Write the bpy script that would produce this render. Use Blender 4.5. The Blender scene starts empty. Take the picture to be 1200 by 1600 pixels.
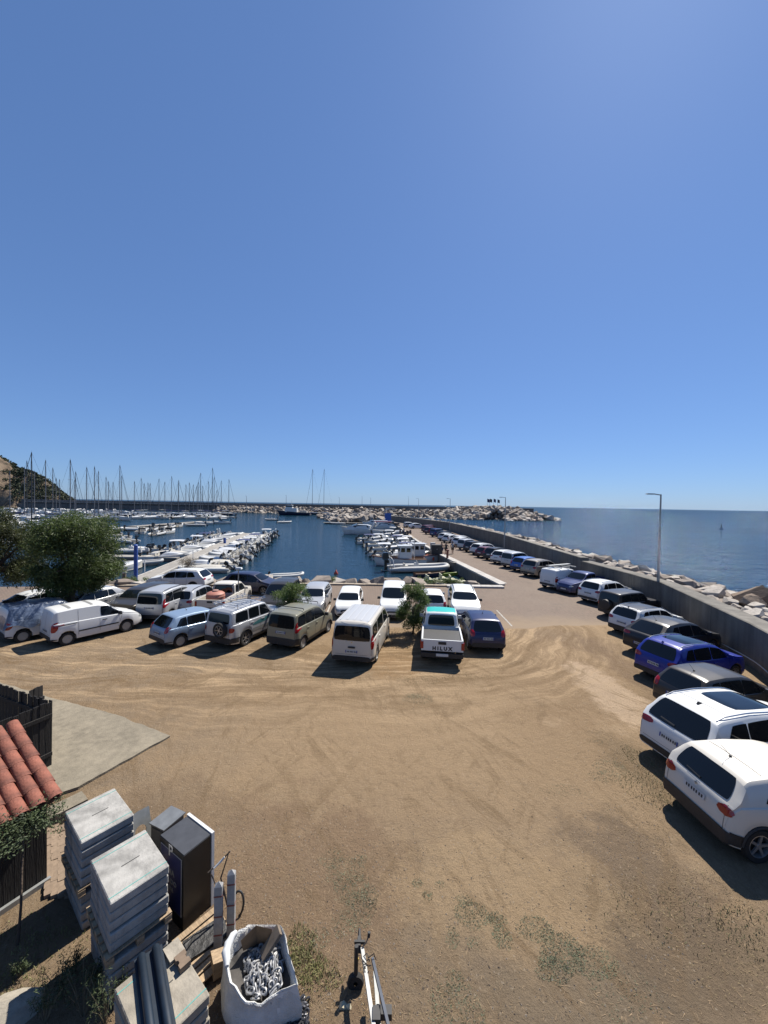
import bpy, bmesh, math, random
from mathutils import Vector, Matrix, noise
from mathutils.bvhtree import BVHTree
R = math.radians
random.seed(11)
scene = bpy.context.scene
COL = scene.collection
# ------------------------------------------------------------------ camera, sky, sun, exposure
CAM_H = 7.0; FPX = 600.0
cam_d = bpy.data.cameras.new('camera'); cam = bpy.data.objects.new('camera', cam_d); COL.objects.link(cam)
cam_d.sensor_fit = 'VERTICAL'; cam_d.sensor_height = 34.6; cam_d.lens = 34.6*FPX/1600.0
cam_d.clip_start = 0.05; cam_d.clip_end = 60000
CAM_M = Matrix.Rotation(R(90-1.146), 3, 'X') @ Matrix.Rotation(R(1.0), 3, 'Z')
cam.matrix_world = Matrix.Translation((0, 0, CAM_H)) @ CAM_M.to_4x4()
scene.camera = cam
SUN_EL, SUN_AZ = R(54), R(36)          # azimuth measured clockwise from +Y
world = bpy.data.worlds.new('World'); scene.world = world; world.use_nodes = True
wn = world.node_tree.nodes; wl = world.node_tree.links
bg = wn['Background']; sky = wn.new('ShaderNodeTexSky')
sky.sky_type = 'NISHITA'; sky.sun_disc = False; sky.sun_elevation = SUN_EL; sky.sun_rotation = SUN_AZ
sky.altitude = 0; sky.air_density = 0.9; sky.dust_density = 0.22; sky.ozone_density = 10
# grade the whole sky evenly: the lens sees it flatter and bluer than the raw model
sk1 = wn.new('ShaderNodeVectorMath'); sk1.operation = 'SCALE'; sk1.inputs['Scale'].default_value = .062
sk2 = wn.new('ShaderNodeGamma'); sk2.inputs['Gamma'].default_value = .60
sk3 = wn.new('ShaderNodeVectorMath'); sk3.operation = 'MULTIPLY'; sk3.inputs[1].default_value = (7.4, 9.5, 13.0)
wl.new(sky.outputs['Color'], sk1.inputs[0]); wl.new(sk1.outputs[0], sk2.inputs['Color']); wl.new(sk2.outputs['Color'], sk3.inputs[0])
wl.new(sk3.outputs[0], bg.inputs['Color']); bg.inputs['Strength'].default_value = 0.0575
sun_d = bpy.data.lights.new('sun', 'SUN'); sun = bpy.data.objects.new('sun', sun_d); COL.objects.link(sun)
sun_d.energy = 5.0; sun_d.angle = R(0.53); sun_d.color = (1.0, 0.94, 0.85)
sun_dir = Vector((math.sin(SUN_AZ)*math.cos(SUN_EL), math.cos(SUN_AZ)*math.cos(SUN_EL), math.sin(SUN_EL)))
sun.rotation_euler = sun_dir.to_track_quat('Z', 'Y').to_euler()
sun.location = sun_dir*60
vs = scene.view_settings; vs.view_transform = 'Standard'; vs.look = 'None'; vs.exposure = 0.75; vs.gamma = 1.0
vs.use_curve_mapping = False
scene.cycles.diffuse_bounces = 1

def at(px, py, z=0.0):
    """point of the plane height z that the photograph shows at a pixel"""
    d = CAM_M @ Vector(((px-600)/FPX, -(py-800)/FPX, -1.0)); t = (z-CAM_H)/d.z
    return Vector((d.x*t, d.y*t, z))
def z_over(p, py):
    """height above p at which the photograph row py is reached"""
    lo, hi = -3.0, 80.0
    for _ in range(40):
        m = (lo+hi)/2; v = CAM_M.transposed() @ Vector((p.x, p.y, m-CAM_H))
        if 800-FPX*v.y/-v.z > py: lo = m
        else: hi = m
    return m
# ------------------------------------------------------------------ materials
MATS = {}
def nd(nt, t, **kw):
    n = nt.nodes.new(t)
    for k, v in kw.items(): setattr(n, k, v)
    return n
def mat(name, col, rough=0.6, metal=0.0, var=0.0, vscale=6.0, bump=0.0, bscale=30.0, coat=0.0, spec=0.5, dirt=None, trans=0.0, stretch=None):
    if name in MATS: return MATS[name]
    col = tuple(c*.82 for c in col)
    m = bpy.data.materials.new(name); m.use_nodes = True; nt = m.node_tree; b = nt.nodes['Principled BSDF']
    b.inputs['Base Color'].default_value = (*col, 1); b.inputs['Roughness'].default_value = rough
    b.inputs['Metallic'].default_value = metal; b.inputs['Specular IOR Level'].default_value = spec
    if coat: b.inputs['Coat Weight'].default_value = coat; b.inputs['Coat Roughness'].default_value = 0.06
    if trans:
        b.inputs['Subsurface Weight'].default_value = 0
    tc = None
    if var or bump or dirt:
        tc = nd(nt, 'ShaderNodeTexCoord'); src = tc.outputs['Object']
        if stretch:
            mp = nd(nt, 'ShaderNodeMapping'); mp.inputs['Scale'].default_value = stretch
            nt.links.new(src, mp.inputs['Vector']); src = mp.outputs['Vector']
    if var or dirt:
        n1 = nd(nt, 'ShaderNodeTexNoise'); n1.inputs['Scale'].default_value = vscale; n1.inputs['Detail'].default_value = 6; n1.inputs['Roughness'].default_value = .65
        nt.links.new(src, n1.inputs['Vector'])
        cr = nd(nt, 'ShaderNodeValToRGB'); lo = tuple(max(0, c*(1-var)) for c in col); hi = tuple(min(1, c*(1+var)) for c in col)
        if dirt: lo = dirt
        cr.color_ramp.elements[0].position = .32; cr.color_ramp.elements[1].position = .68
        cr.color_ramp.elements[0].color = (*lo, 1); cr.color_ramp.elements[1].color = (*hi, 1)
        nt.links.new(n1.outputs['Fac'], cr.inputs['Fac'])
        oi = nd(nt, 'ShaderNodeObjectInfo'); hs = nd(nt, 'ShaderNodeHueSaturation'); ma = nd(nt, 'ShaderNodeMapRange')
        ma.inputs['To Min'].default_value = 1-var*.35; ma.inputs['To Max'].default_value = 1+var*.35
        nt.links.new(oi.outputs['Random'], ma.inputs['Value']); nt.links.new(ma.outputs['Result'], hs.inputs['Value'])
        nt.links.new(cr.outputs['Color'], hs.inputs['Color']); nt.links.new(hs.outputs['Color'], b.inputs['Base Color'])
    if bump:
        n2 = nd(nt, 'ShaderNodeTexNoise'); n2.inputs['Scale'].default_value = bscale; n2.inputs['Detail'].default_value = 5
        nt.links.new(src, n2.inputs['Vector'])
        bp = nd(nt, 'ShaderNodeBump'); bp.inputs['Strength'].default_value = bump; bp.inputs['Distance'].default_value = .05
        nt.links.new(n2.outputs['Fac'], bp.inputs['Height']); nt.links.new(bp.outputs['Normal'], b.inputs['Normal'])
    MATS[name] = m; return m
def leaf_mat(name, col, var=.5, vscale=.9):
    """thin leaves that let the sun through"""
    m = mat(name, col, .6, var=var, vscale=vscale); nt = m.node_tree; b = nt.nodes['Principled BSDF']; src = b.inputs['Base Color'].links[0].from_socket
    tr = nd(nt, 'ShaderNodeBsdfTranslucent'); ms = nd(nt, 'ShaderNodeMixShader'); ms.inputs[0].default_value = .42
    nt.links.new(src, tr.inputs['Color']); nt.links.new(b.outputs[0], ms.inputs[1]); nt.links.new(tr.outputs[0], ms.inputs[2]); nt.links.new(ms.outputs[0], nt.nodes['Material Output'].inputs['Surface']); return m
def paint(name, col, metal=0.0):
    """car paint under clear coat with a thin veil of dust"""
    k = 'paint_'+name
    if k in MATS: return MATS[k]
    m = bpy.data.materials.new(k); m.use_nodes = True; nt = m.node_tree; b = nt.nodes['Principled BSDF']
    b.inputs['Metallic'].default_value = metal; b.inputs['Roughness'].default_value = .34
    b.inputs['Coat Weight'].default_value = .25; b.inputs['Coat Roughness'].default_value = .06; b.inputs['Specular IOR Level'].default_value = .35
    tc = nd(nt, 'ShaderNodeTexCoord'); n1 = nd(nt, 'ShaderNodeTexNoise'); n1.inputs['Scale'].default_value = 3.5; n1.inputs['Detail'].default_value = 8
    nt.links.new(tc.outputs['Object'], n1.inputs['Vector'])
    sep = nd(nt, 'ShaderNodeSeparateXYZ'); nt.links.new(tc.outputs['Object'], sep.inputs['Vector'])
    mr = nd(nt, 'ShaderNodeMapRange'); mr.inputs['From Min'].default_value = .75; mr.inputs['From Max'].default_value = .2
    mr.inputs['To Min'].default_value = .05; mr.inputs['To Max'].default_value = .5
    nt.links.new(sep.outputs['Z'], mr.inputs['Value'])
    mu = nd(nt, 'ShaderNodeMath', operation='MULTIPLY'); nt.links.new(mr.outputs['Result'], mu.inputs[0]); nt.links.new(n1.outputs['Fac'], mu.inputs[1])
    mx = nd(nt, 'ShaderNodeMix', data_type='RGBA'); mx.inputs['A'].default_value = (*col, 1); mx.inputs['B'].default_value = (.30, .24, .17, 1)
    nt.links.new(mu.outputs[0], mx.inputs['Factor']); nt.links.new(mx.outputs['Result'], b.inputs['Base Color'])
    MATS[k] = m; return m
# ------------------------------------------------------------------ mesh helpers
class MB:
    def __init__(s): s.v = []; s.f = []
    def add(s, vs, fs):
        o = len(s.v); s.v += [Vector(v) for v in vs]; s.f += [tuple(i+o for i in f) for f in fs]; return s
    def box(s, c, d, rz=0.0, m=None, taper=1.0):
        x, y, z = d[0]/2, d[1]/2, d[2]/2
        vs = [Vector((sx*x*(taper if sz > 0 else 1), sy*y*(taper if sz > 0 else 1), sz*z)) for sz in (-1, 1) for sx, sy in ((-1,-1),(1,-1),(1,1),(-1,1))]
        rm = m if m else Matrix.Rotation(rz, 3, 'Z'); c = Vector(c)
        return s.add([rm @ v + c for v in vs], [(3,2,1,0),(4,5,6,7),(0,1,5,4),(1,2,6,5),(2,3,7,6),(3,0,4,7)])
    def cyl(s, a, b, r0, r1=None, n=8, cap=True):
        a, b = Vector(a), Vector(b); r1 = r0 if r1 is None else r1; d = (b-a)
        if d.length < 1e-6: return s
        q = d.to_track_quat('Z', 'Y'); vs = []
        for p, r in ((a, r0), (b, r1)):
            for i in range(n):
                t = 2*math.pi*i/n; vs.append(p + q @ Vector((r*math.cos(t), r*math.sin(t), 0)))
        fs = [(i, (i+1) % n, n+(i+1) % n, n+i) for i in range(n)]
        if cap: fs += [tuple(range(n-1, -1, -1)), tuple(range(n, 2*n))]
        return s.add(vs, fs)
    def tube(s, path, r, n=8, cap=True):
        path = [Vector(p) for p in path]; m = len(path); rs = r if isinstance(r, (list, tuple)) else [r]*m
        vs = []; q0 = None
        for i, p in enumerate(path):
            d = (path[min(i+1, m-1)]-path[max(i-1, 0)]).normalized()
            q = d.to_track_quat('Z', 'Y') if q0 is None else (q0.rotation_difference(q0) @ q0)
            if q0 is not None:
                z0 = q0 @ Vector((0,0,1)); q = z0.rotation_difference(d) @ q0
            q0 = q
            for k in range(n):
                t = 2*math.pi*k/n; vs.append(p + q @ Vector((rs[i]*math.cos(t), rs[i]*math.sin(t), 0)))
        fs = [(i*n+k, i*n+(k+1) % n, (i+1)*n+(k+1) % n, (i+1)*n+k) for i in range(m-1) for k in range(n)]
        if cap: fs += [tuple(range(n-1, -1, -1)), tuple(range((m-1)*n, m*n))]
        return s.add(vs, fs)
    def lathe(s, prof, n=16, axis='Z', c=(0,0,0), closed=False):
        c = Vector(c); vs = []
        for r, h in prof:
            for k in range(n):
                t = 2*math.pi*k/n
                v = (r*math.cos(t), r*math.sin(t), h) if axis == 'Z' else (r*math.cos(t), h, r*math.sin(t))
                vs.append(c+Vector(v))
        m = len(prof)
        fs = [(i*n+k, i*n+(k+1) % n, (i+1)*n+(k+1) % n, (i+1)*n+k) for i in range(m-1) for k in range(n)]
        return s.add(vs, fs)
    def grid(s, rows, close=False, flip=False):
        m = len(rows); n = len(rows[0]); vs = [p for r in rows for p in r]; fs = []
        for i in range(m-1):
            for j in range(n if close else n-1):
                f = (i*n+j, i*n+(j+1) % n, (i+1)*n+(j+1) % n, (i+1)*n+j); fs.append(f[::-1] if flip else f)
        return s.add(vs, fs)
    def prism(s, poly, z0, z1):
        n = len(poly); vs = [(p[0], p[1], z0) for p in poly]+[(p[0], p[1], z1) for p in poly]
        return s.add(vs, [tuple(range(n-1, -1, -1)), tuple(range(n, 2*n))]+[(i, (i+1) % n, n+(i+1) % n, n+i) for i in range(n)])
    def mesh(s, name, m=None, smooth=None, fixn=False):
        me = bpy.data.meshes.new(name); me.from_pydata([tuple(v) for v in s.v], [], s.f); me.validate()
        if fixn:
            bm = bmesh.new(); bm.from_mesh(me); bmesh.ops.recalc_face_normals(bm, faces=bm.faces); bm.to_mesh(me); bm.free()
        if smooth is not None:
            me.shade_smooth(); me.set_sharp_from_angle(angle=R(smooth))
        if m: me.materials.append(m)
        return me
    def build(s, name, m=None, parent=None, smooth=None, fixn=True):
        return link(name, s.mesh(name, m, smooth, fixn), parent)
def link(name, data, parent=None, loc=None, rot=None, scale=None):
    o = bpy.data.objects.new(name, data); COL.objects.link(o)
    if parent is not None: o.parent = parent
    if loc is not None: o.location = loc
    if rot is not None: o.rotation_euler = rot
    if scale is not None: o.scale = (scale,)*3 if isinstance(scale, (int, float)) else scale
    return o
def tag(o, label=None, cat=None, group=None, kind=None):
    if label: o['label'] = label
    if cat: o['category'] = cat
    if group: o['group'] = group
    if kind: o['kind'] = kind
    return o
def empty(name, loc=(0,0,0), rz=0.0):
    o = link(name, None, None, loc, (0,0,rz)); o.empty_display_size = .2; return o
def set_mat(o, m):
    o.material_slots[0].link = 'OBJECT'; o.material_slots[0].material = m
def copy_tree(o, parent=None):
    c = o.copy(); COL.objects.link(c); c.parent = parent
    for ch in KIDS.get(o.name, [k for k in o.children]): copy_tree(ch, c)
    return c
KIDS = {}
ORD = ['first','second','third','fourth','fifth','sixth','seventh','eighth','ninth','tenth','eleventh','twelfth','thirteenth','fourteenth','fifteenth','sixteenth','seventeenth','eighteenth','nineteenth','twentieth']
def ordinal(i):
    if i < 20: return ORD[i]
    t, u = divmod(i+1, 10); names = {2:'twenty',3:'thirty',4:'forty',5:'fifty'}
    if u == 0: return {2:'twentieth',3:'thirtieth',4:'fortieth',5:'fiftieth'}[t]
    return names[t]+'-'+ORD[u-1]
def lerp(a, b, t): return a+(b-a)*t
def interp(pts, x):
    if x <= pts[0][0]: return pts[0][1]
    for (x0, y0), (x1, y1) in zip(pts, pts[1:]):
        if x <= x1: return y0+(y1-y0)*(x-x0)/max(1e-9, x1-x0)
    return pts[-1][1]
def poly_at(path, s):
    """point and direction at arc length s of a 2-D polyline"""
    for a, b in zip(path, path[1:]):
        a, b = Vector(a), Vector(b); l = (b-a).length
        if s <= l: return a+(b-a)*(s/l), (b-a).normalized()
        s -= l
    return b, (b-a).normalized()
def poly_len(path): return sum((Vector(b)-Vector(a)).length for a, b in zip(path, path[1:]))
def text_mesh(txt, size, m, depth=.006, bold=0.0):
    cu = bpy.data.curves.new('txt', 'FONT'); cu.body = txt; cu.size = size; cu.extrude = depth; cu.align_x = 'CENTER'; cu.align_y = 'CENTER'; cu.offset = bold
    cu.resolution_u = 3
    o = bpy.data.objects.new('txt', cu); COL.objects.link(o); dg = bpy.context.evaluated_depsgraph_get()
    me = bpy.data.meshes.new_from_object(o.evaluated_get(dg)); bpy.data.objects.remove(o); me.materials.clear(); me.materials.append(m); return me
# ------------------------------------------------------------------ setting materials
WATER_Z = -1.2
def water_mat(name, base, scales, cap, rough):
    """wind-roughened water: body colour plus a mirror share capped by the shadowing of the waves"""
    m = bpy.data.materials.new(name); m.use_nodes = True; nt = m.node_tree; nt.nodes.remove(nt.nodes['Principled BSDF']); out = nt.nodes['Material Output']
    tc = nd(nt, 'ShaderNodeTexCoord'); prev = None
    for sc, st, dist in scales:
        mp = nd(nt, 'ShaderNodeMapping'); mp.inputs['Scale'].default_value = (sc*.75, sc*1.25, sc); mp.inputs['Rotation'].default_value = (0, 0, .5)
        nt.links.new(tc.outputs['Object'], mp.inputs['Vector'])
        n = nd(nt, 'ShaderNodeTexNoise'); n.inputs['Scale'].default_value = 1; n.inputs['Detail'].default_value = 4; n.inputs['Roughness'].default_value = .6
        nt.links.new(mp.outputs['Vector'], n.inputs['Vector'])
        bp = nd(nt, 'ShaderNodeBump'); bp.inputs['Strength'].default_value = st; bp.inputs['Distance'].default_value = dist
        nt.links.new(n.outputs['Fac'], bp.inputs['Height'])
        if prev: nt.links.new(prev.outputs['Normal'], bp.inputs['Normal'])
        prev = bp
    n = nd(nt, 'ShaderNodeTexNoise'); n.inputs['Scale'].default_value = .02; n.inputs['Detail'].default_value = 6
    mp = nd(nt, 'ShaderNodeMapping'); mp.inputs['Scale'].default_value = (.5, 2.2, 1); nt.links.new(tc.outputs['Object'], mp.inputs['Vector']); nt.links.new(mp.outputs['Vector'], n.inputs['Vector'])
    mx = nd(nt, 'ShaderNodeMix', data_type='RGBA'); mx.inputs['A'].default_value = (*[c*.7 for c in base], 1); mx.inputs['B'].default_value = (*[c*1.4 for c in base], 1)
    nt.links.new(n.outputs['Fac'], mx.inputs['Factor'])
    df = nd(nt, 'ShaderNodeBsdfDiffuse'); nt.links.new(mx.outputs['Result'], df.inputs['Color']); nt.links.new(prev.outputs['Normal'], df.inputs['Normal'])
    gl = nd(nt, 'ShaderNodeBsdfGlossy'); gl.inputs['Roughness'].default_value = rough; nt.links.new(prev.outputs['Normal'], gl.inputs['Normal'])
    fr = nd(nt, 'ShaderNodeFresnel'); fr.inputs['IOR'].default_value = 1.33; nt.links.new(prev.outputs['Normal'], fr.inputs['Normal'])
    mn = nd(nt, 'ShaderNodeMath', operation='MINIMUM'); mn.inputs[1].default_value = cap; nt.links.new(fr.outputs[0], mn.inputs[0])
    ms = nd(nt, 'ShaderNodeMixShader'); nt.links.new(mn.outputs[0], ms.inputs[0]); nt.links.new(df.outputs[0], ms.inputs[1]); nt.links.new(gl.outputs[0], ms.inputs[2]); nt.links.new(ms.outputs[0], out.inputs['Surface'])
    return m
M_SEA = water_mat('sea_water', (.009, .032, .066), [(.16, 1, 2.2), (.5, 1, .62), (1.9, 1, .11)], .38, .05)
M_HARB = water_mat('harbour_water', (.0045, .020, .035), [(.5, .5, .22), (2.2, .6, .10), (7, .4, .03)], .42, .06)

def rock_mat(name, c0, c1, c2):
    m = bpy.data.materials.new(name); m.use_nodes = True; nt = m.node_tree; b = nt.nodes['Principled BSDF']; b.inputs['Roughness'].default_value = .85
    g = nd(nt, 'ShaderNodeNewGeometry'); oi = nd(nt, 'ShaderNodeObjectInfo'); ad = nd(nt, 'ShaderNodeMath', operation='ADD')
    nt.links.new(g.outputs['Random Per Island'], ad.inputs[0]); nt.links.new(oi.outputs['Random'], ad.inputs[1])
    fr = nd(nt, 'ShaderNodeMath', operation='FRACT'); nt.links.new(ad.outputs[0], fr.inputs[0])
    cr = nd(nt, 'ShaderNodeValToRGB'); e = cr.color_ramp.elements; e[0].color = (*c0, 1); e[1].color = (*c2, 1); k = e.new(.5); k.color = (*c1, 1)
    nt.links.new(fr.outputs[0], cr.inputs['Fac'])
    tc = nd(nt, 'ShaderNodeTexCoord'); n = nd(nt, 'ShaderNodeTexNoise'); n.inputs['Scale'].default_value = 2.2; n.inputs['Detail'].default_value = 8; n.inputs['Roughness'].default_value = .7
    nt.links.new(tc.outputs['Object'], n.inputs['Vector'])
    mr = nd(nt, 'ShaderNodeMapRange'); mr.inputs['From Min'].default_value = .3; mr.inputs['From Max'].default_value = .7; mr.inputs['To Min'].default_value = .62; mr.inputs['To Max'].default_value = 1.2
    nt.links.new(n.outputs['Fac'], mr.inputs['Value'])
    hs = nd(nt, 'ShaderNodeHueSaturation'); nt.links.new(cr.outputs['Color'], hs.inputs['Color']); nt.links.new(mr.outputs['Result'], hs.inputs['Value'])
    nt.links.new(hs.outputs['Color'], b.inputs['Base Color'])
    bp = nd(nt, 'ShaderNodeBump'); bp.inputs['Strength'].default_value = .5; bp.inputs['Distance'].default_value = .12
    nt.links.new(n.outputs['Fac'], bp.inputs['Height']); nt.links.new(bp.outputs['Normal'], b.inputs['Normal'])
    return m
M_ROCK = rock_mat('granite', (.17, .135, .108), (.27, .228, .188), (.37, .34, .30))
M_ROCKD = rock_mat('brown_rock', (.17, .115, .075), (.24, .17, .115), (.30, .24, .18))

def concrete_mat(name, col, scale=.6, streak=True, var=.3):
    m = bpy.data.materials.new(name); m.use_nodes = True; nt = m.node_tree; b = nt.nodes['Principled BSDF']; b.inputs['Roughness'].default_value = .9
    tc = nd(nt, 'ShaderNodeTexCoord'); n1 = nd(nt, 'ShaderNodeTexNoise'); n1.inputs['Scale'].default_value = scale; n1.inputs['Detail'].default_value = 9; n1.inputs['Roughness'].default_value = .68
    nt.links.new(tc.outputs['Object'], n1.inputs['Vector'])
    n2 = nd(nt, 'ShaderNodeTexNoise'); n2.inputs['Scale'].default_value = 1; n2.inputs['Detail'].default_value = 5
    mp = nd(nt, 'ShaderNodeMapping'); mp.inputs['Scale'].default_value = (2.5, 2.5, .25) if streak else (6, 6, 6)
    nt.links.new(tc.outputs['Object'], mp.inputs['Vector']); nt.links.new(mp.outputs['Vector'], n2.inputs['Vector'])
    av = nd(nt, 'ShaderNodeMath', operation='ADD'); nt.links.new(n1.outputs['Fac'], av.inputs[0]); nt.links.new(n2.outputs['Fac'], av.inputs[1])
    cr = nd(nt, 'ShaderNodeValToRGB'); cr.color_ramp.elements[0].position = .38; cr.color_ramp.elements[1].position = .64
    hf = nd(nt, 'ShaderNodeMath', operation='MULTIPLY'); hf.inputs[1].default_value = .5; nt.links.new(av.outputs[0], hf.inputs[0]); nt.links.new(hf.outputs[0], cr.inputs['Fac'])
    cr.color_ramp.elements[0].color = (*[c*(1-var) for c in col], 1); cr.color_ramp.elements[1].color = (*[min(1, c*(1+var)) for c in col], 1)
    oi = nd(nt, 'ShaderNodeObjectInfo'); ma = nd(nt, 'ShaderNodeMapRange'); ma.inputs['To Min'].default_value = .88; ma.inputs['To Max'].default_value = 1.1
    hs = nd(nt, 'ShaderNodeHueSaturation'); nt.links.new(oi.outputs['Random'], ma.inputs['Value']); nt.links.new(ma.outputs['Result'], hs.inputs['Value'])
    nt.links.new(cr.outputs['Color'], hs.inputs['Color']); nt.links.new(hs.outputs['Color'], b.inputs['Base Color'])
    bp = nd(nt, 'ShaderNodeBump'); bp.inputs['Strength'].default_value = .35; bp.inputs['Distance'].default_value = .03
    n3 = nd(nt, 'ShaderNodeTexNoise'); n3.inputs['Scale'].default_value = 25; n3.inputs['Detail'].default_value = 6; nt.links.new(tc.outputs['Object'], n3.inputs['Vector'])
    nt.links.new(n3.outputs['Fac'], bp.inputs['Height']); nt.links.new(bp.outputs['Normal'], b.inputs['Normal'])
    return m
M_WALL = concrete_mat('seawall_concrete', (.125, .115, .098))
M_FARWALL = concrete_mat('breakwater_concrete', (.125, .115, .105), .05)
M_SLABG = concrete_mat('yard_slab_concrete', (.195, .168, .122), .5, False, .24)
M_KERB = concrete_mat('kerb_concrete', (.30, .25, .19), 1.5, False, .25)
M_KERBW = concrete_mat('pale_quay_stone', (.38, .36, .33), 1.2, False, .2)
M_QUAY = concrete_mat('quay_face', (.14, .125, .105), .8)

def paver_mat():
    m = bpy.data.materials.new('paver_bricks'); m.use_nodes = True; nt = m.node_tree; b = nt.nodes['Principled BSDF']; b.inputs['Roughness'].default_value = .88
    tc = nd(nt, 'ShaderNodeTexCoord'); mp = nd(nt, 'ShaderNodeMapping'); mp.inputs['Rotation'].default_value = (0, 0, R(90)); nt.links.new(tc.outputs['Object'], mp.inputs['Vector'])
    br = nd(nt, 'ShaderNodeTexBrick'); br.inputs['Scale'].default_value = 1.0; br.inputs['Brick Width'].default_value = .24; br.inputs['Row Height'].default_value = .14
    br.inputs['Mortar Size'].default_value = .012; br.inputs['Color1'].default_value = (.158, .108, .078, 1); br.inputs['Color2'].default_value = (.125, .086, .062, 1); br.inputs['Mortar'].default_value = (.05, .04, .03, 1)
    nt.links.new(mp.outputs['Vector'], br.inputs['Vector'])
    n = nd(nt, 'ShaderNodeTexNoise'); n.inputs['Scale'].default_value = .22; n.inputs['Detail'].default_value = 9; n.inputs['Roughness'].default_value = .65; nt.links.new(tc.outputs['Object'], n.inputs['Vector'])
    cr = nd(nt, 'ShaderNodeMapRange'); cr.inputs['From Min'].default_value = .35; cr.inputs['From Max'].default_value = .68; nt.links.new(n.outputs['Fac'], cr.inputs['Value'])
    mx = nd(nt, 'ShaderNodeMix', data_type='RGBA'); mx.blend_type = 'MIX'; mx.inputs['B'].default_value = (.145, .110, .080, 1)
    mu = nd(nt, 'ShaderNodeMath', operation='MULTIPLY'); mu.inputs[1].default_value = .7; nt.links.new(cr.outputs['Result'], mu.inputs[0])
    nt.links.new(mu.outputs[0], mx.inputs['Factor']); nt.links.new(br.outputs['Color'], mx.inputs['A'])
    # dark oily stains
    n2 = nd(nt, 'ShaderNodeTexNoise'); n2.inputs['Scale'].default_value = .5; n2.inputs['Detail'].default_value = 7; n2.inputs['Roughness'].default_value = .7
    mp2 = nd(nt, 'ShaderNodeMapping'); mp2.inputs['Location'].default_value = (7, 3, 0); nt.links.new(tc.outputs['Object'], mp2.inputs['Vector']); nt.links.new(mp2.outputs['Vector'], n2.inputs['Vector'])
    c2 = nd(nt, 'ShaderNodeMapRange'); c2.inputs['From Min'].default_value = .56; c2.inputs['From Max'].default_value = .72; c2.inputs['To Max'].default_value = .45; nt.links.new(n2.outputs['Fac'], c2.inputs['Value'])
    mx2 = nd(nt, 'ShaderNodeMix', data_type='RGBA'); mx2.inputs['B'].default_value = (.05, .04, .031, 1); nt.links.new(c2.outputs['Result'], mx2.inputs['Factor']); nt.links.new(mx.outputs['Result'], mx2.inputs['A'])
    # earth trodden onto the pavers beside the lot
    sp = nd(nt, 'ShaderNodeSeparateXYZ'); nt.links.new(tc.outputs['Object'], sp.inputs['Vector']); e1_ = nd(nt, 'ShaderNodeMapRange'); e1_.inputs['From Min'].default_value = 26.5; e1_.inputs['From Max'].default_value = 22.3; nt.links.new(sp.outputs['Y'], e1_.inputs['Value'])
    e2_ = nd(nt, 'ShaderNodeMath', operation='ADD'); nt.links.new(e1_.outputs['Result'], e2_.inputs[0]); nt.links.new(n2.outputs['Fac'], e2_.inputs[1])
    e3_ = nd(nt, 'ShaderNodeMapRange'); e3_.inputs['From Min'].default_value = .85; e3_.inputs['From Max'].default_value = 1.35; e3_.inputs['To Max'].default_value = .9; nt.links.new(e2_.outputs[0], e3_.inputs['Value'])
    mx3 = nd(nt, 'ShaderNodeMix', data_type='RGBA'); mx3.inputs['B'].default_value = (.19, .135, .082, 1); nt.links.new(e3_.outputs['Result'], mx3.inputs['Factor']); nt.links.new(mx2.outputs['Result'], mx3.inputs['A'])
    nt.links.new(mx3.outputs['Result'], b.inputs['Base Color'])
    bp = nd(nt, 'ShaderNodeBump'); bp.inputs['Strength'].default_value = .5; bp.inputs['Distance'].default_value = .01
    iv = nd(nt, 'ShaderNodeMath', operation='SUBTRACT'); iv.inputs[0].default_value = 1; nt.links.new(br.outputs['Fac'], iv.inputs[1]); nt.links.new(iv.outputs[0], bp.inputs['Height']); nt.links.new(bp.outputs['Normal'], b.inputs['Normal'])
    return m
M_PAVER = paver_mat()

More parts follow.
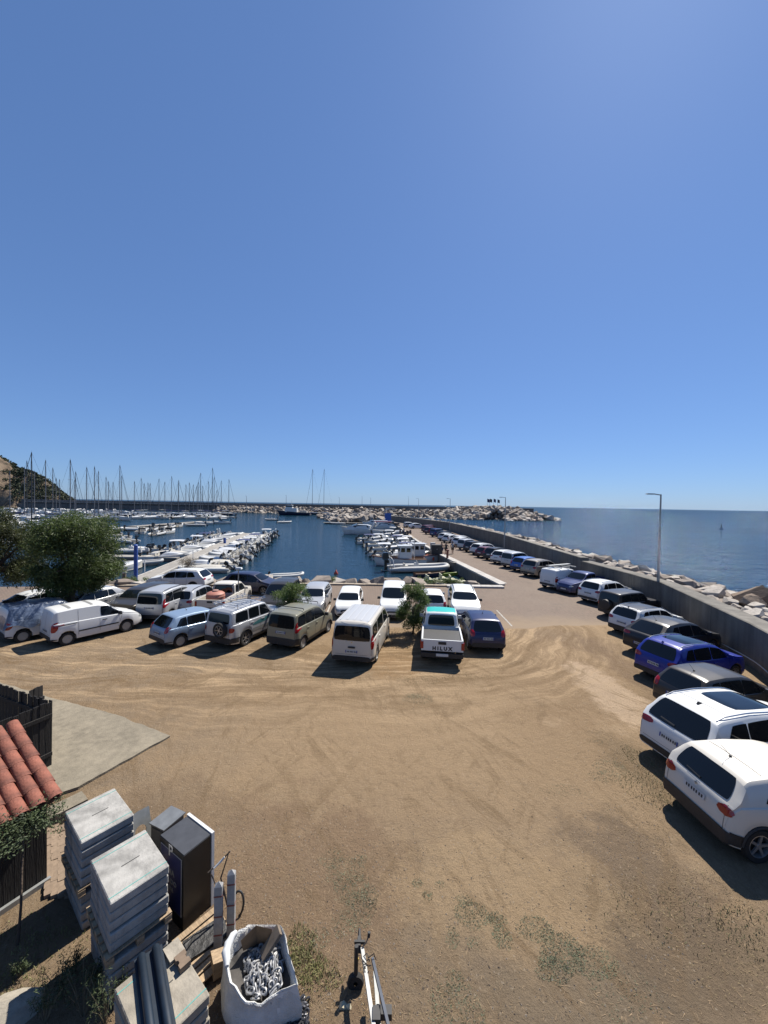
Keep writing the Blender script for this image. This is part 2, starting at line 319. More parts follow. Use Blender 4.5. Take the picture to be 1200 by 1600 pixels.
def dirt_mat():
    m = bpy.data.materials.new('dry_earth'); m.use_nodes = True; nt = m.node_tree; b = nt.nodes['Principled BSDF']; b.inputs['Roughness'].default_value = .97; b.inputs['Specular IOR Level'].default_value = .15
    L = nt.links.new
    tc = nd(nt, 'ShaderNodeTexCoord'); P = tc.outputs['Object']
    def nz(scale, detail=8, rough=.65, loc=(0,0,0), vec=None, scl=None):
        mp = nd(nt, 'ShaderNodeMapping'); mp.inputs['Location'].default_value = loc
        if scl: mp.inputs['Scale'].default_value = scl
        L(vec or P, mp.inputs['Vector']); n = nd(nt, 'ShaderNodeTexNoise'); n.inputs['Scale'].default_value = scale; n.inputs['Detail'].default_value = detail; n.inputs['Roughness'].default_value = rough
        L(mp.outputs['Vector'], n.inputs['Vector']); return n.outputs['Fac']
    def rng(v, a, c, lo=0, hi=1):
        r = nd(nt, 'ShaderNodeMapRange'); r.inputs['From Min'].default_value = a; r.inputs['From Max'].default_value = c; r.inputs['To Min'].default_value = lo; r.inputs['To Max'].default_value = hi; L(v, r.inputs['Value']); return r.outputs['Result']
    def mix(f, a, bcol):
        x = nd(nt, 'ShaderNodeMix', data_type='RGBA')
        L(f, x.inputs['Factor']) if not isinstance(f, float) else setattr(x.inputs['Factor'], 'default_value', f)
        for k, c in (('A', a), ('B', bcol)):
            if isinstance(c, tuple): x.inputs[k].default_value = (*c, 1)
            else: L(c, x.inputs[k])
        return x.outputs['Result']
    def math_(op, a, c):
        x = nd(nt, 'ShaderNodeMath', operation=op)
        for i, k in enumerate((a, c)):
            if isinstance(k, (int, float)): x.inputs[i].default_value = k
            else: L(k, x.inputs[i])
        return x.outputs[0]
    def blob(px, py, rx, ry, amp=.9, sc=.9):
        q = at(px, py, 0); ax = math_('DIVIDE', math_('SUBTRACT', X, q.x), rx); ay = math_('DIVIDE', math_('SUBTRACT', Y, q.y), ry)
        r2 = math_('ADD', math_('MULTIPLY', ax, ax), math_('MULTIPLY', ay, ay)); r2 = math_('ADD', r2, math_('MULTIPLY', math_('SUBTRACT', nz(sc, 9, .75, loc=(px*.01, py*.01, 0)), .5), amp*5)); return rng(r2, 1.15, .45)
    sep = nd(nt, 'ShaderNodeSeparateXYZ'); L(P, sep.inputs['Vector']); X, Y = sep.outputs['X'], sep.outputs['Y']
    sand, brown, grey, pale = (0.2219, 0.1559, 0.0921), (0.1385, 0.0958, 0.0578), (0.1718, 0.1305, 0.0891), (0.3125, 0.2324, 0.1488)
    c = mix(rng(nz(.18, 10, .7), .38, .64), sand, (0.1927, 0.1325, 0.0774))
    c = mix(rng(nz(.55, 10, .72, loc=(4, 9, 0)), .54, .66, 0, .6), c, brown)
    c = mix(rng(nz(.33, 10, .72, loc=(14, -5, 0)), .55, .68, 0, .55), c, pale)
    c = mix(math_('MULTIPLY', rng(nz(.07, 3, .5, loc=(31, 12, 0)), .42, .60), .5), c, (0.2625, 0.1896, 0.1156))
    # greyer gravelly ground near the building
    near = math_('MINIMUM', math_('ADD', rng(Y, 10.0, 5.5), rng(X, -2.0, -7.0)), 1.0); near = math_('MULTIPLY', near, rng(nz(.7, 10, .75, loc=(3, 3, 0)), .36, .58))
    c = mix(rng(near, 0, 1, 0, .75), c, grey)
    # worn, stained and dusty places
    for px, py, rx, ry, col, k in ((455, 1400, 2.2, 2.6, (0.1427, 0.0947, 0.0598), .75), (1010, 1390, 1.5, 1.8, (0.1082, 0.0795, 0.0548), .85), (1090, 1500, 1.6, .9, (0.1272, 0.0947, 0.0617), .7), (955, 1085, 1.0, 3.2, (0.3813, 0.2884, 0.1969), .8), (985, 1050, .7, 4.5, (0.1209, 0.0825, 0.0548), .7), (860, 992, 2.2, 1.2, (0.1583, 0.1141, 0.0764), .6), (930, 1010, 1.6, 1.4, (0.1396, 0.0969, 0.0617), .65), (1000, 1200, .8, 1.6, (0.1209, 0.0897, 0.0548), .7), (250, 1290, 1.6, 1.4, (0.1333, 0.0918, 0.0578), .6), (620, 1030, 1.6, 2.2, (0.1906, 0.1122, 0.0500), .7), (330, 1080, 4, 1.4, (0.1844, 0.1223, 0.0656), .5), (800, 1390, 2.2, 1.3, (0.2864, 0.2049, 0.1176), .6), (900, 1560, 1.4, .7, (0.1333, 0.1069, 0.0744), .6), (700, 1540, 1.2, .8, (0.1459, 0.1122, 0.0764), .5), (560, 1020, 6, .8, (0.1718, 0.1141, 0.0617), .5)):
        c = mix(math_('MULTIPLY', blob(px, py, rx, ry), k*.8), c, col)
    # tyre tracks: ruts that run along the lot and sweep round to the right
    dx = math_('MAXIMUM', math_('SUBTRACT', X, 1.0), 0); dy = math_('SUBTRACT', Y, 23.5)
    r = math_('ADD', math_('SQRT', math_('ADD', math_('MULTIPLY', dx, dx), math_('MULTIPLY', dy, dy)), 0), math_('MULTIPLY', nz(.12, 3, .5, loc=(9, 4, 0)), 4.5))
    r = math_('SUBTRACT', r, 2.25)
    cx = nd(nt, 'ShaderNodeCombineXYZ'); L(math_('MULTIPLY', r, 2.6), cx.inputs['X']); L(math_('MULTIPLY', X, .22), cx.inputs['Y']); L(math_('MULTIPLY', Y, .18), cx.inputs['Z'])
    st = nz(1.0, 10, .72, vec=cx.outputs['Vector'])
    band = math_('MULTIPLY', rng(r, 3.6, 6.0), rng(r, 12.5, 8.5)); band = math_('MULTIPLY', band, rng(nz(.3, 8, .7, loc=(1, 7, 0)), .30, .46))
    c = mix(math_('MULTIPLY', rng(st, .52, .60, 0, .85), band), c, (0.1407, 0.0937, 0.0509))
    c = mix(math_('MULTIPLY', rng(st, .49, .40, 0, .95), band), c, (0.3281, 0.2364, 0.1419))
    # older wheel ruts crossing the middle and the lower right
    for kx, ky, loc, k in ((2.1, 1.5, (2, 2, 0), .6), (1.6, -.9, (5, 8, 0), .5), (2.4, .5, (9, 1, 0), .45)):
        cx2 = nd(nt, 'ShaderNodeCombineXYZ'); L(math_('ADD', math_('MULTIPLY', X, kx), math_('MULTIPLY', Y, ky)), cx2.inputs['X']); L(math_('MULTIPLY', Y, .25), cx2.inputs['Y'])
        st2 = nz(1.0, 9, .7, vec=cx2.outputs['Vector'], loc=loc); c = mix(math_('MULTIPLY', rng(st2, .54, .60, 0, k), rng(nz(.3, 8, .7, loc=loc), .46, .56)), c, (0.1407, 0.0958, 0.0538))
    # fine grains, grit and straw
    c = mix(rng(nz(3.2, 12, .82, loc=(7, 7, 0)), .56, .68, 0, .5), c, (0.1198, 0.0815, 0.0490))
    c = mix(rng(nz(4.1, 12, .82, loc=(1, 8, 0)), .55, .68, 0, .5), c, (0.2605, 0.1937, 0.1215))
    c = mix(rng(nz(13, 8, .85), .58, .70, 0, .8), c, (0.0886, 0.0611, 0.0373))
    c = mix(rng(nz(17, 8, .85, loc=(5, 5, 0)), .57, .70, 0, .8), c, (0.3125, 0.2446, 0.1665))
    vo = nd(nt, 'ShaderNodeTexVoronoi'); vo.inputs['Scale'].default_value = 7; L(P, vo.inputs['Vector'])
    c = mix(rng(vo.outputs['Distance'], .14, .07, 0, .6), c, (0.2813, 0.2293, 0.1665))
    L(c, b.inputs['Base Color'])
    h = math_('ADD', math_('MULTIPLY', nz(3.5, 9, .75), 1.0), math_('MULTIPLY', st, .25)); h = math_('ADD', h, math_('MULTIPLY', nz(22, 6, .8), .45))
    bp = nd(nt, 'ShaderNodeBump'); bp.inputs['Strength'].default_value = 1.0; bp.inputs['Distance'].default_value = .075; L(h, bp.inputs['Height']); L(bp.outputs['Normal'], b.inputs['Normal'])
    return m
M_DIRT = dirt_mat()

# ------------------------------------------------------------------ water
tag(MB().add([(-30000, -30000, WATER_Z), (30000, -30000, WATER_Z), (30000, 40000, WATER_Z), (-30000, 40000, WATER_Z)], [(0, 1, 2, 3)]).build('sea', M_SEA), kind='structure')
# ------------------------------------------------------------------ paths of the shore
QUAY = [(-140, 22), (-60, 26.5), (-20.8, 31.2), (-5.5, 33.2), (10.4, 33.4), (8.0, 53), (6.2, 75), (4.8, 116), (1.5, 150), (-11, 194)]
WALL = [(5, -16), (10.5, 2), (13.4, 10), (16.2, 16), (19.4, 27), (18.9, 36.6), (20.4, 68), (18.5, 108), (12.1, 134), (-7.5, 195)]
OUTER = [(-330, 336), (-130, 318), (-10, 285), (60, 248), (92, 236)]
hw = [(p[0], p[1]) for p in QUAY]+[(-7.5, 196), (-9, 284), (-130, 317), (-330, 334), (-600, 330), (-600, 0), (-160, 21)]
tag(MB().add([(x, y, WATER_Z+.012) for x, y in hw], [tuple(range(len(hw)-1, -1, -1))]).build('harbour_water', M_HARB), kind='structure')
def at_off(path, s, off):
    p, d = poly_at(path, s); n = Vector((d.y, -d.x)); return Vector((p.x+n.x*off, p.y+n.y*off)), d
# ------------------------------------------------------------------ paved quay and pier
inner = [Vector(p) for p in QUAY]; outer = [Vector((p[0]+.4, p[1])) for p in WALL]
poly = [(p.x, p.y) for p in inner]+[(p.x, p.y) for p in reversed(outer)]+[(-140, -16)]
bm = bmesh.new(); vs_ = [bm.verts.new((x, y, -.02)) for x, y in poly]; f = bm.faces.new(vs_); bmesh.ops.triangulate(bm, faces=[f]); bmesh.ops.recalc_face_normals(bm, faces=bm.faces)
for f in bm.faces:
    if f.normal.z < 0: f.normal_flip()
me = bpy.data.meshes.new('paved_quay'); bm.to_mesh(me); bm.free(); me.materials.append(M_PAVER)
tag(link('paved_quay', me), kind='structure')
qf = MB()
for a, b_ in zip(QUAY, QUAY[1:]):
    qf.add([(a[0], a[1], -.03), (b_[0], b_[1], -.03), (b_[0], b_[1], -3), (a[0], a[1], -3)], [(0, 1, 2, 3)])
tag(qf.build('quay_face', M_QUAY), kind='structure')
# kerb stones on the water's edge, each its own block
kerb = tag(empty('quay_kerb', (0, 0, 0)), kind='structure')
kb = MB().box((0, 0, 0), (1, 1, 1)).mesh('kerb_stone', M_KERB)
def kerb_run(path, s0, s1, step, width, name, m, parent, z=.03, hgt=.16, inset=None):
    s = s0
    while s < s1:
        c, d = at_off(path, s+step/2, (width/2 if inset is None else inset))
        o = link(name, kb, parent, (c.x, c.y, z+random.uniform(-.006, .006)), (0, 0, math.atan2(d.y, d.x)+random.uniform(-.004, .004)), (step-.02, width, hgt)); set_mat(o, m); s += step
l0 = poly_len(QUAY[:3]); l1 = poly_len(QUAY[:5]); 
kerb_run(QUAY, l0-6, l1-.4, .98, .42, 'kerb_stone', M_KERB, kerb)
band = tag(empty('quay_edge_band', (0, 0, 0)), kind='structure')
kerb_run(QUAY, l1+.5, l1+46, 1.15, .55, 'edge_stone', M_KERBW, band)
kerb_run(QUAY, l1+1.3, l1+24, 1.15, .5, 'edge_stone', M_KERBW, band, z=-.03, hgt=.06, inset=.84)
kerb_run(QUAY, l1+46, l1+110, 2.3, .55, 'edge_stone', M_KERB, band)
# pale strip along the front of the inner corner
fr = tag(empty('corner_band', (0, 0, 0)), kind='structure')
for k in range(5):
    o = link('edge_stone', kb, fr, (6.0+k*.98, 33.02, .045), (0, 0, 0), (.96, .72, .17)); set_mat(o, M_KERBW)
# ------------------------------------------------------------------ dirt lot
def dirt_edge(x):            # far edge of the bare earth
    e = interp([(-60, 21), (-20, 21.2), (-11, 21.7), (-3, 21.9), (3, 22.0), (8.5, 22.2), (10, 22.9), (13, 23.1), (15, 22.9), (17, 21.5), (20, 20)], x)
    return e+.22*noise.noise((x*.9, 3, 0))+.12*noise.noise((x*3, 8, 0))
def dirt_z(x, y):
    z = .035*noise.noise((x*.35, y*.35, 0))+.016*noise.noise((x*1.3, y*1.3, 5))
    return z+.03
rows = []; xs = [-60+.5*i for i in range(64)]+[-28+.2*i for i in range(236)]
xs = sorted(set(round(x, 3) for x in xs))
def wall_x(y): return interp(sorted([(p[1], p[0]) for p in WALL[:6]]), y)
ny = 120
for j in range(ny+1):
    row = []
    for x in xs:
        e = dirt_edge(x); y = lerp(-14, 2.5, j/20) if j < 20 else lerp(2.5, e, ((j-20)/(ny-20)))
        xx = min(x, wall_x(y)+.15)
        z = dirt_z(xx, y); 
        if j >= ny-3: z = lerp(z, -.05, (j-(ny-3))/3)
        row.append((xx, y, z))
    rows.append(row)
tag(MB().grid(rows).build('dirt_lot', M_DIRT, smooth=60, fixn=False), kind='structure')
# concrete yard slab on the left
ys = MB(); zz = .085
pts = [at(266, 1149, zz), at(180, 1116, zz), at(80, 1090, zz), at(0, 1066, zz), at(-120, 1040, zz), at(-260, 1120, zz), at(-60, 1290, zz), at(122, 1229, zz)]
pe = []
for i, a in enumerate(pts):
    b_ = pts[(i+1) % len(pts)]; k = max(1, int((b_-a).length/.15))
    for j in range(k):
        q = a.lerp(b_, j/k); pe.append((q.x+.03*noise.noise((q.x*2.5, q.y*2.5, 1))+.02*noise.noise((q.x*11, q.y*11, 2)), q.y+.05*noise.noise((q.x*2.5, q.y*2.5, 7))))
ys.prism(pe[::-1], -.1, zz)
tag(ys.build('yard_slab', M_SLABG), kind='structure')
# ------------------------------------------------------------------ sea wall, in cast sections
sw = tag(empty('sea_wall', (18.9, 36.6, 0)), 'long grey concrete sea wall running along the pier behind the parked cars', 'wall')
def wall_sec(s0, s1, w, top, parent, m, z0=-.3, org=(18.9, 36.6)):
    n = max(2, int((s1-s0)/3)); mb = MB(); rows = []
    for i in range(n+1):
        s = lerp(s0+.012, s1-.012, i/n); a, d = at_off(WALL, s, 0); b, _ = at_off(WALL, s, w)
        rows.append([(p.x-org[0], p.y-org[1], z) for p, z in ((a, z0), (a, top-.04), (a+(b-a)*.05, top), (b-(b-a)*.05, top), (b, top-.04), (b, z0))])
    mb.grid(rows, close=True); k = len(rows[0]); mb.f.append(tuple(range(k))); mb.f.append(tuple(range((n)*k+k-1, n*k-1, -1)))
    return mb.build('wall_section', m, parent)
sj = poly_len(WALL[:6]); s = 0
while s < sj-.1:
    e = min(s+9.6, sj); 
    if sj-e < 2: e = sj
    wall_sec(s, e, 1.0, 1.95, sw, M_WALL); s = e
tot = poly_len(WALL)
while s < tot-.1:
    e = min(s+12, tot); wall_sec(s, e, .75, 2.25, sw, M_WALL); s = e
# white hose clipped along the wall foot
hz = []
for i in range(40):
    p, d = at_off(WALL, lerp(poly_len(WALL[:3]), poly_len(WALL[:5])-.2, i/39), -.28); hz.append((p.x, p.y, .48+.05*math.sin(i*.5)))
tag(MB().tube(hz, .022, 6).build('water_hose', mat('hose_white', (.55, .53, .48), .6), smooth=60), 'pale hose running along the foot of the sea wall', 'hose')
# faded stencil patches on the wall
# ------------------------------------------------------------------ rocks
def rock_mesh(seed, flat=.6):
    rd = random.Random(seed); bm = bmesh.new()
    for i in range(24):
        v = Vector((rd.gauss(0, 1), rd.gauss(0, 1), rd.gauss(0, 1))).normalized()*rd.uniform(.78, 1.08)
        q = Vector((max(-.72, min(.72, v.x)), max(-.6, min(.6, v.y)), max(-.58, min(.58, v.z))*flat*1.3))
        bm.verts.new(q)
    r = bmesh.ops.convex_hull(bm, input=bm.verts); bmesh.ops.delete(bm, geom=[g for g in r['geom_interior'] if isinstance(g, bmesh.types.BMVert)], context='VERTS')
    bmesh.ops.recalc_face_normals(bm, faces=bm.faces); me = bpy.data.meshes.new('rock'); bm.to_mesh(me); bm.free(); me.materials.append(M_ROCK); return me
ROCKS = [rock_mesh(i, .55+.05*(i % 5)) for i in range(12)]
RAW = [([v.co.copy() for v in m.vertices], [tuple(p.vertices) for p in m.polygons]) for m in ROCKS]
def rock_field(name, items, parent, singles=300, m=M_ROCK):
    """items: (pos, size); the nearest become rocks of their own, the rest one joined part"""
    items = sorted(items, key=lambda i: -i[1]/max(1, (i[0]-Vector((0, 0, 7))).length)); big = items[:singles]; rest = items[singles:]
    for p, s in big:
        k = random.randrange(12); s *= random.choice([.7, .9, 1, 1, 1.15])
        o = link('rock', ROCKS[k], parent, p, (random.uniform(-.5, .5), random.uniform(-.5, .5), random.uniform(0, 6.28)), (s*random.uniform(.8, 1.25), s*random.uniform(.8, 1.15), s*random.uniform(.7, 1.05)))
        if m is not M_ROCK: set_mat(o, m)
    if rest:
        mb = MB()
        for p, s in rest:
            vs, fs = RAW[random.randrange(12)]; rm = Matrix.Rotation(random.uniform(0, 6.28), 3, 'Z') @ Matrix.Rotation(random.uniform(-.5, .5), 3, 'X'); a, b, c = s*random.uniform(.8, 1.25), s*random.uniform(.8, 1.15), s*random.uniform(.7, 1.05)
            mb.add([rm @ Vector((v.x*a, v.y*b, v.z*c))+p for v in vs], fs)
        tag(mb.build('rock_mass', m, parent, fixn=False), kind='stuff')
def band_items(path, s0, s1, offs, prof, step, size, jit=.35):
    out = []; s = s0
    while s < s1:
        o = offs[0]
        while o < offs[1]:
            ss = s+random.uniform(-jit, jit)*step; oo = o+random.uniform(-jit, jit)*step
            p, d = at_off(path, max(0, ss), oo); sz = random.uniform(*size)
            out.append((Vector((p.x, p.y, interp(prof, oo)+random.uniform(-.18, .22)*sz)), sz)); o += step*.82
        s += step
    return out
arm = tag(empty('rock_armour', (0, 0, 0)), 'pale granite boulders piled along the seaward side of the sea wall', 'rocks')
it = band_items(WALL, 14, poly_len(WALL)-4, (1.4, 8.8), [(1.0, 1.45), (3, 1.5), (5.0, 1.1), (6.5, .2), (9, -1.7)], .90, (.45, 1.05))
rock_field('rock', it, arm, 300)
bk = MB(); rows = []
for i in range(60):
    s = lerp(4, poly_len(WALL), i/59); rows.append([(*at_off(WALL, s, o)[0], z) for o, z in ((.6, 1.1), (2.5, 1.2), (4.8, .8), (6.4, -.2), (9.5, -2.6))])
tag(bk.grid(rows).build('rock_bank', mat('bank_rubble', (.13, .11, .09), .95, var=.4, bump=.5, bscale=2), fixn=False), kind='structure')
for i, (o_, s_, sz) in enumerate(((21.7, 22.2, 1.3), (22.6, 22.9, 1.1), (21.0, 21.6, .8))):
    o = link('dark_boulder', ROCKS[i+4], None, (o_, s_, 1.7), (.5, .9+i, i), (sz, sz*.8, sz*1.1)); set_mat(o, M_ROCKD); tag(o, ['dark brown jagged boulder at the right edge, largest of three', 'dark brown jagged boulder at the right edge, farthest of three', 'dark brown jagged boulder at the right edge, smallest of three'][i], 'boulder')
# ------------------------------------------------------------------ outer breakwater
ob = tag(empty('breakwater_wall', (-130, 318, 0)), 'dark high breakwater wall closing the harbour along the horizon', 'breakwater')
def ob_sec(s0, s1):
    rows = []; n = 4
    for i in range(n+1):
        s = lerp(s0+.05, s1-.05, i/n); g = lambda o: at_off(OUTER, s, o)[0]
        rows.append([(g(o).x+130, g(o).y-318, z) for o, z in ((4.5, -2), (4.5, 2.2), (2.0, 2.3), (2.0, 4.6), (1.6, 6.0), (-1.2, 6.0), (-1.6, -2))])
    mb = MB().grid(rows, close=True); k = 7; mb.f.append(tuple(range(k))); mb.f.append(tuple(range(n*k+k-1, n*k-1, -1))); mb.build('wall_section', M_FARWALL, ob)
sl = poly_len(OUTER); ns = 20
for i in range(ns): ob_sec(sl*i/ns, sl*(i+1)/ns)
led = MB(); rows = []
for i in range(30):
    s = lerp(20, poly_len(OUTER[:2])+4, i/29); rows.append([(*at_off(OUTER, s, o)[0]-Vector((-130, 318)), z) for o, z in ((2.0, 4.2), (3.6, 4.2), (3.6, 3.9), (2.0, 3.9))])
led.grid(rows, close=True).build('ledge', mat('ledge_concrete', (.42, .40, .37), .9), ob)
orx = tag(empty('breakwater_rocks', (0, 0, 0)), 'band of pale boulders at the foot of the far breakwater wall', 'rocks')
it = band_items(OUTER, poly_len(OUTER[:2])-4, sl, (3.5, 16), [(3, 3.2), (7, 1.8), (16, -2.0)], 2.5, (1.4, 2.5))
rock_field('rock', it, orx, 200)
md = tag(empty('boulder_mound', (0, 0, 0)), 'rounded boulder mound at the seaward end of the far breakwater', 'rocks')
it = []; HEAD = [(44, 258), (70, 240), (92, 240), (103, 252)]; hl = poly_len(HEAD)
for k in range(950):
    s = random.uniform(0, hl); o = random.uniform(-14, 29); p, d = at_off(HEAD, s, o); t = s/hl
    top = interp([(0, 4.6), (.35, 6.2), (.6, 6.0), (1, -.5)], t); z = lerp(top, -1.8, min(1, abs(o)/lerp(28, 12, max(0, t-.4)/.6))**1.15)
    if z > -1.7: it.append((Vector((p.x, p.y, z)), random.uniform(1.7, 3.1)))
rock_field('rock', it, md, 300)
mh = tag(empty('pier_head_rocks', (0, 0, 0)), 'boulder pile around the inner end of the pier', 'rocks')
it = []
HD2 = [(-6, 158), (-12, 180), (-20, 205), (-26, 225)]; h2 = poly_len(HD2)
for k in range(330):
    s = random.uniform(0, h2); o = random.uniform(-13, 12); p, d = at_off(HD2, s, o); z = lerp(2.9, -1.7, (abs(o)/13)**1.1)*interp([(0, .25), (.3, 1), (.8, .9), (1, .3)], s/h2)
    it.append((Vector((p.x, p.y, z)), random.uniform(1.7, 3.0)))
rock_field('rock', it, mh, 200)
ke = tag(empty('shore_rocks', (0, 0, 0)), 'row of loose boulders between the quay kerb and the harbour water', 'rocks')
it = []
s = l0-3
while s < l1-1.5:
    p, d = at_off(QUAY, s, -random.uniform(.5, .9)); sz = random.uniform(.7, 1.35); it.append((Vector((p.x, p.y, -.15+random.uniform(-.2, .14))), sz))
    p, d = at_off(QUAY, s+.4, -random.uniform(1.5, 2.2)); it.append((Vector((p.x, p.y, -.75+random.uniform(-.2, .2))), random.uniform(.7, 1.3))); s += random.uniform(.95, 1.5)
rock_field('rock', it, ke, 300)
# ------------------------------------------------------------------ hill on the left
def hill_h(x, y):
    px = x/y*340   # x seen at the cliff's distance
    top = interp([(-520, 60), (-352, 54), (-340, 46), (-333, 40), (-326, 34), (-316, 31), (-305, 27), (-297, 22), (-289, 15), (-282, 9), (-275, 4), (-266, 0), (-255, -3)], px)
    top *= 1+.10*noise.noise((x*.06, y*.06, 1))+.07*noise.noise((x*.2, y*.2, 4))
    g = interp([(318, -.1), (330, .05), (337, .35), (347, .72), (362, 1.0), (420, 1.1), (520, 1.2)], y+10*noise.noise((x*.05, y*.05, 9)))
    return top*g-1.5+1.8*noise.noise((x*.12, y*.12, 7))*g
rows = [[(x, y, hill_h(x, y)) for x in [-620+5*i for i in range(20)]+[-520+2.2*i for i in range(118)]] for y in [312+2.0*j for j in range(30)]+[372+8*j for j in range(20)]]
hm = bpy.data.materials.new('hill_cliff'); hm.use_nodes = True; nt = hm.node_tree; b = nt.nodes['Principled BSDF']; b.inputs['Roughness'].default_value = .95
tc = nd(nt, 'ShaderNodeTexCoord'); n = nd(nt, 'ShaderNodeTexNoise'); n.inputs['Scale'].default_value = .12; n.inputs['Detail'].default_value = 9; n.inputs['Roughness'].default_value = .7; nt.links.new(tc.outputs['Object'], n.inputs['Vector'])
cr = nd(nt, 'ShaderNodeValToRGB'); e = cr.color_ramp.elements; e[0].position = .34; e[0].color = (.04, .035, .02, 1); e[1].position = .66; e[1].color = (.20, .15, .10, 1); k = e.new(.47); k.color = (.10, .07, .045, 1)
nt.links.new(n.outputs['Fac'], cr.inputs['Fac']); nt.links.new(cr.outputs['Color'], b.inputs['Base Color'])
bp = nd(nt, 'ShaderNodeBump'); bp.inputs['Strength'].default_value = 1; bp.inputs['Distance'].default_value = 2.5; nt.links.new(n.outputs['Fac'], bp.inputs['Height']); nt.links.new(bp.outputs['Normal'], b.inputs['Normal'])
tag(MB().grid(rows).build('hill', hm, smooth=35, fixn=False), kind='structure')
LEAFD = mat('scrub_leaf', (.045, .055, .022), .8, var=.5, vscale=.4)
sc = MB(); rd = random.Random(5)
for k in range(1700):
    x = rd.uniform(-420, -262); y = rd.uniform(328, 400)
    if x/y*340 < -330 and rd.random() < .9: continue
    h = hill_h(x, y)
    if h < 2: continue
    rr = rd.uniform(1.6, 3.6)
    for q in range(46):
        v = Vector((rd.gauss(0, 1), rd.gauss(0, 1), abs(rd.gauss(0, .8)))).normalized()*rr*rd.uniform(.55, 1.1); c = Vector((x, y, h+rr*.1))+v; s_ = rd.uniform(.4, .9)
        a = Vector((rd.gauss(0, 1), rd.gauss(0, 1), rd.gauss(0, 1))).normalized()*s_; b_ = a.orthogonal().normalized()*s_*.8
        sc.add([c-a, c+b_, c+a, c-b_], [(0, 1, 2, 3)])
tag(sc.build('hillside_scrub', LEAFD, fixn=False), 'dark green scrub covering the hillside above the marina', 'scrub', kind='stuff')
# ------------------------------------------------------------------ vehicles
M_GLASS = mat('tinted_glass', (.006, .008, .010), .04, spec=.45)
M_TYRE = mat('tyre_rubber', (.018, .017, .016), .85, bump=.2, bscale=40)
M_RIM = mat('alloy_rim', (.42, .42, .42), .35, metal=.7)
M_RIMD = mat('dark_rim', (.10, .10, .10), .4, metal=.5)
M_STEEL = mat('wheel_cover', (.34, .34, .33), .45, metal=.3)
M_BLK = mat('black_plastic', (.022, .022, .023), .6, var=.3, vscale=12)
M_RED = mat('red_lens', (.30, .004, .008), .15, coat=.3)
M_LENS = mat('clear_lens', (.45, .47, .48), .1, coat=.8, metal=.3)
M_PLATE = mat('plate_white', (.62, .62, .60), .5)
M_PBLUE = mat('plate_blue', (.02, .05, .28), .5)
M_CHROME = mat('chrome_trim', (.55, .55, .55), .2, metal=.9)
M_AMBER = mat('amber_lens', (.45, .16, .01), .2, coat=.5)

def wheel_meshes(kind):
    # unit wheel: radius 1, axle along Y, outside is -Y; a width of .62
    t = MB().lathe([(.0, -.06), (.64, -.05)], 24, 'Y').lathe([(.66, -.30), (.72, -.335), (.92, -.33), (.985, -.26), (1.0, -.12), (1.0, .12), (.985, .26), (.92, .33), (.66, .30)], 28, 'Y').mesh('tyre', M_TYRE, 40, True)
    r = MB(); r.lathe([(.67, -.29), (.62, -.30), (.60, -.22), (.60, .28)], 28, 'Y')
    if kind == 'steel':
        r.lathe([(.0, -.245), (.16, -.25), (.2, -.23), (.5, -.26), (.60, -.25)], 24, 'Y')
        for k in range(9):
            a = 2*math.pi*k/9; c = Vector((math.cos(a)*.42, -.252, math.sin(a)*.42)); r.box(c, (.16, .012, .07), m=Matrix.Rotation(-a, 3, 'Y'))
    else:
        n = 5 if kind == 'five' else (10 if kind == 'multi' else 6); w0, w1 = (.17, .12) if kind == 'five' else (.08, .07)
        r.lathe([(.0, -.255), (.12, -.26), (.15, -.2)], 14, 'Y')
        for k in range(n):
            a = 2*math.pi*k/n; m = Matrix.Rotation(-a, 3, 'Y')
            vs = [m @ Vector(v) for v in ((.1, -.25, -w0/2), (.63, -.285, -w1/2), (.63, -.285, w1/2), (.1, -.25, w0/2), (.1, -.17, -w0/2), (.63, -.2, -w1/2), (.63, -.2, w1/2), (.1, -.17, w0/2))]
            r.add(vs, [(0,1,2,3),(7,6,5,4),(0,4,5,1),(1,5,6,2),(2,6,7,3),(3,7,4,0)])
    return t, r.mesh('rim', M_STEEL if kind == 'steel' else M_RIM, 30, True)
WH = {k: wheel_meshes(k) for k in ('steel', 'five', 'multi', 'six')}

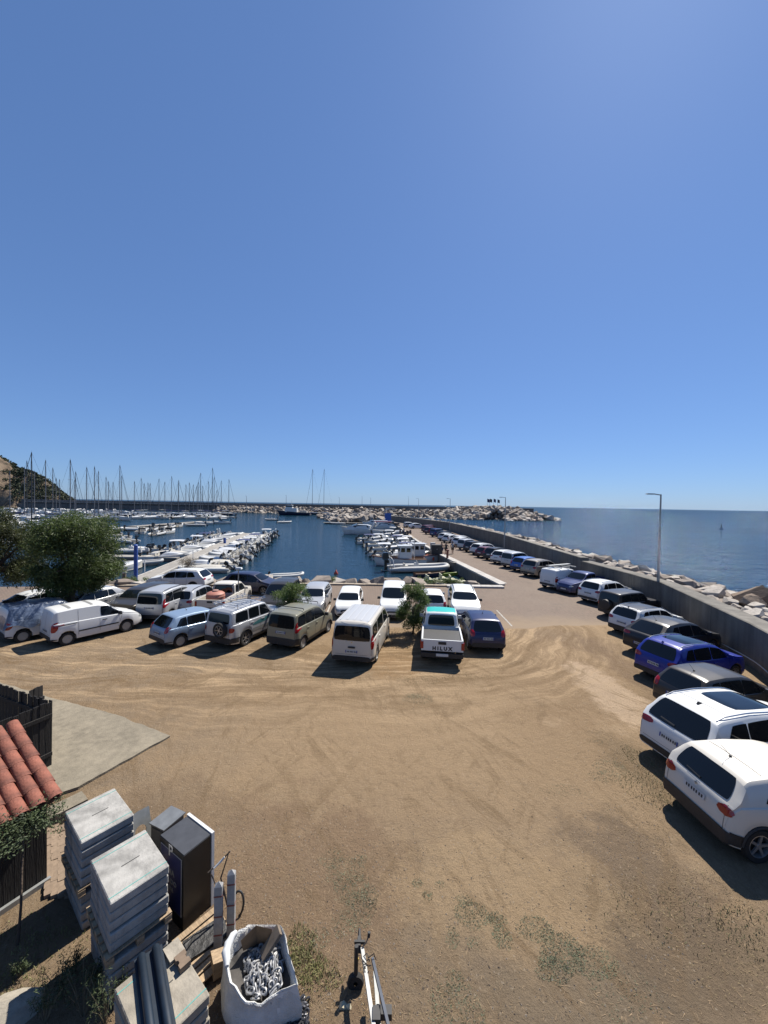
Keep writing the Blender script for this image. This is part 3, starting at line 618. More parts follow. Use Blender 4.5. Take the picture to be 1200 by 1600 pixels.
# type table: length, width, height; rear/front axle from the rear; wheel radius; roof line (x from the rear bumper, z)
TYPES = {
 'hatch': dict(L=4.05, W=1.70, ax=(.70, 3.22), wr=.31, top=[(0,.50),(.015,.72),(.05,.86),(.10,.98),(.16,1.03),(.52,1.42),(.68,1.46),(1.4,1.49),(2.1,1.46),(2.45,1.38),(3.12,.98),(3.3,.92),(3.8,.80),(3.98,.66),(4.05,.5)], belt=(.98,.90), tum=.32,
   side=[((.52,1.02),(1.02,.97),(1.02,1.30),(.76,1.34)), ((1.07,.97),(1.95,.93),(1.95,1.37),(1.07,1.37)), ((2.0,.93),(2.92,.93),(2.50,1.28),(2.0,1.37))], rw=(.66,.54,1.0,1.40), tl=((.58,.80),(.80,.80),(.78,1.10),(.60,1.04)), plate=.72),
 'suv': dict(L=4.35, W=1.82, ax=(.78, 3.42), wr=.35, top=[(0,.55),(.015,.78),(.05,.94),(.09,1.08),(.14,1.12),(.46,1.54),(.60,1.60),(1.4,1.645),(2.2,1.60),(2.55,1.52),(3.25,1.12),(3.42,1.06),(4.05,.96),(4.28,.78),(4.35,.55)], belt=(1.12,1.02), tum=.30,
   side=[((.62,1.17),(1.10,1.10),(1.10,1.45),(.84,1.49)), ((1.15,1.10),(2.02,1.06),(2.02,1.52),(1.15,1.51)), ((2.07,1.06),(3.06,1.05),(2.62,1.41),(2.07,1.52))], rw=(.72,.60,1.12,1.545), tl=((.52,.92),(.86,.90),(.84,1.10),(.55,1.05)), plate=.80),
 'bigsuv': dict(L=5.0, W=1.97, ax=(.95, 3.95), wr=.385, top=[(0,.60),(.015,.80),(.05,.98),(.10,1.10),(.15,1.14),(.58,1.63),(.75,1.69),(1.7,1.74),(2.7,1.69),(3.05,1.61),(3.75,1.20),(3.95,1.14),(4.65,1.03),(4.92,.85),(5.0,.6)], belt=(1.16,1.06), tum=.30,
   side=[((.78,1.20),(1.45,1.15),(1.45,1.55),(1.02,1.57)), ((1.50,1.15),(2.42,1.11),(2.42,1.61),(1.50,1.59)), ((2.47,1.11),(3.55,1.10),(3.10,1.48),(2.47,1.61))], rw=(.82,.66,1.15,1.635), tl=((.50,.98),(.94,.94),(.92,1.10),(.52,1.11)), plate=.86),
 'boxy': dict(L=4.6, W=1.78, ax=(.95, 3.65), wr=.38, top=[(0,.66),(.01,.85),(.03,1.05),(.05,1.20),(.16,1.76),(.24,1.81),(1.2,1.85),(2.3,1.83),(2.5,1.78),(2.98,1.26),(3.1,1.20),(4.2,1.10),(4.5,1.0),(4.58,.8),(4.6,.6)], belt=(1.20,1.14), tum=.16,
   side=[((.30,1.27),(1.15,1.24),(1.15,1.70),(.38,1.70)), ((1.22,1.24),(1.95,1.22),(1.95,1.72),(1.22,1.72)), ((2.02,1.22),(2.80,1.20),(2.45,1.68),(2.02,1.72))], rw=(.66,.60,1.24,1.68), tl=((.70,.86),(.86,.86),(.86,1.08),(.70,1.08)), plate=.78),
 'mpv': dict(L=4.1, W=1.72, ax=(.68, 3.30), wr=.32, top=[(0,.55),(.01,.80),(.03,1.0),(.05,1.15),(.14,1.70),(.22,1.77),(1.0,1.82),(1.9,1.80),(2.3,1.72),(3.10,1.15),(3.3,1.08),(3.85,.92),(4.04,.75),(4.1,.55)], belt=(1.14,1.04), tum=.14,
   side=[((.24,1.18),(.88,1.14),(.88,1.62),(.32,1.62)), ((.96,1.14),(1.75,1.10),(1.75,1.66),(.96,1.65)), ((1.82,1.10),(2.92,1.06),(2.40,1.56),(1.82,1.66))], rw=(.72,.64,1.10,1.68), tl=((.74,.92),(.85,.92),(.83,1.40),(.73,1.38)), plate=.90),
 'panel': dict(L=3.96, W=1.72, ax=(.62, 3.13), wr=.30, top=[(0,.50),(.01,.80),(.03,1.0),(.05,1.20),(.12,1.62),(.22,1.70),(1.0,1.74),(1.9,1.72),(2.3,1.64),(3.02,1.08),(3.25,1.02),(3.75,.86),(3.92,.70),(3.96,.5)], belt=(1.10,1.00), tum=.13,
   side=[((1.98,1.10),(2.90,1.04),(2.42,1.52),(1.98,1.57))], rw=None, tl=((.74,.72),(.85,.72),(.84,1.18),(.74,1.16)), plate=.72),
 'bigvan': dict(L=4.80, W=1.90, ax=(.98, 4.06), wr=.34, top=[(0,.50),(.01,.80),(.03,1.0),(.05,1.25),(.11,1.83),(.22,1.93),(1.2,1.96),(3.0,1.95),(3.35,1.86),(4.15,1.22),(4.3,1.14),(4.66,.92),(4.76,.72),(4.80,.5)], belt=(1.22,1.12), tum=.12,
   side=[((.22,1.26),(1.22,1.22),(1.22,1.75),(.28,1.75)), ((1.30,1.22),(2.62,1.18),(2.62,1.78),(1.30,1.77)), ((2.72,1.16),(3.95,1.14),(3.42,1.70),(2.72,1.79))], rw=(.82,.74,1.17,1.78), tl=((.82,.85),(.935,.85),(.92,1.42),(.82,1.42)), plate=.72),
 'coupe': dict(L=4.65, W=1.88, ax=(.85, 3.67), wr=.36, top=[(0,.60),(.015,.84),(.06,.98),(.12,1.08),(.22,1.12),(.85,1.55),(1.0,1.60),(1.7,1.66),(2.4,1.62),(2.8,1.52),(3.55,1.10),(3.7,1.04),(4.35,.94),(4.58,.76),(4.65,.55)], belt=(1.12,1.00), tum=.34,
   side=[((.98,1.16),(1.45,1.10),(1.45,1.46),(1.20,1.48)), ((1.50,1.10),(2.30,1.04),(2.30,1.52),(1.50,1.50)), ((2.35,1.04),(3.34,1.02),(2.85,1.42),(2.35,1.52))], rw=(.70,.56,1.13,1.54), tl=((.48,.92),(.88,.90),(.86,1.06),(.50,1.04)), plate=.62),
 'cab': dict(L=3.35, W=1.84, ax=(-.3, 2.45), wr=.38, top=[(0,.60),(.01,1.0),(.02,1.14),(.10,1.72),(.2,1.79),(.7,1.82),(1.1,1.80),(1.3,1.73),(1.95,1.24),(2.1,1.16),(2.95,1.06),(3.25,.92),(3.33,.72),(3.35,.55)], belt=(1.16,1.10), tum=.20,
   side=[((.14,1.20),(.72,1.17),(.72,1.66),(.22,1.66)), ((.78,1.17),(1.74,1.15),(1.32,1.60),(.78,1.68))], rw=(.66,.58,1.18,1.68), tl=None, plate=None),
}
_s = TYPES['suv']; _k = 4.12/4.35; _z = .965
TYPES['cross'] = dict(L=4.12, W=1.78, ax=(.63, 3.22), wr=.345, top=[(x*_k, z*_z) for x, z in _s['top']], belt=(1.12, 1.0), tum=.34,
   side=[((.78,1.16),(1.05,1.09),(1.05,1.38),(.98,1.39)), ((1.08,1.09),(1.92,1.03),(1.92,1.46),(1.08,1.44)), ((1.95,1.03),(2.90,1.01),(2.48,1.35),(1.95,1.46))], rw=(.66,.56,1.10,1.49), tl=_s['tl'], plate=.80)
class CarShape:
    def __init__(s, T):
        s.T = T; s.L = T['L']; s.W = T['W']
    def ztop(s, x):
        t = s.T['top']; k = .035 if x > .2 and x < s.L-.25 else .008
        return (interp(t, x-k)+interp(t, x)*2+interp(t, x+k))/4
    def plan(s, x):
        a = max(0, 1-x/.32); b = max(0, 1-(s.L-x)/.75)
        return 1-.13*a*a-.24*b*b
    def sill(s, x):
        z = .25+.10*max(0, 1-x/.5)+.03*max(0, 1-(s.L-x)/.5); ra = s.T['wr']+.055
        for xa in s.T['ax']:
            d = abs(x-xa)
            if d < ra: z = max(z, s.T['wr']+math.sqrt(ra*ra-d*d))
        return z
    def section(s, x):
        zt = s.ztop(x); w = s.W/2*s.plan(x); zs = min(s.sill(x), zt-.12); bl = lerp(s.T['belt'][0], s.T['belt'][1], x/s.L); zb = min(bl, zt-.06)
        zb = max(zb, zs+.02); h = zt-zb; rw_ = w-.05-s.T['tum']*max(0, h-.08); hb = zb-zs
        return [(0, max(.2, zs-.02)), (w-.10, max(.2, zs-.02)), (w-.025, zs), (w-.004, zs+.10*hb), (w, zs+.45*hb), (w-.012, zs+.80*hb), (w-.03, zb-.03*min(1, hb)), (w-.055, zb),
                (rw_, zt-.085*min(1, h/.3)), (rw_-.05, zt-.035*min(1, h/.3)), (rw_-.16, zt-.012), (rw_*.45, zt+.004), (0, zt+.01)]
    def stations(s):
        xs = {0, s.L}
        for x, _ in s.T['top']: xs.add(round(x, 3))
        n = int(s.L/.14)
        for i in range(n+1): xs.add(round(s.L*i/n, 3))
        ra = s.T['wr']+.055
        for xa in s.T['ax']:
            for k in range(13):
                x = xa-ra*math.cos(math.pi*k/12)
                if 0 < x < s.L: xs.add(round(x, 3))
            for e in (-1, 1):
                x = xa+e*(ra+.002)
                if 0 < x < s.L: xs.add(round(x, 3))
        xs = sorted(xs); out = [xs[0]]
        for x in xs[1:]:
            if x-out[-1] > .0015: out.append(x)
        return out
    def body(s):
        rows = []
        for x in s.stations():
            h = s.section(x); full = [(x, y, z) for y, z in h]+[(x, -y, z) for y, z in h[-2:0:-1]]
            rows.append(full)
        mb = MB().grid(rows, close=True); n = len(rows[0]); mb.f.append(tuple(range(n))); mb.f.append(tuple(range(len(mb.v)-1, len(mb.v)-n-1, -1)))
        return mb
def patch(bvh, corners, axis, off=.006, nu=8, nv=6, rnd=.12, org=0.0):
    """a thin skin laid on the body: corners are (y,z) seen along X or (x,z) seen along Y; axis 'rear','front','left','right','top'"""
    rows = []; c = [Vector(p) for p in corners]
    for j in range(nv+1):
        row = []
        for i in range(nu+1):
            u, v = i/nu, j/nv
            # round the corners a little
            uu, vv = u*2-1, v*2-1; k = rnd*(abs(uu)**3)*(abs(vv)**3); uu *= 1-k; vv *= 1-k; u, v = (uu+1)/2, (vv+1)/2
            p = (c[0]*(1-u)+c[1]*u)*(1-v)+(c[3]*(1-u)+c[2]*u)*v
            if axis == 'rear': o, d = Vector((-3, p.x, p.y)), Vector((1, 0, 0))
            elif axis == 'front': o, d = Vector((12, p.x, p.y)), Vector((-1, 0, 0))
            elif axis == 'left': o, d = Vector((p.x, 4, p.y)), Vector((0, -1, 0))
            elif axis == 'right': o, d = Vector((p.x, -4, p.y)), Vector((0, 1, 0))
            else: o, d = Vector((p.x, p.y, 6)), Vector((0, 0, -1))
            h = bvh.ray_cast(o, d)
            if h[0] is None:
                q = bvh.find_nearest(o+d*3.5); pos, nr = q[0], q[1]
            else: pos, nr = h[0], h[1]
            if nr.dot(d) > 0: nr = -nr
            row.append(pos+(nr*.8-d*.2)*off)
        rows.append(row)
    return MB().grid(rows)
def strip(bvh, pts, axis, w, off=.004, n=10):
    """thin band following a polyline on the body side"""
    mb = MB()
    for a, b in zip(pts, pts[1:]):
        a, b = Vector(a), Vector(b); d = (b-a).normalized(); nn = Vector((-d.y, d.x))*w/2
        m = patch(bvh, [a-nn, b-nn, b+nn, a+nn], axis, off, n, 1, 0); mb.add(m.v, m.f)
    return mb
PROTO = {}
def car_proto(tp):
    if tp in PROTO: return PROTO[tp]
    T = TYPES[tp]; S = CarShape(T); mb = S.body(); me = mb.mesh('body', M_BLK, 32, True); bvh = BVHTree.FromPolygons([tuple(v) for v in mb.v], mb.f)
    P = [('body', me, 'paint')]; L = T['L']
    def add(n, m, mt, sm=40): P.append((n, m.mesh(n, mt, sm, True), None))
    def zx(zt):  # x of the windscreen at height
        return None
    b1 = lerp(T['belt'][0], T['belt'][1], .75)
    # windscreen: seen from the front between cowl and roof header
    cow = [p for p in T['top'] if p[0] > L*.5]; hdr = max(p[1] for p in T['top'])
    sl = [(a, b) for a, b in zip(T['top'], T['top'][1:]) if a[0] > L*.35 and a[1]-b[1] > .3][0]
    zlo, zhi = sl[1][1]+.03, sl[0][1]-.02; wt = T['W']/2-.05-T['tum']*(zhi-b1)-.06; wb = T['W']/2-.12
    add('windscreen', patch(bvh, [(-wb, zlo), (wb, zlo), (wt, zhi), (-wt, zhi)], 'front', .007, 12, 8, .1), M_GLASS)
    if T['rw']:
        hb, ht, z0, z1 = T['rw']; add('rear_window', patch(bvh, [(-hb, z0), (hb, z0), (ht, z1), (-ht, z1)], 'rear', .008, 12, 8, .07), M_GLASS)
    for side in ('left', 'right'):
        for qi, q in enumerate(T['side']):
            if qi+1 < len(T['side']) and tp not in ('boxy', 'bigvan'):
                nx_ = T['side'][qi+1]; q = (q[0], (nx_[0][0]-.022, nx_[0][1]), (nx_[3][0]-.022, nx_[3][1]), q[3])
            add('side_window', patch(bvh, q, side, .006, 8, 5, .05), M_GLASS)
    z0 = lerp(.60, .75, (T['wr']-.3)/.09) if tp not in ('cab',) else .82
    for e in (-1, 1):
        w = T['W']/2; hz = interp(T['top'], L-.16)
        add('headlight', patch(bvh, [(e*(w-.42), hz-.24), (e*(w-.12), hz-.20), (e*(w-.13), hz-.05), (e*(w-.40), hz-.12)], 'front', .01, 8, 4, .3), M_LENS)
        if T['tl']: add('taillight', patch(bvh, [(e*a, b) for a, b in T['tl']], 'rear', .012, 6, 6, .25), M_RED)
    add('grille', patch(bvh, [(-.42, .46), (.42, .46), (.40, .62), (-.40, .62)], 'front', .008, 8, 3, .2), M_BLK)
    add('front_bumper', patch(bvh, [(-.62, .27), (.62, .27), (.60, .40), (-.60, .40)], 'front', .009, 10, 3, .2), M_BLK)
    add('number_plate', patch(bvh, [(-.26, .44), (.26, .44), (.26, .54), (-.26, .54)], 'front', .02, 4, 1, 0), M_PLATE)
    if T['plate']:
        z = T['plate']; add('number_plate', patch(bvh, [(-.26, z-.055), (.26, z-.055), (.26, z+.055), (-.26, z+.055)], 'rear', .016, 4, 1, 0), M_PLATE)
        add('rear_bumper', patch(bvh, [(-T['W']/2+.12, .36), (T['W']/2-.12, .36), (T['W']/2-.12, .54), (-T['W']/2+.12, .54)], 'rear', .014, 12, 3, .1), M_BLK)
    for side, e in (('left', 1), ('right', -1)):
        xs = [q[1][0]+.03 for q in T['side'][:-1]] if len(T['side']) > 1 else [1.93]
        seam = MB()
        for x in xs[-2:]:
            m = strip(bvh, [(x, .40), (x, b1-.02)], side, .010); seam.add(m.v, m.f)
        xf = T['side'][-1][1][0]+.02; m = strip(bvh, [(xf-.18, .40), (xf, b1-.06)], side, .010); seam.add(m.v, m.f)
        add('door_seam', seam, M_BLK)
        for q in T['side'][-2:]:
            x = q[0][0]+.16; h = MB().box((x, 0, 0), (.2, .03, .032)); pos = bvh.ray_cast(Vector((x, 4*e, b1-.12)), Vector((0, -e, 0)))
            if pos[0]:
                P.append(('door_handle', MB().box(pos[0]+Vector((0, e*.014, 0)), (.2, .03, .03)).mesh('door_handle', M_BLK, 40, True), 'handle'))
        mx = T['side'][-1][1][0]-.12; pos = bvh.ray_cast(Vector((mx, 4*e, b1+.02)), Vector((0, -e, 0)))[0] or Vector((mx, e*T['W']/2, b1))
        mm = MB().box(pos+Vector((.03, e*.13, .06)), (.10, .20, .15), taper=.8); mm.box(pos+Vector((.02, e*.03, .0)), (.08, .08, .04)); P.append(('wing_mirror', mm.mesh('wing_mirror', M_BLK, 40, True), 'mirror'))
    me.materials.append(M_BLK)
    for pg in me.polygons:
        if pg.normal.z < -.35: pg.material_index = 1
    PROTO[tp] = dict(parts=P, bvh=bvh, T=T, S=S, me=me); return PROTO[tp]
def car_patch(name, pr, corners, axis, m, root, off=.01, nu=8, nv=5, rnd=.1):
    o = patch(pr['bvh'], corners, axis, off, nu, nv, rnd).build(name, m, root, 40); o.location = (-pr['T']['L']/2, 0, 0); return o
def place_wheels(root, T, wh, rimmat=None, full=True, axs=None):
    t, r = WH[wh]
    for xa in (axs or T['ax']):
        for e in (-1, 1):
            loc = (xa-T['L']/2, e*(T['W']/2-.125), T['wr']); rot = (0, random.uniform(0, 6), 0 if e < 0 else math.pi)
            if full:
                w = link('wheel', None, root, loc, rot, T['wr']); w.empty_display_size = .1
                link('tyre', t, w); o = link('rim', r, w)
                if rimmat: set_mat(o, rimmat)
            else: link('wheel', WHJ, root, loc, rot, T['wr'])
def joined_wheel():
    t, r = WH['five']; mb = MB()
    mb.add([v.co for v in t.vertices], [tuple(p.vertices) for p in t.polygons]); k = len(mb.f); mb.add([v.co for v in r.vertices], [tuple(p.vertices) for p in r.polygons])
    me = mb.mesh('wheel', M_TYRE, 40, True); me.materials.append(M_RIM)
    for i, p in enumerate(me.polygons): p.material_index = 0 if i < k else 1
    return me
WHJ = joined_wheel()
def car(tp, name, label, cat, rear, th, pm, wheels='five', mirror=None, handle=None, roof=None, rails=None, far=False, s=1.0, skip=(), rimmat=None, aerial=None, flip=False, plate_blue=True, front=None, rear_clad=None, clad=False):
    """rear: ground point under the rear bumper; th: heading, degrees clockwise from +Y"""
    pr = car_proto(tp); T = pr['T']; L = T['L']; f = Vector((math.sin(R(th)), math.cos(R(th)), 0))
    c = Vector((rear[0], rear[1], 0))+f*L/2*s if front is None else Vector((front[0], front[1], 0))-f*L/2*s
    z = dirt_z(c.x, c.y)-.006 if c.y < dirt_edge(c.x)-.5 else -.022
    root = empty(name, (c.x, c.y, z), R(90-th)); root.scale = (s, s, s)
    for n, me, role in pr['parts']:
        if n in skip or (far and n in ('door_seam', 'door_handle', 'front_bumper')): continue
        o = link(n, me, root, (-L/2, 0, 0))
        if role == 'paint' or (role == 'mirror' and mirror != 'black') or (role == 'handle' and handle != 'black'): set_mat(o, pm)
    place_wheels(root, T, wheels, rimmat, not far)
    h = max(z_ for _, z_ in T['top']); xr = [x for x, z_ in T['top'] if z_ > h-.14]; x0, x1 = xr[0], xr[-1]
    rwid = T['W']/2-.05-T['tum']*(h-T['belt'][0])-.10
    if roof: car_patch('roof_panel', pr, [(x0+.02, -rwid), (x1, -rwid), (x1, rwid), (x0+.02, rwid)], 'top', roof, root, .008, 12, 8, .1)
    if rails:
        for e in (-1, 1):
            pts = []
            for k in range(11):
                x = lerp(x0+.1, x1-.05, k/10); zz_ = pr['bvh'].ray_cast(Vector((x, e*(rwid+.02), 6)), Vector((0, 0, -1)))[0].z
                pts.append((x-L/2, e*(rwid+.02), zz_+.045*math.sin(math.pi*min(1, max(0, k/10))**.5 if 0 < k < 10 else 0)**.3+.005))
            MB().tube(pts, .018, 6).build('roof_rail', rails, root, 50)
    if aerial:
        zz_ = pr['bvh'].ray_cast(Vector((x0+aerial[0], 0, 6)), Vector((0, 0, -1)))[0].z
        if aerial[1] == 'fin': MB().add([(x0+aerial[0]-L/2-.1, -.03, zz_), (x0+aerial[0]-L/2-.1, .03, zz_), (x0+aerial[0]-L/2+.1, 0, zz_), (x0+aerial[0]-L/2-.09, 0, zz_+.08)], [(0, 1, 3), (1, 2, 3), (2, 0, 3), (0, 2, 1)]).build('aerial', aerial[2] if len(aerial) > 2 else M_BLK, root)
        else:
            b = Vector((x0+aerial[0]-L/2, 0, zz_)); MB().cyl(b, b+Vector((0, 0, .03)), .035, .02, 8).cyl(b+Vector((0, 0, .02)), b+Vector((-.22, 0, .26)), .006, .004, 5).build('aerial', M_BLK, root)
    if rear_clad: car_patch('bumper_cladding', pr, [(-T['W']/2+.03, .34), (T['W']/2-.03, .34), (T['W']/2-.03, rear_clad), (-T['W']/2+.03, rear_clad)], 'rear', M_BLK, root, .022, 60, 4, .1)
    if rear_clad:
        for side in ('left', 'right'): car_patch('bumper_cladding', pr, [(.06, .375), (T['ax'][0]-T['wr']-.03, .345), (T['ax'][0]-T['wr']-.03, rear_clad-.04), (.04, rear_clad)], side, M_BLK, root, .016, 5, 3, 0)
    if clad:
        for side, e in (('left', 1), ('right', -1)):
            car_patch('sill_cladding', pr, [(T['ax'][0]+T['wr']+.06, .26), (T['ax'][1]-T['wr']-.06, .26), (T['ax'][1]-T['wr']-.06, .40), (T['ax'][0]+T['wr']+.06, .40)], side, M_BLK, root, .012, 8, 2, 0)
            for xa in T['ax']:
                pts = [(xa-L/2+(T['wr']+.05)*math.cos(a), e*(T['W']/2-.012), T['wr']+(T['wr']+.05)*math.sin(a)) for a in [R(5+170*k/14) for k in range(15)]]
                MB().tube(pts, .032, 6).build('arch_trim', M_BLK, root, 50)
    if not far and T['plate']:
        zp = T['plate'] if 'number_plate' not in skip else .875; ch_ = MB()
        for k in range(7):
            y0 = .19-.058*k-(.012 if k > 1 else 0)-(.012 if k > 4 else 0); q_ = patch(pr['bvh'], [(y0, zp-.032), (y0-.034, zp-.032), (y0-.034, zp+.032), (y0, zp+.032)], 'rear', .024, 1, 1, 0); ch_.add(q_.v, q_.f)
        ch_.build('plate_characters', M_BLK, root).location = (-L/2, 0, 0)
        sm_ = MB(); yy = T['rw'][0]+.03 if T['rw'] else .6
        for a_, b_ in (((-yy, .60), (-yy, T['belt'][0]-.06)), ((yy, .60), (yy, T['belt'][0]-.06)), ((-yy, .60), (yy, .60))): m_ = strip(pr['bvh'], [a_, b_], 'rear', .009); sm_.add(m_.v, m_.f)
        sm_.build('tailgate_seam', M_BLK, root).location = (-L/2, 0, 0)
    if plate_blue and not far and T['plate']:
        zp = T['plate'] if 'number_plate' not in skip else .875
        for e in (-1, 1): car_patch('plate_band', pr, [(e*.26, zp-.055), (e*.225, zp-.055), (e*.225, zp+.055), (e*.26, zp+.055)], 'rear', M_PBLUE, root, .019, 1, 1, 0)
    tag(root, label, cat)
    return root, pr
W_ = paint('white', (.58, .59, .585)); CREAM = paint('cream', (.56, .53, .465)); BLK = paint('black', (.012, .012, .014)); NAVY = paint('navy', (.012, .018, .05)); SILV = paint('silver', (.40, .41, .42), .35)
GREY = paint('grey', (.035, .033, .031), .2); BLUE = paint('cobalt', (.004, .017, .22)); LBLUE = paint('ice_blue', (.22, .30, .40), .35); SAGE = paint('sage', (.20, .195, .145), .2); BEIGE = paint('van_beige', (.50, .47, .41), .1)
MBLUE = paint('mid_blue', (.03, .10, .34), .2); MAROON = paint('maroon', (.10, .015, .022)); TEAL = paint('teal', (.015, .38, .34)); GBEIGE = paint('champagne', (.26, .235, .20), .4); DBLUE = paint('dark_blue', (.015, .03, .11), .2); ROYAL = paint('royal_blue', (.006, .014, .065), .1)
GRP = 'cars parked along the sea wall'
# --- right-hand row, nose to the sea wall, nearest first
c1, p1 = car('cross', 'parked_car', 'cream crossover with black bumper, nearest car in the lower right corner', 'car', (6.84, 8.26), 86, CREAM, 'five', aerial=(.42, 'rod'), rear_clad=.62, clad=True, s=1.0, skip=('taillight', 'number_plate', 'rear_bumper'), mirror='black')
for e in (-1, 1): car_patch('taillight', p1, [(e*.44, .97), (e*.66, .84), (e*.86, .93), (e*.74, 1.08)], 'rear', M_RED, c1, .016, 8, 6, .5)
pl = car_patch('number_plate', p1, [(-.26, .82), (.26, .82), (.26, .93), (-.26, .93)], 'rear', M_PLATE, c1, .02, 2, 1, 0)
car_patch('wiper', p1, [(-.02, 1.125), (.34, 1.15), (.34, 1.17), (-.02, 1.15)], 'rear', M_BLK, c1, .03, 4, 1, 0)
car_patch('badge', p1, [(-.05, .99), (.05, .99), (.05, 1.06), (-.05, 1.06)], 'rear', M_CHROME, c1, .015, 2, 2, .6)
car_patch('roof_seam', p1, [(.92, -.58), (.935, -.58), (.935, .58), (.92, .58)], 'top', M_BLK, c1, .004, 1, 8, 0)
tag(c1, group=GRP)
c2, p2 = car('bigsuv', 'parked_car', 'large white estate SUV with dark panoramic roof beside the cream crossover', 'car', (7.66, 10.10), 78, W_, 'multi', rails=M_CHROME, aerial=(.45, 'fin'))
car_patch('sunroof', p2, [(1.55, -.50), (3.0, -.47), (3.0, .47), (1.55, .50)], 'top', M_GLASS, c2, .008, 10, 8, .1); tag(c2, group=GRP)
car_patch('tailpipe_trim', p2, [(-.78, .46), (-.42, .46), (-.42, .53), (-.78, .53)], 'rear', M_BLK, c2, .02, 4, 1, .2); car_patch('wiper', p2, [(-.02, 1.19), (.40, 1.21), (.40, 1.24), (-.02, 1.22)], 'rear', M_BLK, c2, .03, 4, 1, 0)
car_patch('roof_seam', p2, [(1.12, -.64), (1.135, -.64), (1.135, .64), (1.12, .64)], 'top', M_BLK, c2, .004, 1, 8, 0)
c3, p3 = car('hatch', 'parked_car', 'dark bronze hatchback with sunlit roof between blue SUV and white SUV', 'car', (9.8, 12.75), 76, GREY, 'five', aerial=(.35, 'rod'), handle='x'); tag(c3, group=GRP)
c4, p4 = car('suv', 'parked_car', 'bright cobalt blue SUV with black glass roof by the wall', 'car', (10.9, 15.3), 72, BLUE, 'multi', rails=M_CHROME, aerial=(.1, 'fin', BLUE), rear_clad=.5); tag(c4, group=GRP)
car_patch('sunroof', p4, [(1.05, -.52), (2.35, -.50), (2.35, .50), (1.05, .52)], 'top', M_GLASS, c4, .008, 10, 8, .1)
c5, p5 = car('coupe', 'parked_car', 'near-black sloping-tail SUV just beyond the cobalt blue SUV', 'car', (12.1, 17.95), 71, BLK, 'multi', aerial=(.25, 'rod')); tag(c5, group=GRP)
c6, p6 = car('suv', 'parked_car', 'white compact SUV with black roof beside the tall lamp post', 'car', (13.05, 20.85), 69, W_, 'five', roof=BLK, rails=M_CHROME, aerial=(.15, 'fin'), s=.97, rear_clad=.6, clad=True); tag(c6, group=GRP)
c7, p7 = car('boxy', 'parked_car', 'boxy black off-roader with spare wheel on its back door', 'car', (14.4, 24.4), 68, BLK, 'six', s=.92, rimmat=M_RIMD); tag(c7, group=GRP)
def spare(root, pr, y=0.1, z=.98, cover=None, r=.35):
    L = pr['T']['L']; w = link('spare_wheel', None, root, (-L/2-.10, y, z), (0, 0, -math.pi/2), r); w.empty_display_size = .1
    link('tyre', WH['six'][0], w); o = link('rim', WH['six'][1], w)
    if cover: MB().lathe([(0, -.40), (.7, -.40), (.95, -.36), (1.03, -.2), (1.03, .3)], 24, 'Y').build('cover', cover, w, 40)
spare(c7, p7, .05, .95, M_BLK)
c8, p8 = car('suv', 'parked_car', 'white SUV between the black off-roader and the dark blue pickup', 'car', (15.0, 28.0), 64, W_, 'five', rails=M_CHROME); tag(c8, group=GRP)
# --- the rest of the row, smaller towards the pier end
far_list = [
 ('panel', (14.0, 32.6), 62, W_, 'white panel van with a roof rack parked against the sea wall', 'van', 1.03),
 ('suv', (14.4, 38.2), 58, GBEIGE, 'champagne grey SUV next to the white roof-rack van', 'car', 1.05),
 ('hatch', (14.3, 41.2), 57, MBLUE, 'mid blue hatchback behind the champagne grey SUV', 'car', 1.05),
 ('mpv', (14.0, 43.6), 57, SILV, 'silver-grey people carrier just beyond the mid blue hatchback', 'car', 1.0),
 ('bigsuv', (13.6, 46.4), 56, W_, 'tall white SUV near the middle of the wall row', 'car', .95),
 ('suv', (13.5, 49.4), 55, BLK, 'black SUV wedged between white SUV and maroon car', 'car', 1.0),
 ('hatch', (12.9, 51.7), 55, MAROON, 'maroon hatchback in the middle of the wall row', 'car', 1.0),
 ('bigsuv', (12.9, 54.6), 54, W_, 'white estate SUV just beyond the maroon hatchback', 'car', .95),
 ('suv', (12.6, 57.8), 54, BLK, 'black SUV opposite the three walking people', 'car', 1.0),
 ('mpv', (12.2, 60.6), 54, SILV, 'silver people carrier beside the walking people', 'car', .95),
 ('suv', (12.1, 65.0), 53, W_, 'white SUV, nearer of two standing side by side before the second lamp post', 'car', .98),
 ('suv', (12.6, 67.9), 52, W_, 'white SUV, farther of two side by side before the second lamp post', 'car', 1.0),
 ('hatch', (11.4, 71.5), 52, W_, 'white hatchback, nearer of the small white pair farther along the wall', 'car', 1.05),
 ('hatch', (11.2, 75.5), 52, W_, 'white hatchback, farther of the small white pair farther along the wall', 'car', 1.05),
 ('coupe', (11.5, 80.0), 50, BLK, 'low black car beyond the small white hatchbacks', 'car', 1.0),
 ('boxy', (10.7, 84.5), 50, DBLUE, 'dark boxy off-roader beyond the low black car', 'car', 1.0),
 ('mpv', (10.2, 91.5), 48, MAROON, 'dark red people carrier far along the pier', 'car', 1.0),
 ('bigvan', (10.2, 98.5), 48, MAROON, 'dark red van farthest in the red pair on the pier', 'van', .95),
 ('coupe', (7.6, 113.0), 75, W_, 'white car parked crosswise near the pier end', 'car', 1.0),
 ('mpv', (6.2, 117.5), 70, SILV, 'pale silver car beside the white car near the pier end', 'car', .95)]
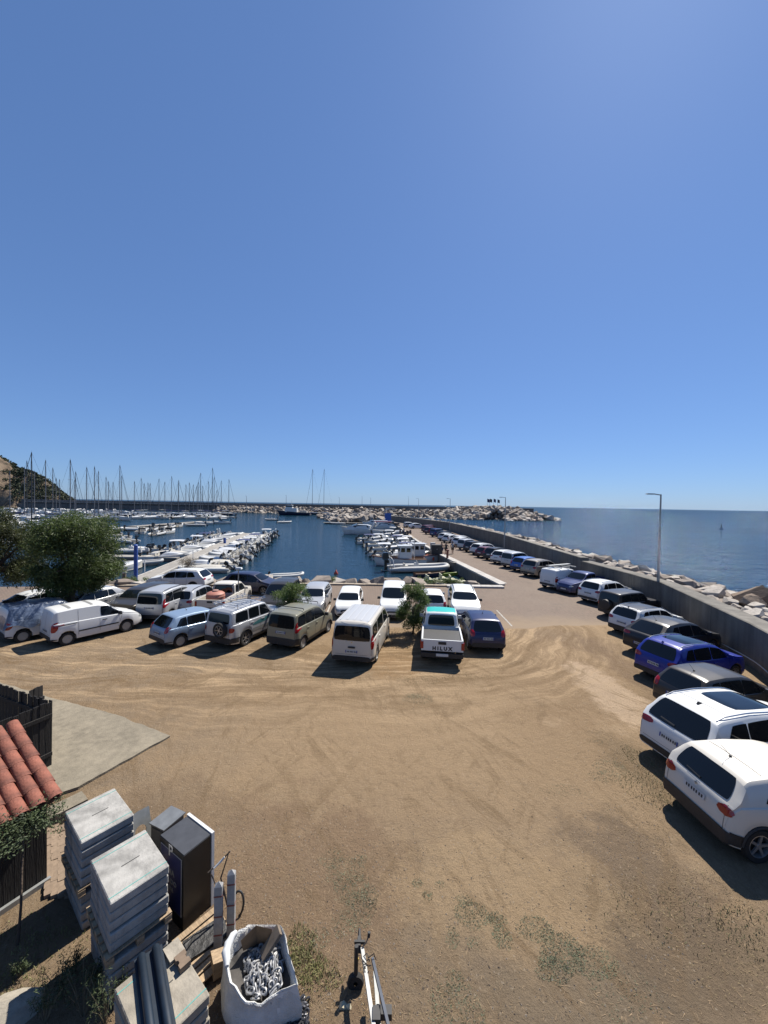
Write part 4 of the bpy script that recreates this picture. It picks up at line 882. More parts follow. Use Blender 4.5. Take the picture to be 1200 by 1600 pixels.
for tp, pos, th, pm, lab, cat, s in far_list:
    o, pr = car(tp, 'parked_van' if cat == 'van' else 'parked_car', lab, cat, pos, th, pm, 'steel', far=pos[1] > 48, s=s, rails=M_BLK if (tp in ('suv', 'bigsuv') and pos[1] < 60) else None); tag(o, group=GRP)
    if 'roof rack' in lab:
        for x in (-.9, .1, .9): MB().box((x-.3, 0, 1.84), (.09, 1.5, .07)).build('roof_bar', M_STEEL, o)
        MB().box((-.2, .25, 1.92), (2.6, .3, .05)).build('ladder', M_STEEL, o)
# pickup trucks
def pickup(name, label, rear, th, pm, roofm=None, bed='open', wheels='six', s=1.0, far=False, tailm=None, roll=None, front=None):
    L = 5.25; f = Vector((math.sin(R(th)), math.cos(R(th)), 0)); c = Vector((rear[0], rear[1], 0))+f*L/2*s
    z = dirt_z(c.x, c.y)-.006 if c.y < dirt_edge(c.x)-.5 else -.022
    root = empty(name, (c.x, c.y, z), R(90-th)); root.scale = (s, s, s)
    pr = car_proto('cab'); cx = -L/2+1.93
    for n, me, role in pr['parts']:
        if far and n in ('door_seam', 'door_handle'): continue
        o = link(n if n != 'body' else 'cab', me, root, (cx, 0, 0))
        if role in ('paint', 'mirror', 'handle'): set_mat(o, pm)
    # load bed with arches, 1.86 long
    b = MB(); w = .92
    prof = [(0, .62), (.30, .62)]+[(.98-.44*math.cos(a), .42+.44*math.sin(a)) for a in [R(26+128*k/10) for k in range(11)]]+[(1.90, .60)]
    for e in (-1, 1):
        lo = [(x-L/2, e*w, zz) for x, zz in prof]; mi = [(x-L/2, e*(w+.015), 1.0) for x, zz in prof]; hi = [(x-L/2, e*(w-.02), 1.17) for x, zz in prof]; inn = [(x-L/2, e*(w-.09), 1.17) for x, zz in prof]; bot = [(x-L/2, e*(w-.09), .70) for x, zz in prof]
        b.grid([lo, mi, hi, inn, bot])
    b.box((-L/2+1.88, 0, .92), (.05, 1.74, .5)); b.build('load_bed', pm, root, 35)
    MB().box((-L/2+.95, 0, .70), (1.84, 1.72, .05)).build('bed_floor', M_BLK, root)
    tg = MB().box((-L/2+.0, 0, .93), (.07, 1.80, .48)).build('tailgate', tailm or pm, root)
    MB().box((-L/2-.05, 0, .53), (.16, 1.80, .18)).build('rear_bumper', M_BLK, root); MB().box((-L/2-.14, 0, .56), (.02, .52, .11)).build('number_plate', M_PLATE, root)
    for e in (-1, 1): MB().box((-L/2-.005, e*.875, .93), (.1, .13, .30)).build('taillight', M_RED, root)
    MB().box((-L/2-.04, 0, 1.04), (.02, .34, .12)).build('tailgate_handle', M_BLK, root)
    MB().box((0, 0, .46), (4.2, .9, .16)).build('chassis', M_BLK, root)
    t, r = WH[wheels]
    for xa in (-L/2+.98+.0, cx+2.45):
        for e in (-1, 1):
            wv = link('wheel', None, root, (xa, e*.80, .385), (0, random.uniform(0, 6), 0 if e < 0 else math.pi), .385); link('tyre', t, wv); link('rim', r, wv)
    if roofm: car_patch('roof_panel', pr, [(.08, -.70), (1.26, -.70), (1.26, .70), (.08, .70)], 'top', roofm, root, .008, 8, 8, .1).location = (cx, 0, 0)
    if bed == 'cover':
        MB().box((-L/2+.85, 0, 1.10), (1.3, 1.70, .04)).build('bed_cover', M_BLK, root)
    if roll:
        m = MB().tube([(cx-.12, -.78, 1.15), (cx-.12, -.72, 1.72), (cx-.12, .72, 1.72), (cx-.12, .78, 1.15)], .035, 8); m.build('headboard_frame', M_BLK, root, 50)
    return tag(root, label, 'pickup'), pr
hx, hp = pickup('pickup_truck', 'white pickup with turquoise cab roof and HILUX lettering on its tailgate', (2.62, 16.5), 7, W_, roofm=TEAL, bed='cover')
tx = link('tailgate_lettering', text_mesh('H I L U X', .21, M_BLK, .004, .012), hx, (-5.25/2-.042, 0, .80), (math.pi/2, 0, -math.pi/2))
bx, _ = pickup('pickup_truck', 'dark blue pickup facing outwards beside the white roof-rack van', (19.0, 33.2), 243, DBLUE, s=.93); tag(bx, group=GRP)
fx, _ = pickup('pickup_truck', 'small grey pickup standing alone at the far pier end', (4.6, 122.5), 300, GREY, far=True, s=.95); tag(fx, group=GRP)
tk, _ = pickup('pickup_truck', 'white pickup carrying a pink water tank in its bed', (-10.35, 22.9), 1, CREAM, roll=True, s=.95)
tkp = tk.location+Vector((0, -1.55, .70)); M_TANK = mat('tank_pink', (.42, .17, .12), .6, var=.15)
wt = empty('water_tank', (tk.location.x-.08, tk.location.y-1.62, .68)); tag(wt, 'faded pink plastic water tank in the white pickup bed', 'tank')
MB().lathe([(.0, 0), (.52, 0), (.55, .08), (.55, .20), (.57, .23), (.55, .26), (.55, .42), (.57, .45), (.55, .48), (.54, .60), (.45, .68), (.20, .74), (0, .75)], 24).build('tank_body', M_TANK, wt, 30)
MB().lathe([(0, .82), (.16, .82), (.18, .80), (.18, .72)], 16).build('lid', mat('tank_lid', (.35, .2, .16), .6), wt, 30)
# --- front row on the bare earth
gB = 'cars in the front row on the dirt'
v1, q1 = car('bigvan', 'parked_van', 'pale beige passenger van seen from behind, left of the white pickup', 'van', (-1.28, 16.15), 10, BEIGE, 'steel', mirror='black', rear_clad=.5, roof=paint('roof_grey', (.40, .41, .42))); tag(v1, group=gB)
car_patch('tailgate_handle', q1, [(-.20, .86), (.20, .86), (.20, .94), (-.20, .94)], 'rear', M_BLK, v1, .03, 4, 1, .2); car_patch('badge', q1, [(-.05, 1.06), (.05, 1.06), (.05, 1.15), (-.05, 1.15)], 'rear', M_CHROME, v1, .02, 2, 2, .6)
for k in range(5): car_patch('roof_rib', q1, [(.4, -.62+.31*k-.02), (3.1, -.62+.31*k-.02), (3.1, -.62+.31*k+.02), (.4, -.62+.31*k+.02)], 'top', paint('roof_rib', (.50, .51, .52)), v1, .026, 10, 1, 0)
a1, _ = car('hatch', 'parked_car', 'royal blue hatchback parked right of the white pickup', 'car', (5.0, 17.9), 3, ROYAL, 'five', aerial=(.9, 'rod'), rear_clad=.45, s=1.03); tag(a1, group=gB)
k1, kp = car('mpv', 'parked_van', 'sage green people-carrier van with black bumper between off-roader and beige van', 'van', (-4.75, 17.85), 19, SAGE, 'steel', mirror='black', rear_clad=.66, clad=True); tag(k1, group=gB)
for x in (-1.2, .2):
    MB().tube([(x, -.72, 1.80), (x, -.70, 1.89), (x, .70, 1.89), (x, .72, 1.80)], .02, 6).build('roof_bar', M_BLK, k1, 50)
j1, jp = car('boxy', 'parked_car', 'silver off-roader with roof rack and rear spare wheel', 'car', (-7.75, 17.95), 22, SILV, 'six', rear_clad=.62, clad=True, s=1.0); tag(j1, group=gB)
spare(j1, jp, -.28, .98, None, .36)
rk = MB()
for e in (-1, 1): rk.tube([(-1.9, e*.66, 1.98), (.3, e*.66, 1.98)], .018, 6); rk.tube([(-1.9, e*.66, 2.06), (.3, e*.66, 2.06)], .014, 6)
for k in range(8): rk.tube([(-1.9+.314*k, -.66, 1.97), (-1.9+.314*k, .66, 1.97)], .016, 5)
for x in (-1.7, -.8, .1):
    for e in (-1, 1): rk.cyl((x, e*.66, 1.83), (x, e*.66, 2.06), .014)
rk.build('roof_rack', M_CHROME, j1, 50)
for side in ('left', 'right'):
    car_patch('side_decal', jp, [(1.3, .86), (2.5, .86), (2.9, 1.10), (1.6, 1.02)], side, mat('decal_teal', (.05, .16, .17), .4), j1, .007, 10, 4, .2)
    car_patch('side_stripe', jp, [(1.4, .55), (3.2, .55), (3.2, .72), (1.4, .72)], side, mat('stripe_grey', (.20, .20, .19), .4), j1, .007, 10, 2, 0)
u1, _ = car('hatch', 'parked_car', 'ice blue hatchback parked left of the silver off-roader', 'car', (-10.6, 17.95), 34, LBLUE, 'steel', aerial=(.9, 'rod'), rear_clad=.42); tag(u1, group=gB)
f1, fp = car('panel', 'parked_van', 'white panel van with side rub strips standing before the big tree', 'van', (-15.95, 18.05), 34, W_, 'steel', mirror='black', handle='black', rear_clad=.42, skip=()); tag(f1, group=gB)
for side in ('right', 'left'):
    car_patch('rub_strip', fp, [(1.05, .56), (2.75, .56), (2.75, .62), (1.05, .62)], side, M_BLK, f1, .02, 8, 1, 0); car_patch('door_rail', fp, [(.10, .98), (1.0, .98), (1.0, 1.02), (.10, 1.02)], side, M_BLK, f1, .015, 6, 1, 0)
    m = strip(fp['bvh'], [(1.05, .42), (1.05, 1.58)], side, .012).build('door_seam', M_BLK, f1); m.location = (-3.96/2, 0, 0)
car_patch('door_seam', fp, [(.03, .52), (.045, .52), (.045, 1.58), (.03, 1.58)], 'rear', M_BLK, f1, .006, 1, 8, 0)
for x in (.7, 1.6): car_patch('roof_strip', fp, [(x, -.62), (x+.12, -.62), (x+.12, .62), (x, .62)], 'top', M_STEEL, f1, .012, 1, 8, 0)
g1, gp = car('panel', 'parked_van', 'white van half wrapped in a shiny blue-grey tarpaulin at the left edge', 'van', (-18.35, 18.35), 34, W_, 'steel', mirror='black', rear_clad=.42); tag(g1, group=gB)
M_TARP = mat('tarp', (.10, .13, .19), .28, var=.35, vscale=2.5, bump=.9, bscale=5, coat=.3)
rows = []
for i in range(31):
    x = lerp(-.06, 3.2, i/30); row = []; h = gp['S'].section(min(max(x, .02), 3.9)); pts = [Vector((y, z)) for y, z in h[5:]]
    pts = [Vector((h[5][0]+.05, lerp(h[5][1], .70, .6)+.12*math.sin(i*.55)))]+pts
    full = [Vector((p.x, p.y)) for p in pts]+[Vector((-p.x, p.y)) for p in pts[-2::-1]]
    for k, p in enumerate(full):
        wv = .035+.03*noise.noise((x*3, k*.9, 2))+.02*math.sin(x*9+k*.7); ctr = Vector((0, .9)); d = (p-ctr).normalized()
        q = p+d*wv; row.append((x-3.96/2, q.x, q.y))
    rows.append(row)
tp_ = MB().grid(rows); tp_.f.append(tuple(range(len(rows[0])))); tarp = tp_.build('tarpaulin', M_TARP, None, 60); tarp.location = g1.location; tarp.rotation_euler = g1.rotation_euler
tag(tarp, 'shiny blue-grey tarpaulin draped over the white van at left edge', 'tarpaulin')
# --- second row on the pavers
gC = 'cars in the second row on the pavers'
def car2(*a, **k):
    o, pr = car(*a, **k); tag(o, group=gC); return o
car2('mpv', 'parked_van', 'silver people-carrier van seen from behind, right of the big tree', 'van', (-13.15, 21.5), 3, SILV, 'multi', rails=M_BLK, rear_clad=.55, s=1.04)
car2('suv', 'parked_car', 'silver compact SUV between the silver van and the tank pickup', 'car', (-11.75, 22.9), 2, SILV, 'five', rails=M_BLK, rear_clad=.62, s=.97, clad=True).location.x += -.55
car2('mpv', 'parked_car', 'charcoal people carrier facing forward behind the left small bush', 'car', None, 182, GREY, 'steel', front=(-6.75, 23.1))
car2('hatch', 'parked_car', 'silver hatchback just right of the left small bush', 'car', None, 181, SILV, 'steel', front=(-4.55, 23.5), s=1.03)
car2('hatch', 'parked_car', 'small white city car facing forward behind the beige van', 'car', None, 180, W_, 'steel', front=(-2.15, 23.1), s=.95, mirror='black')
car2('mpv', 'parked_car', 'white people carrier facing forward left of the right small bush', 'car', None, 183, W_, 'steel', front=(.62, 22.9), s=.98, mirror='black')
car2('hatch', 'parked_car', 'white hatchback seen from behind right of the small bush', 'car', (3.15, 23.4), 2, W_, 'steel', s=1.0)
car2('suv', 'parked_car', 'white SUV facing forward behind the royal blue hatchback', 'car', None, 186, W_, 'five', front=(5.05, 22.75), mirror='black', rails=M_BLK)
car2('hatch', 'parked_car', 'white car with a sunshade in its windscreen at the far left edge', 'car', None, 203, W_, 'steel', front=(-21.3, 20.3), s=1.08)
car2('coupe', 'parked_car', 'pale silver car under the big tree left of its trunk', 'car', None, 200, SILV, 'steel', front=(-18.8, 21.2), s=.95)
car2('bigsuv', 'parked_car', 'dark grey car in the tree shade beside the silver van', 'car', None, 184, GREY, 'steel', front=(-15.2, 21.7), s=.94)
g2, gg = car('bigsuv', 'parked_car', 'white square-cut SUV parked side-on along the quay', 'car', (-13.85, 30.55), -90.5, W_, 'five', rails=M_BLK, s=.93, clad=True)
g3, _ = car('hatch', 'parked_car', 'black hatchback parked side-on by the water facing right', 'car', (-12.3, 30.1), 96, NAVY, 'five', s=1.05)
# ------------------------------------------------------------------ boats
M_GEL = mat('white_gelcoat', (.66, .66, .64), .35, var=.10, vscale=1.5, coat=.3)
M_GELC = mat('cream_gelcoat', (.56, .53, .46), .4, var=.12, vscale=1.5)
M_TUBE = mat('grey_hypalon', (.38, .385, .38), .6, var=.12)
M_TUBEW = mat('white_hypalon', (.60, .60, .57), .55, var=.10)
M_NAVYH = mat('navy_hull', (.015, .022, .05), .3, coat=.4)
M_DECK = mat('deck_grey', (.42, .40, .36), .7, var=.15)
M_TEAK = mat('teak', (.24, .14, .075), .7, var=.2, vscale=8)
M_COWL = mat('outboard_black', (.012, .013, .015), .3, coat=.4)
M_COWLG = mat('outboard_grey', (.40, .40, .40), .4)
M_CANV = mat('navy_canvas', (.02, .035, .12), .8, var=.2)
M_CANVW = mat('pale_canvas', (.50, .48, .43), .8, var=.15)
M_ALU = mat('mast_aluminium', (.16, .16, .17), .45, metal=.3)
M_MDARK = mat('mast_dark', (.03, .03, .035), .4)
M_ANTI = mat('antifoul_blue', (.03, .06, .14), .7)
M_REDB = mat('rust_red_trim', (.16, .045, .03), .6)
M_BUOY = mat('buoy_red', (.45, .06, .03), .5)
def hull_mesh(L, B, fb, fs, draft=.25, deck=None, n=14, fine=2.6, rim=.10, stern=.9):
    """boat hull, bow at +X; deck None = open boat with a sole, else a closed deck that height below the gunwale"""
    out = []; gun = []; inn = []; flo = []
    for i in range(n+1):
        t = i/n; x = L*(t-.5); b = B/2*(stern+(1-stern)*math.sin(min(1, t/.45)*math.pi/2))*max(0, 1-t**fine)**.75; zs = lerp(fs, fb, t*t)
        kz = -draft*max(0, 1-t**5); xo = x+.10*L*(t**3)*0
        b = max(b, .008); bi = max(.004, b-rim)
        rake = lambda z: x+.10*L*t**4*(z-kz)/(fb+draft)-.10*L*t**4
        half = [(0, kz), (b*.60, kz*.55), (b*.86, lerp(kz, zs, .38)), (b*.97, lerp(kz, zs, .72)), (b, zs)]
        row = [(rake(z), -y, z) for y, z in half[::-1]]+[(rake(z), y, z) for y, z in half[1:]]
        out.append(row); xr = rake(zs); zf = .12 if deck is None else zs-deck
        inn.append([(xr, -b, zs), (xr, -bi, zs+.015), (xr, -bi, zf), (xr, 0, zf+(.0 if deck is None else .04*b)), (xr, bi, zf), (xr, bi, zs+.015), (xr, b, zs)])
    h = MB().grid(out); k = len(out[0]); h.f.append(tuple(range(k)))
    d = MB().grid(inn); d.f.append(tuple(range(6, -1, -1)))
    return h, d
BM = {}
def cached(key, fn):
    if key not in BM: BM[key] = fn()
    return BM[key]
def outboard_parts():
    cw = MB()
    for z0, z1, sx, sy in ((.52, .60, .30, .24), (.60, .86, .40, .30), (.86, .95, .30, .22)): cw.box((-.12, 0, (z0+z1)/2), (sx, sy, z1-z0), taper=.9)
    lg = MB().box((-.10, 0, .22), (.16, .14, .62)); lg.box((-.14, 0, -.22), (.34, .10, .16)); lg.box((.02, 0, .42), (.12, .28, .20)); lg.box((-.16, 0, -.38), (.14, .03, .22)); lg.cyl((-.36, 0, -.22), (-.30, 0, -.22), .16, n=10)
    return cw.mesh('cowling', M_COWL, 40, True), lg.mesh('leg', M_COWL, 40, True)
def outboard(root, x, y, z, s=1.0, tilt=0.0, m=None):
    c, l = cached('ob', outboard_parts); e = link('outboard_motor', None, root, (x, y, z), (0, tilt, 0), s); e.empty_display_size = .1
    o = link('cowling', c, e)
    if m: set_mat(o, m)
    link('leg', l, e)
def boat(name, label, cat, pos, hd, group=None):
    """hd: heading of the bow, degrees clockwise from +Y"""
    o = empty(name, (pos[0], pos[1], WATER_Z), R(90-hd)); return tag(o, label, cat, group)
def rib(label, pos, hd, L=5.5, group=None, tube=None, cons=True, cowl=None, tilt=.0, ob=1.0, arch=False, cover=False, far=False, dark=False):
    o = boat('inflatable_boat', label, 'inflatable boat', pos, hd, group); B = L*.40; tube = tube or M_TUBE; r = .045*L
    def mk():
        h, d = hull_mesh(L*.93, B*.72, .50, .36, .25, None, 10); return h.mesh('hull', M_GEL, 50, True), d.mesh('deck', M_DECK, 30, True)
    a, b = cached(('rib', L), mk); link('hull', a, o); link('deck', b, o)
    def mt():
        pts = []; rs = []
        for k in range(25):
            u = k/24*2-1; t = 1-abs(u)**1.0; xx = -L/2+L*(math.sin(t*math.pi/2))**.85; yy = (B/2-r)*(1 if u < 0 else -1)*max(0, 1-t**3.4)**.6
            pts.append((xx if t > 0 else -L/2, yy, .40+.22*t**3)); rs.append(r*(.45 if k in (0, 24) else (.95 if k in (1, 23) else 1)))
        return MB().tube(pts, rs, 10).mesh('tube', M_TUBE, 60, True)
    t = link('tube', cached(('rt', L), mt), o); set_mat(t, tube)
    outboard(o, -L/2-.05, 0, .38, ob*L/5.5*1.15, tilt, cowl)
    if cover:
        def mc():
            rows = [[(lerp(-L*.42, L*.36, i/8), lerp(-1, 1, j/6)*B*.42*(1-.5*(i/8)**2), .55+.34*(1-abs(j/3-1)**1.5)*math.sin(math.pi*(.12+.8*i/8))) for j in range(7)] for i in range(9)]
            return MB().grid(rows).mesh('cover', M_CANVW, 50, True)
        link('cover', cached(('rc', L), mc), o)
    elif cons:
        c = MB().box((-L*.02, 0, .66), (.55, .62, .75), taper=.8); c.box((.06-L*.02, 0, 1.12), (.05, .5, .26)); link('console', cached(('rcon', L), lambda: c.mesh('console', M_GEL, 30, True)), o)
        s = MB().box((-L*.20, 0, .52), (.5, .8, .40)); s.box((-L*.20-.2, 0, .82), (.1, .8, .3)); link('seat', cached(('rs', L), lambda: s.mesh('seat', M_GELC, 30, True)), o)
        if not far:
            link('windscreen', cached(('rw', L), lambda: MB().box((-L*.02+.16, 0, 1.18), (.03, .5, .24)).mesh('windscreen', M_GLASS)), o)
    if arch:
        MB().tube([(-L*.42, -B*.36, .5), (-L*.44, -B*.30, 1.5), (-L*.46, -B*.2, 1.75), (-L*.46, B*.2, 1.75), (-L*.44, B*.30, 1.5), (-L*.42, B*.36, .5)], .05, 8).build('roll_bar', M_GEL, o, 50)
    return o
def motorboat(label, pos, hd, L=5.8, group=None, top=None, hullm=None, cowl=None, cabin=False, tilt=0, twin=False):
    o = boat('motor_boat', label, 'motor boat', pos, hd, group); B = L*.38
    def mk():
        h, d = hull_mesh(L, B, .95, .62, .3, None, 12); return h.mesh('hull', M_GEL, 50, True), d.mesh('deck', M_GELC, 30, True)
    a, b = cached(('mb', L), mk); q = link('hull', a, o); link('deck', b, o)
    if hullm: set_mat(q, hullm)
    def fd():   # foredeck / cuddy
        rows = []
        for i in range(9):
            t = lerp(.50, .97, i/8); x = L*(t-.5); w = B/2*max(0, 1-t**2.6)**.75*.92; zs = lerp(.62, .95, t*t); hh = .42*math.sin(math.pi*min(1, .25+.75*i/8)) if cabin else .12
            rows.append([(x-.02*L, -w, zs), (x-.02*L, -w*.7, zs+hh*.8), (x-.02*L, 0, zs+hh), (x-.02*L, w*.7, zs+hh*.8), (x-.02*L, w, zs)])
        m = MB().grid(rows); m.f.append((0, 1, 2, 3, 4)); return m.mesh('foredeck', M_GEL, 40, True)
    link('foredeck', cached(('fd', L, cabin), fd), o)
    def ws():
        m = MB(); x = L*.04
        m.grid([[(x-.25, -B*.36, .85), (x+.10, -B*.22, .85), (x+.15, 0, .85), (x+.10, B*.22, .85), (x-.25, B*.36, .85)], [(x-.42, -B*.33, 1.28), (x-.12, -B*.20, 1.30), (x-.08, 0, 1.31), (x-.12, B*.20, 1.30), (x-.42, B*.33, 1.28)]]); return m.mesh('windscreen', M_GLASS, 20, True)
    link('windscreen', cached(('ws', L), ws), o)
    def st():
        m = MB().box((-L*.12, -.35, .5), (.45, .45, .5)); m.box((-L*.12, .35, .5), (.45, .45, .5)); m.box((-L*.12-.2, -.35, .85), (.09, .45, .35)); m.box((-L*.12-.2, .35, .85), (.09, .45, .35)); m.box((-L*.36, 0, .45), (.5, B*.7, .42)); return m.mesh('seat', M_GELC, 30, True)
    link('seat', cached(('st', L), st), o)
    for y in ((-.3, .3) if twin else (0,)): outboard(o, -L/2-.06, y, .48, L/5.8*1.1, tilt, cowl)
    if top:
        def bi():
            m = MB().grid([[(lerp(-L*.28, L*.06, i/4), lerp(-1, 1, j/6)*B*.38, 1.95+.14*(1-abs(j/3-1)**2)-.06*abs(i/2-1)**2) for j in range(7)] for i in range(5)]); return m.mesh('canopy', M_CANV, 50, True)
        c = link('canopy', cached(('bi', L), bi), o); set_mat(c, top)
        def fr():
            m = MB()
            for x0, x1 in ((-L*.12, -L*.27), (-L*.12, L*.05), (-L*.12, -L*.1)): m.tube([(x0, -B*.40, .7), (x1, -B*.38, 1.93), (x1, B*.38, 1.93), (x0, B*.40, .7)], .016, 5)
            return m.mesh('canopy_frame', M_CHROME, 50, True)
        link('canopy_frame', cached(('fr', L), fr), o)
    return o
def cruiser(label, pos, hd, L=11, group=None, hullm=None, fly=False, far=False):
    o = boat('motor_cruiser', label, 'motor cruiser', pos, hd, group); B = L*.31
    def mk():
        h, d = hull_mesh(L, B, L*.17, L*.11, .5, .05, 16, 2.3); return h.mesh('hull', M_GEL, 50, True), d.mesh('deck', M_GELC, 30, True)
    a, b = cached(('cr', L), mk); q = link('hull', a, o); link('deck', b, o)
    if hullm: set_mat(q, hullm)
    z0 = L*.11
    def cab(ins=0, lift=0.0):
        rows = []; K = [(-.18, .36, .16), (-.10, .38, .19), (.10, .37, .19), (.20, .35, .155), (.30, .28, .10), (.38, .16, .07), (.42, .06, .055)]
        for x, w, h in K: rows.append([(L*x, s*B*w*(1 if q_ == 0 else .84), z0*.9+(L*h*.6 if q_ else 0)) for s, q_ in ((-1, 0), (-1, 1), (1, 1), (1, 0))])
        m = MB().grid(rows); m.f.append((0, 1, 2, 3)); return m
    link('cabin', cached(('cc', L), lambda: cab().mesh('cabin', M_GEL, 35, True)), o)
    def win():
        m = MB()
        for s in (-1, 1):
            m.add([(L*-.15, s*(B*.345), z0*.9+L*.055), (L*.14, s*(B*.335), z0*.9+L*.055), (L*.20, s*(B*.31), z0*.9+L*.075), (L*.08, s*(B*.322), z0*.9+L*.105), (L*-.13, s*(B*.328), z0*.9+L*.10)], [(0, 1, 2, 3, 4)])
        return m.mesh('cabin_window', M_GLASS)
    link('cabin_window', cached(('cw', L), win), o)
    def ws():
        return MB().grid([[(L*.205, -B*.27, z0*.9+L*.088), (L*.23, 0, z0*.9+L*.095), (L*.205, B*.27, z0*.9+L*.088)], [(L*.10, -B*.28, z0*.9+L*.128), (L*.12, 0, z0*.9+L*.135), (L*.10, B*.28, z0*.9+L*.128)]]).mesh('windscreen', M_GLASS, 40, True)
    link('windscreen', cached(('cws', L), ws), o)
    def ar(): return MB().tube([(-L*.20, -B*.40, z0), (-L*.24, -B*.38, z0+L*.09), (-L*.28, -B*.30, z0+L*.15), (-L*.28, B*.30, z0+L*.15), (-L*.24, B*.38, z0+L*.09), (-L*.20, B*.40, z0)], L*.016, 8).mesh('radar_arch', M_GEL, 50, True)
    link('radar_arch', cached(('ca', L), ar), o)
    def rl():
        m = MB(); top_ = []
        for k in range(9):
            t = lerp(.62, 1.0, k/8); b = B/2*max(.002, 1-t**2.3)**.75*.92; zs = lerp(L*.11, L*.17, t*t)
            for s in (-1, 1): m.cyl((L*(t-.5)-.03*L, s*b, zs), (L*(t-.5)-.03*L, s*b, zs+.55), .016, n=5)
        for s in (-1, 1): m.tube([(L*(t-.5)-.03*L, s*B/2*max(.002, 1-t**2.3)**.75*.92, lerp(L*.11, L*.17, t*t)+.55) for t in [lerp(.62, 1, k/8) for k in range(9)]], .018, 5)
        return m.mesh('bow_rail', M_CHROME, 50, True)
    if not far: link('bow_rail', cached(('crl', L), rl), o)
    if fly: MB().box((-L*.02, 0, z0*.9+L*.15), (L*.26, B*.62, L*.05), taper=.9).build('flybridge', M_GEL, o, 40)
    return o
def sailboat(label, pos, hd, mast, L=11, group=None, hullm=None, mm=None, sail=None, far=True):
    o = boat('sailing_yacht', label, 'sailing yacht', pos, hd, group); B = L*.31
    def mk():
        h, d = hull_mesh(L, B, L*.12, L*.095, .6, .02, 14, 2.2, stern=.72); return h.mesh('hull', M_GEL, 50, True), d.mesh('deck', M_DECK, 30, True)
    a, b = cached(('sb', L), mk); q = link('hull', a, o); link('deck', b, o)
    if hullm: set_mat(q, hullm)
    def cb():
        rows = [[(L*x, -B*w, L*.095), (L*x, -B*w*.8, L*.095+h), (L*x, B*w*.8, L*.095+h), (L*x, B*w, L*.095)] for x, w, h in ((-.20, .30, .45), (0, .30, .48), (.14, .24, .40), (.24, .12, .18))]
        m = MB().grid(rows); m.f.append((0, 1, 2, 3)); return m.mesh('cabin', M_GEL, 35, True)
    link('cabin', cached(('sc', L), cb), o)
    zb = L*.095+.4; x = L*.08; mt = MB().cyl((x, 0, zb-.3), (x, 0, mast), .15, .10, 8)
    for f in (.42, .70):
        mt.cyl((x, -B*.30*(1.2-f*.5), mast*f), (x, B*.30*(1.2-f*.5), mast*f), .03, n=5)
    mt.cyl((x, 0, mast), (x, 0, mast+.5), .02, n=4); mt.build('mast', mm or M_ALU, o, 50)
    MB().cyl((x-.1, 0, zb+1.0), (x-L*.40, 0, zb+1.0), .07, n=6).build('boom', mm or M_ALU, o, 50)
    MB().tube([(x-.2, 0, zb+1.18), (x-L*.15, 0, zb+1.25), (x-L*.38, 0, zb+1.14)], [.14, .2, .10], 8).build('sail_cover', sail or M_CANV, o, 50)
    w = MB(); g = .036
    w.cyl((x, 0, mast), (L*.47, 0, L*.12), g*1.7, n=4); w.cyl((x, 0, mast), (-L*.49, 0, L*.10), g*.6, n=4)
    for e in (-1, 1): w.cyl((x, 0, mast*.97), (x, e*B*.46, L*.10), g*.6, n=4)
    w.build('rigging', M_MDARK, o)
    return o
def fishing_boat(label, pos, hd, L=7.5, group=None, trim=None):
    o = boat('fishing_boat', label, 'fishing boat', pos, hd, group); B = L*.34
    h, d = hull_mesh(L, B, 1.35, .95, .5, .35, 14, 2.4, .12, .8); h.build('hull', M_GEL, o, 50); d.build('deck', M_TEAK, o, 30)
    rub = []
    for s in (-1, 1):
        MB().tube([(L*(t-.5)-.09*L*t**4*.1, s*(B/2*(.8+.2*math.sin(min(1, t/.45)*math.pi/2))*max(0, 1-t**2.4)**.75+.02), lerp(.95, 1.35, t*t)-.06) for t in [k/12 for k in range(13)]], .05, 6).build('rub_rail', trim or M_REDB, o, 50)
    wh = empty('wheelhouse', (-L*.12, 0, .9)); wh.parent = o
    MB().box((0, 0, .85), (1.7, 1.5, 1.7), taper=.93).build('house_wall', M_GEL, wh, 30); MB().box((.05, 0, 1.76), (2.0, 1.75, .09)).build('house_roof', M_GEL, wh, 30)
    for e in (-1, 1):
        for x in (-.38, .38): MB().box((x, e*.735, 1.22), (.52, .04, .52)).build('window', M_GLASS, wh)
    for y in (-.36, .36): MB().box((.825, y, 1.22), (.04, .55, .52)).build('window', M_GLASS, wh); MB().box((-.825, y, 1.22), (.04, .45, .52)).build('window', M_GLASS, wh)
    MB().cyl((-L*.30, 0, .6), (-L*.30, 0, 3.6), .05, .03, 6).cyl((-L*.30, 0, 2.6), (-L*.05, 0, 3.0), .03, n=5).build('mast', M_GEL, o, 50)
    rl = MB()
    for k in range(6):
        for e in (-1, 1): rl.cyl((L*(.05+.06*k), e*B*.40*(1-(.55+.06*k)**2.4)**.6*1.05, 1.0), (L*(.05+.06*k), e*B*.40*(1-(.55+.06*k)**2.4)**.6*1.05, 1.75), .018, n=5)
    rl.build('rail', M_CHROME, o)
    for k in range(5): MB().box((L*(.08+.05*k), random.uniform(-.5, .5), .85), (.35, .45, .32), rz=random.random()).build('fish_crate', random.choice([M_BUOY, M_CANV, M_REDB, M_BLK]), o)
    for k in range(3): MB().lathe([(0, -.26), (.13, -.2), (.15, 0), (.13, .2), (0, .26)], 10).build('fender', M_BUOY, o, 50).location = (L*(-.25+.2*k), -B*.49-.12, .6)
    return o
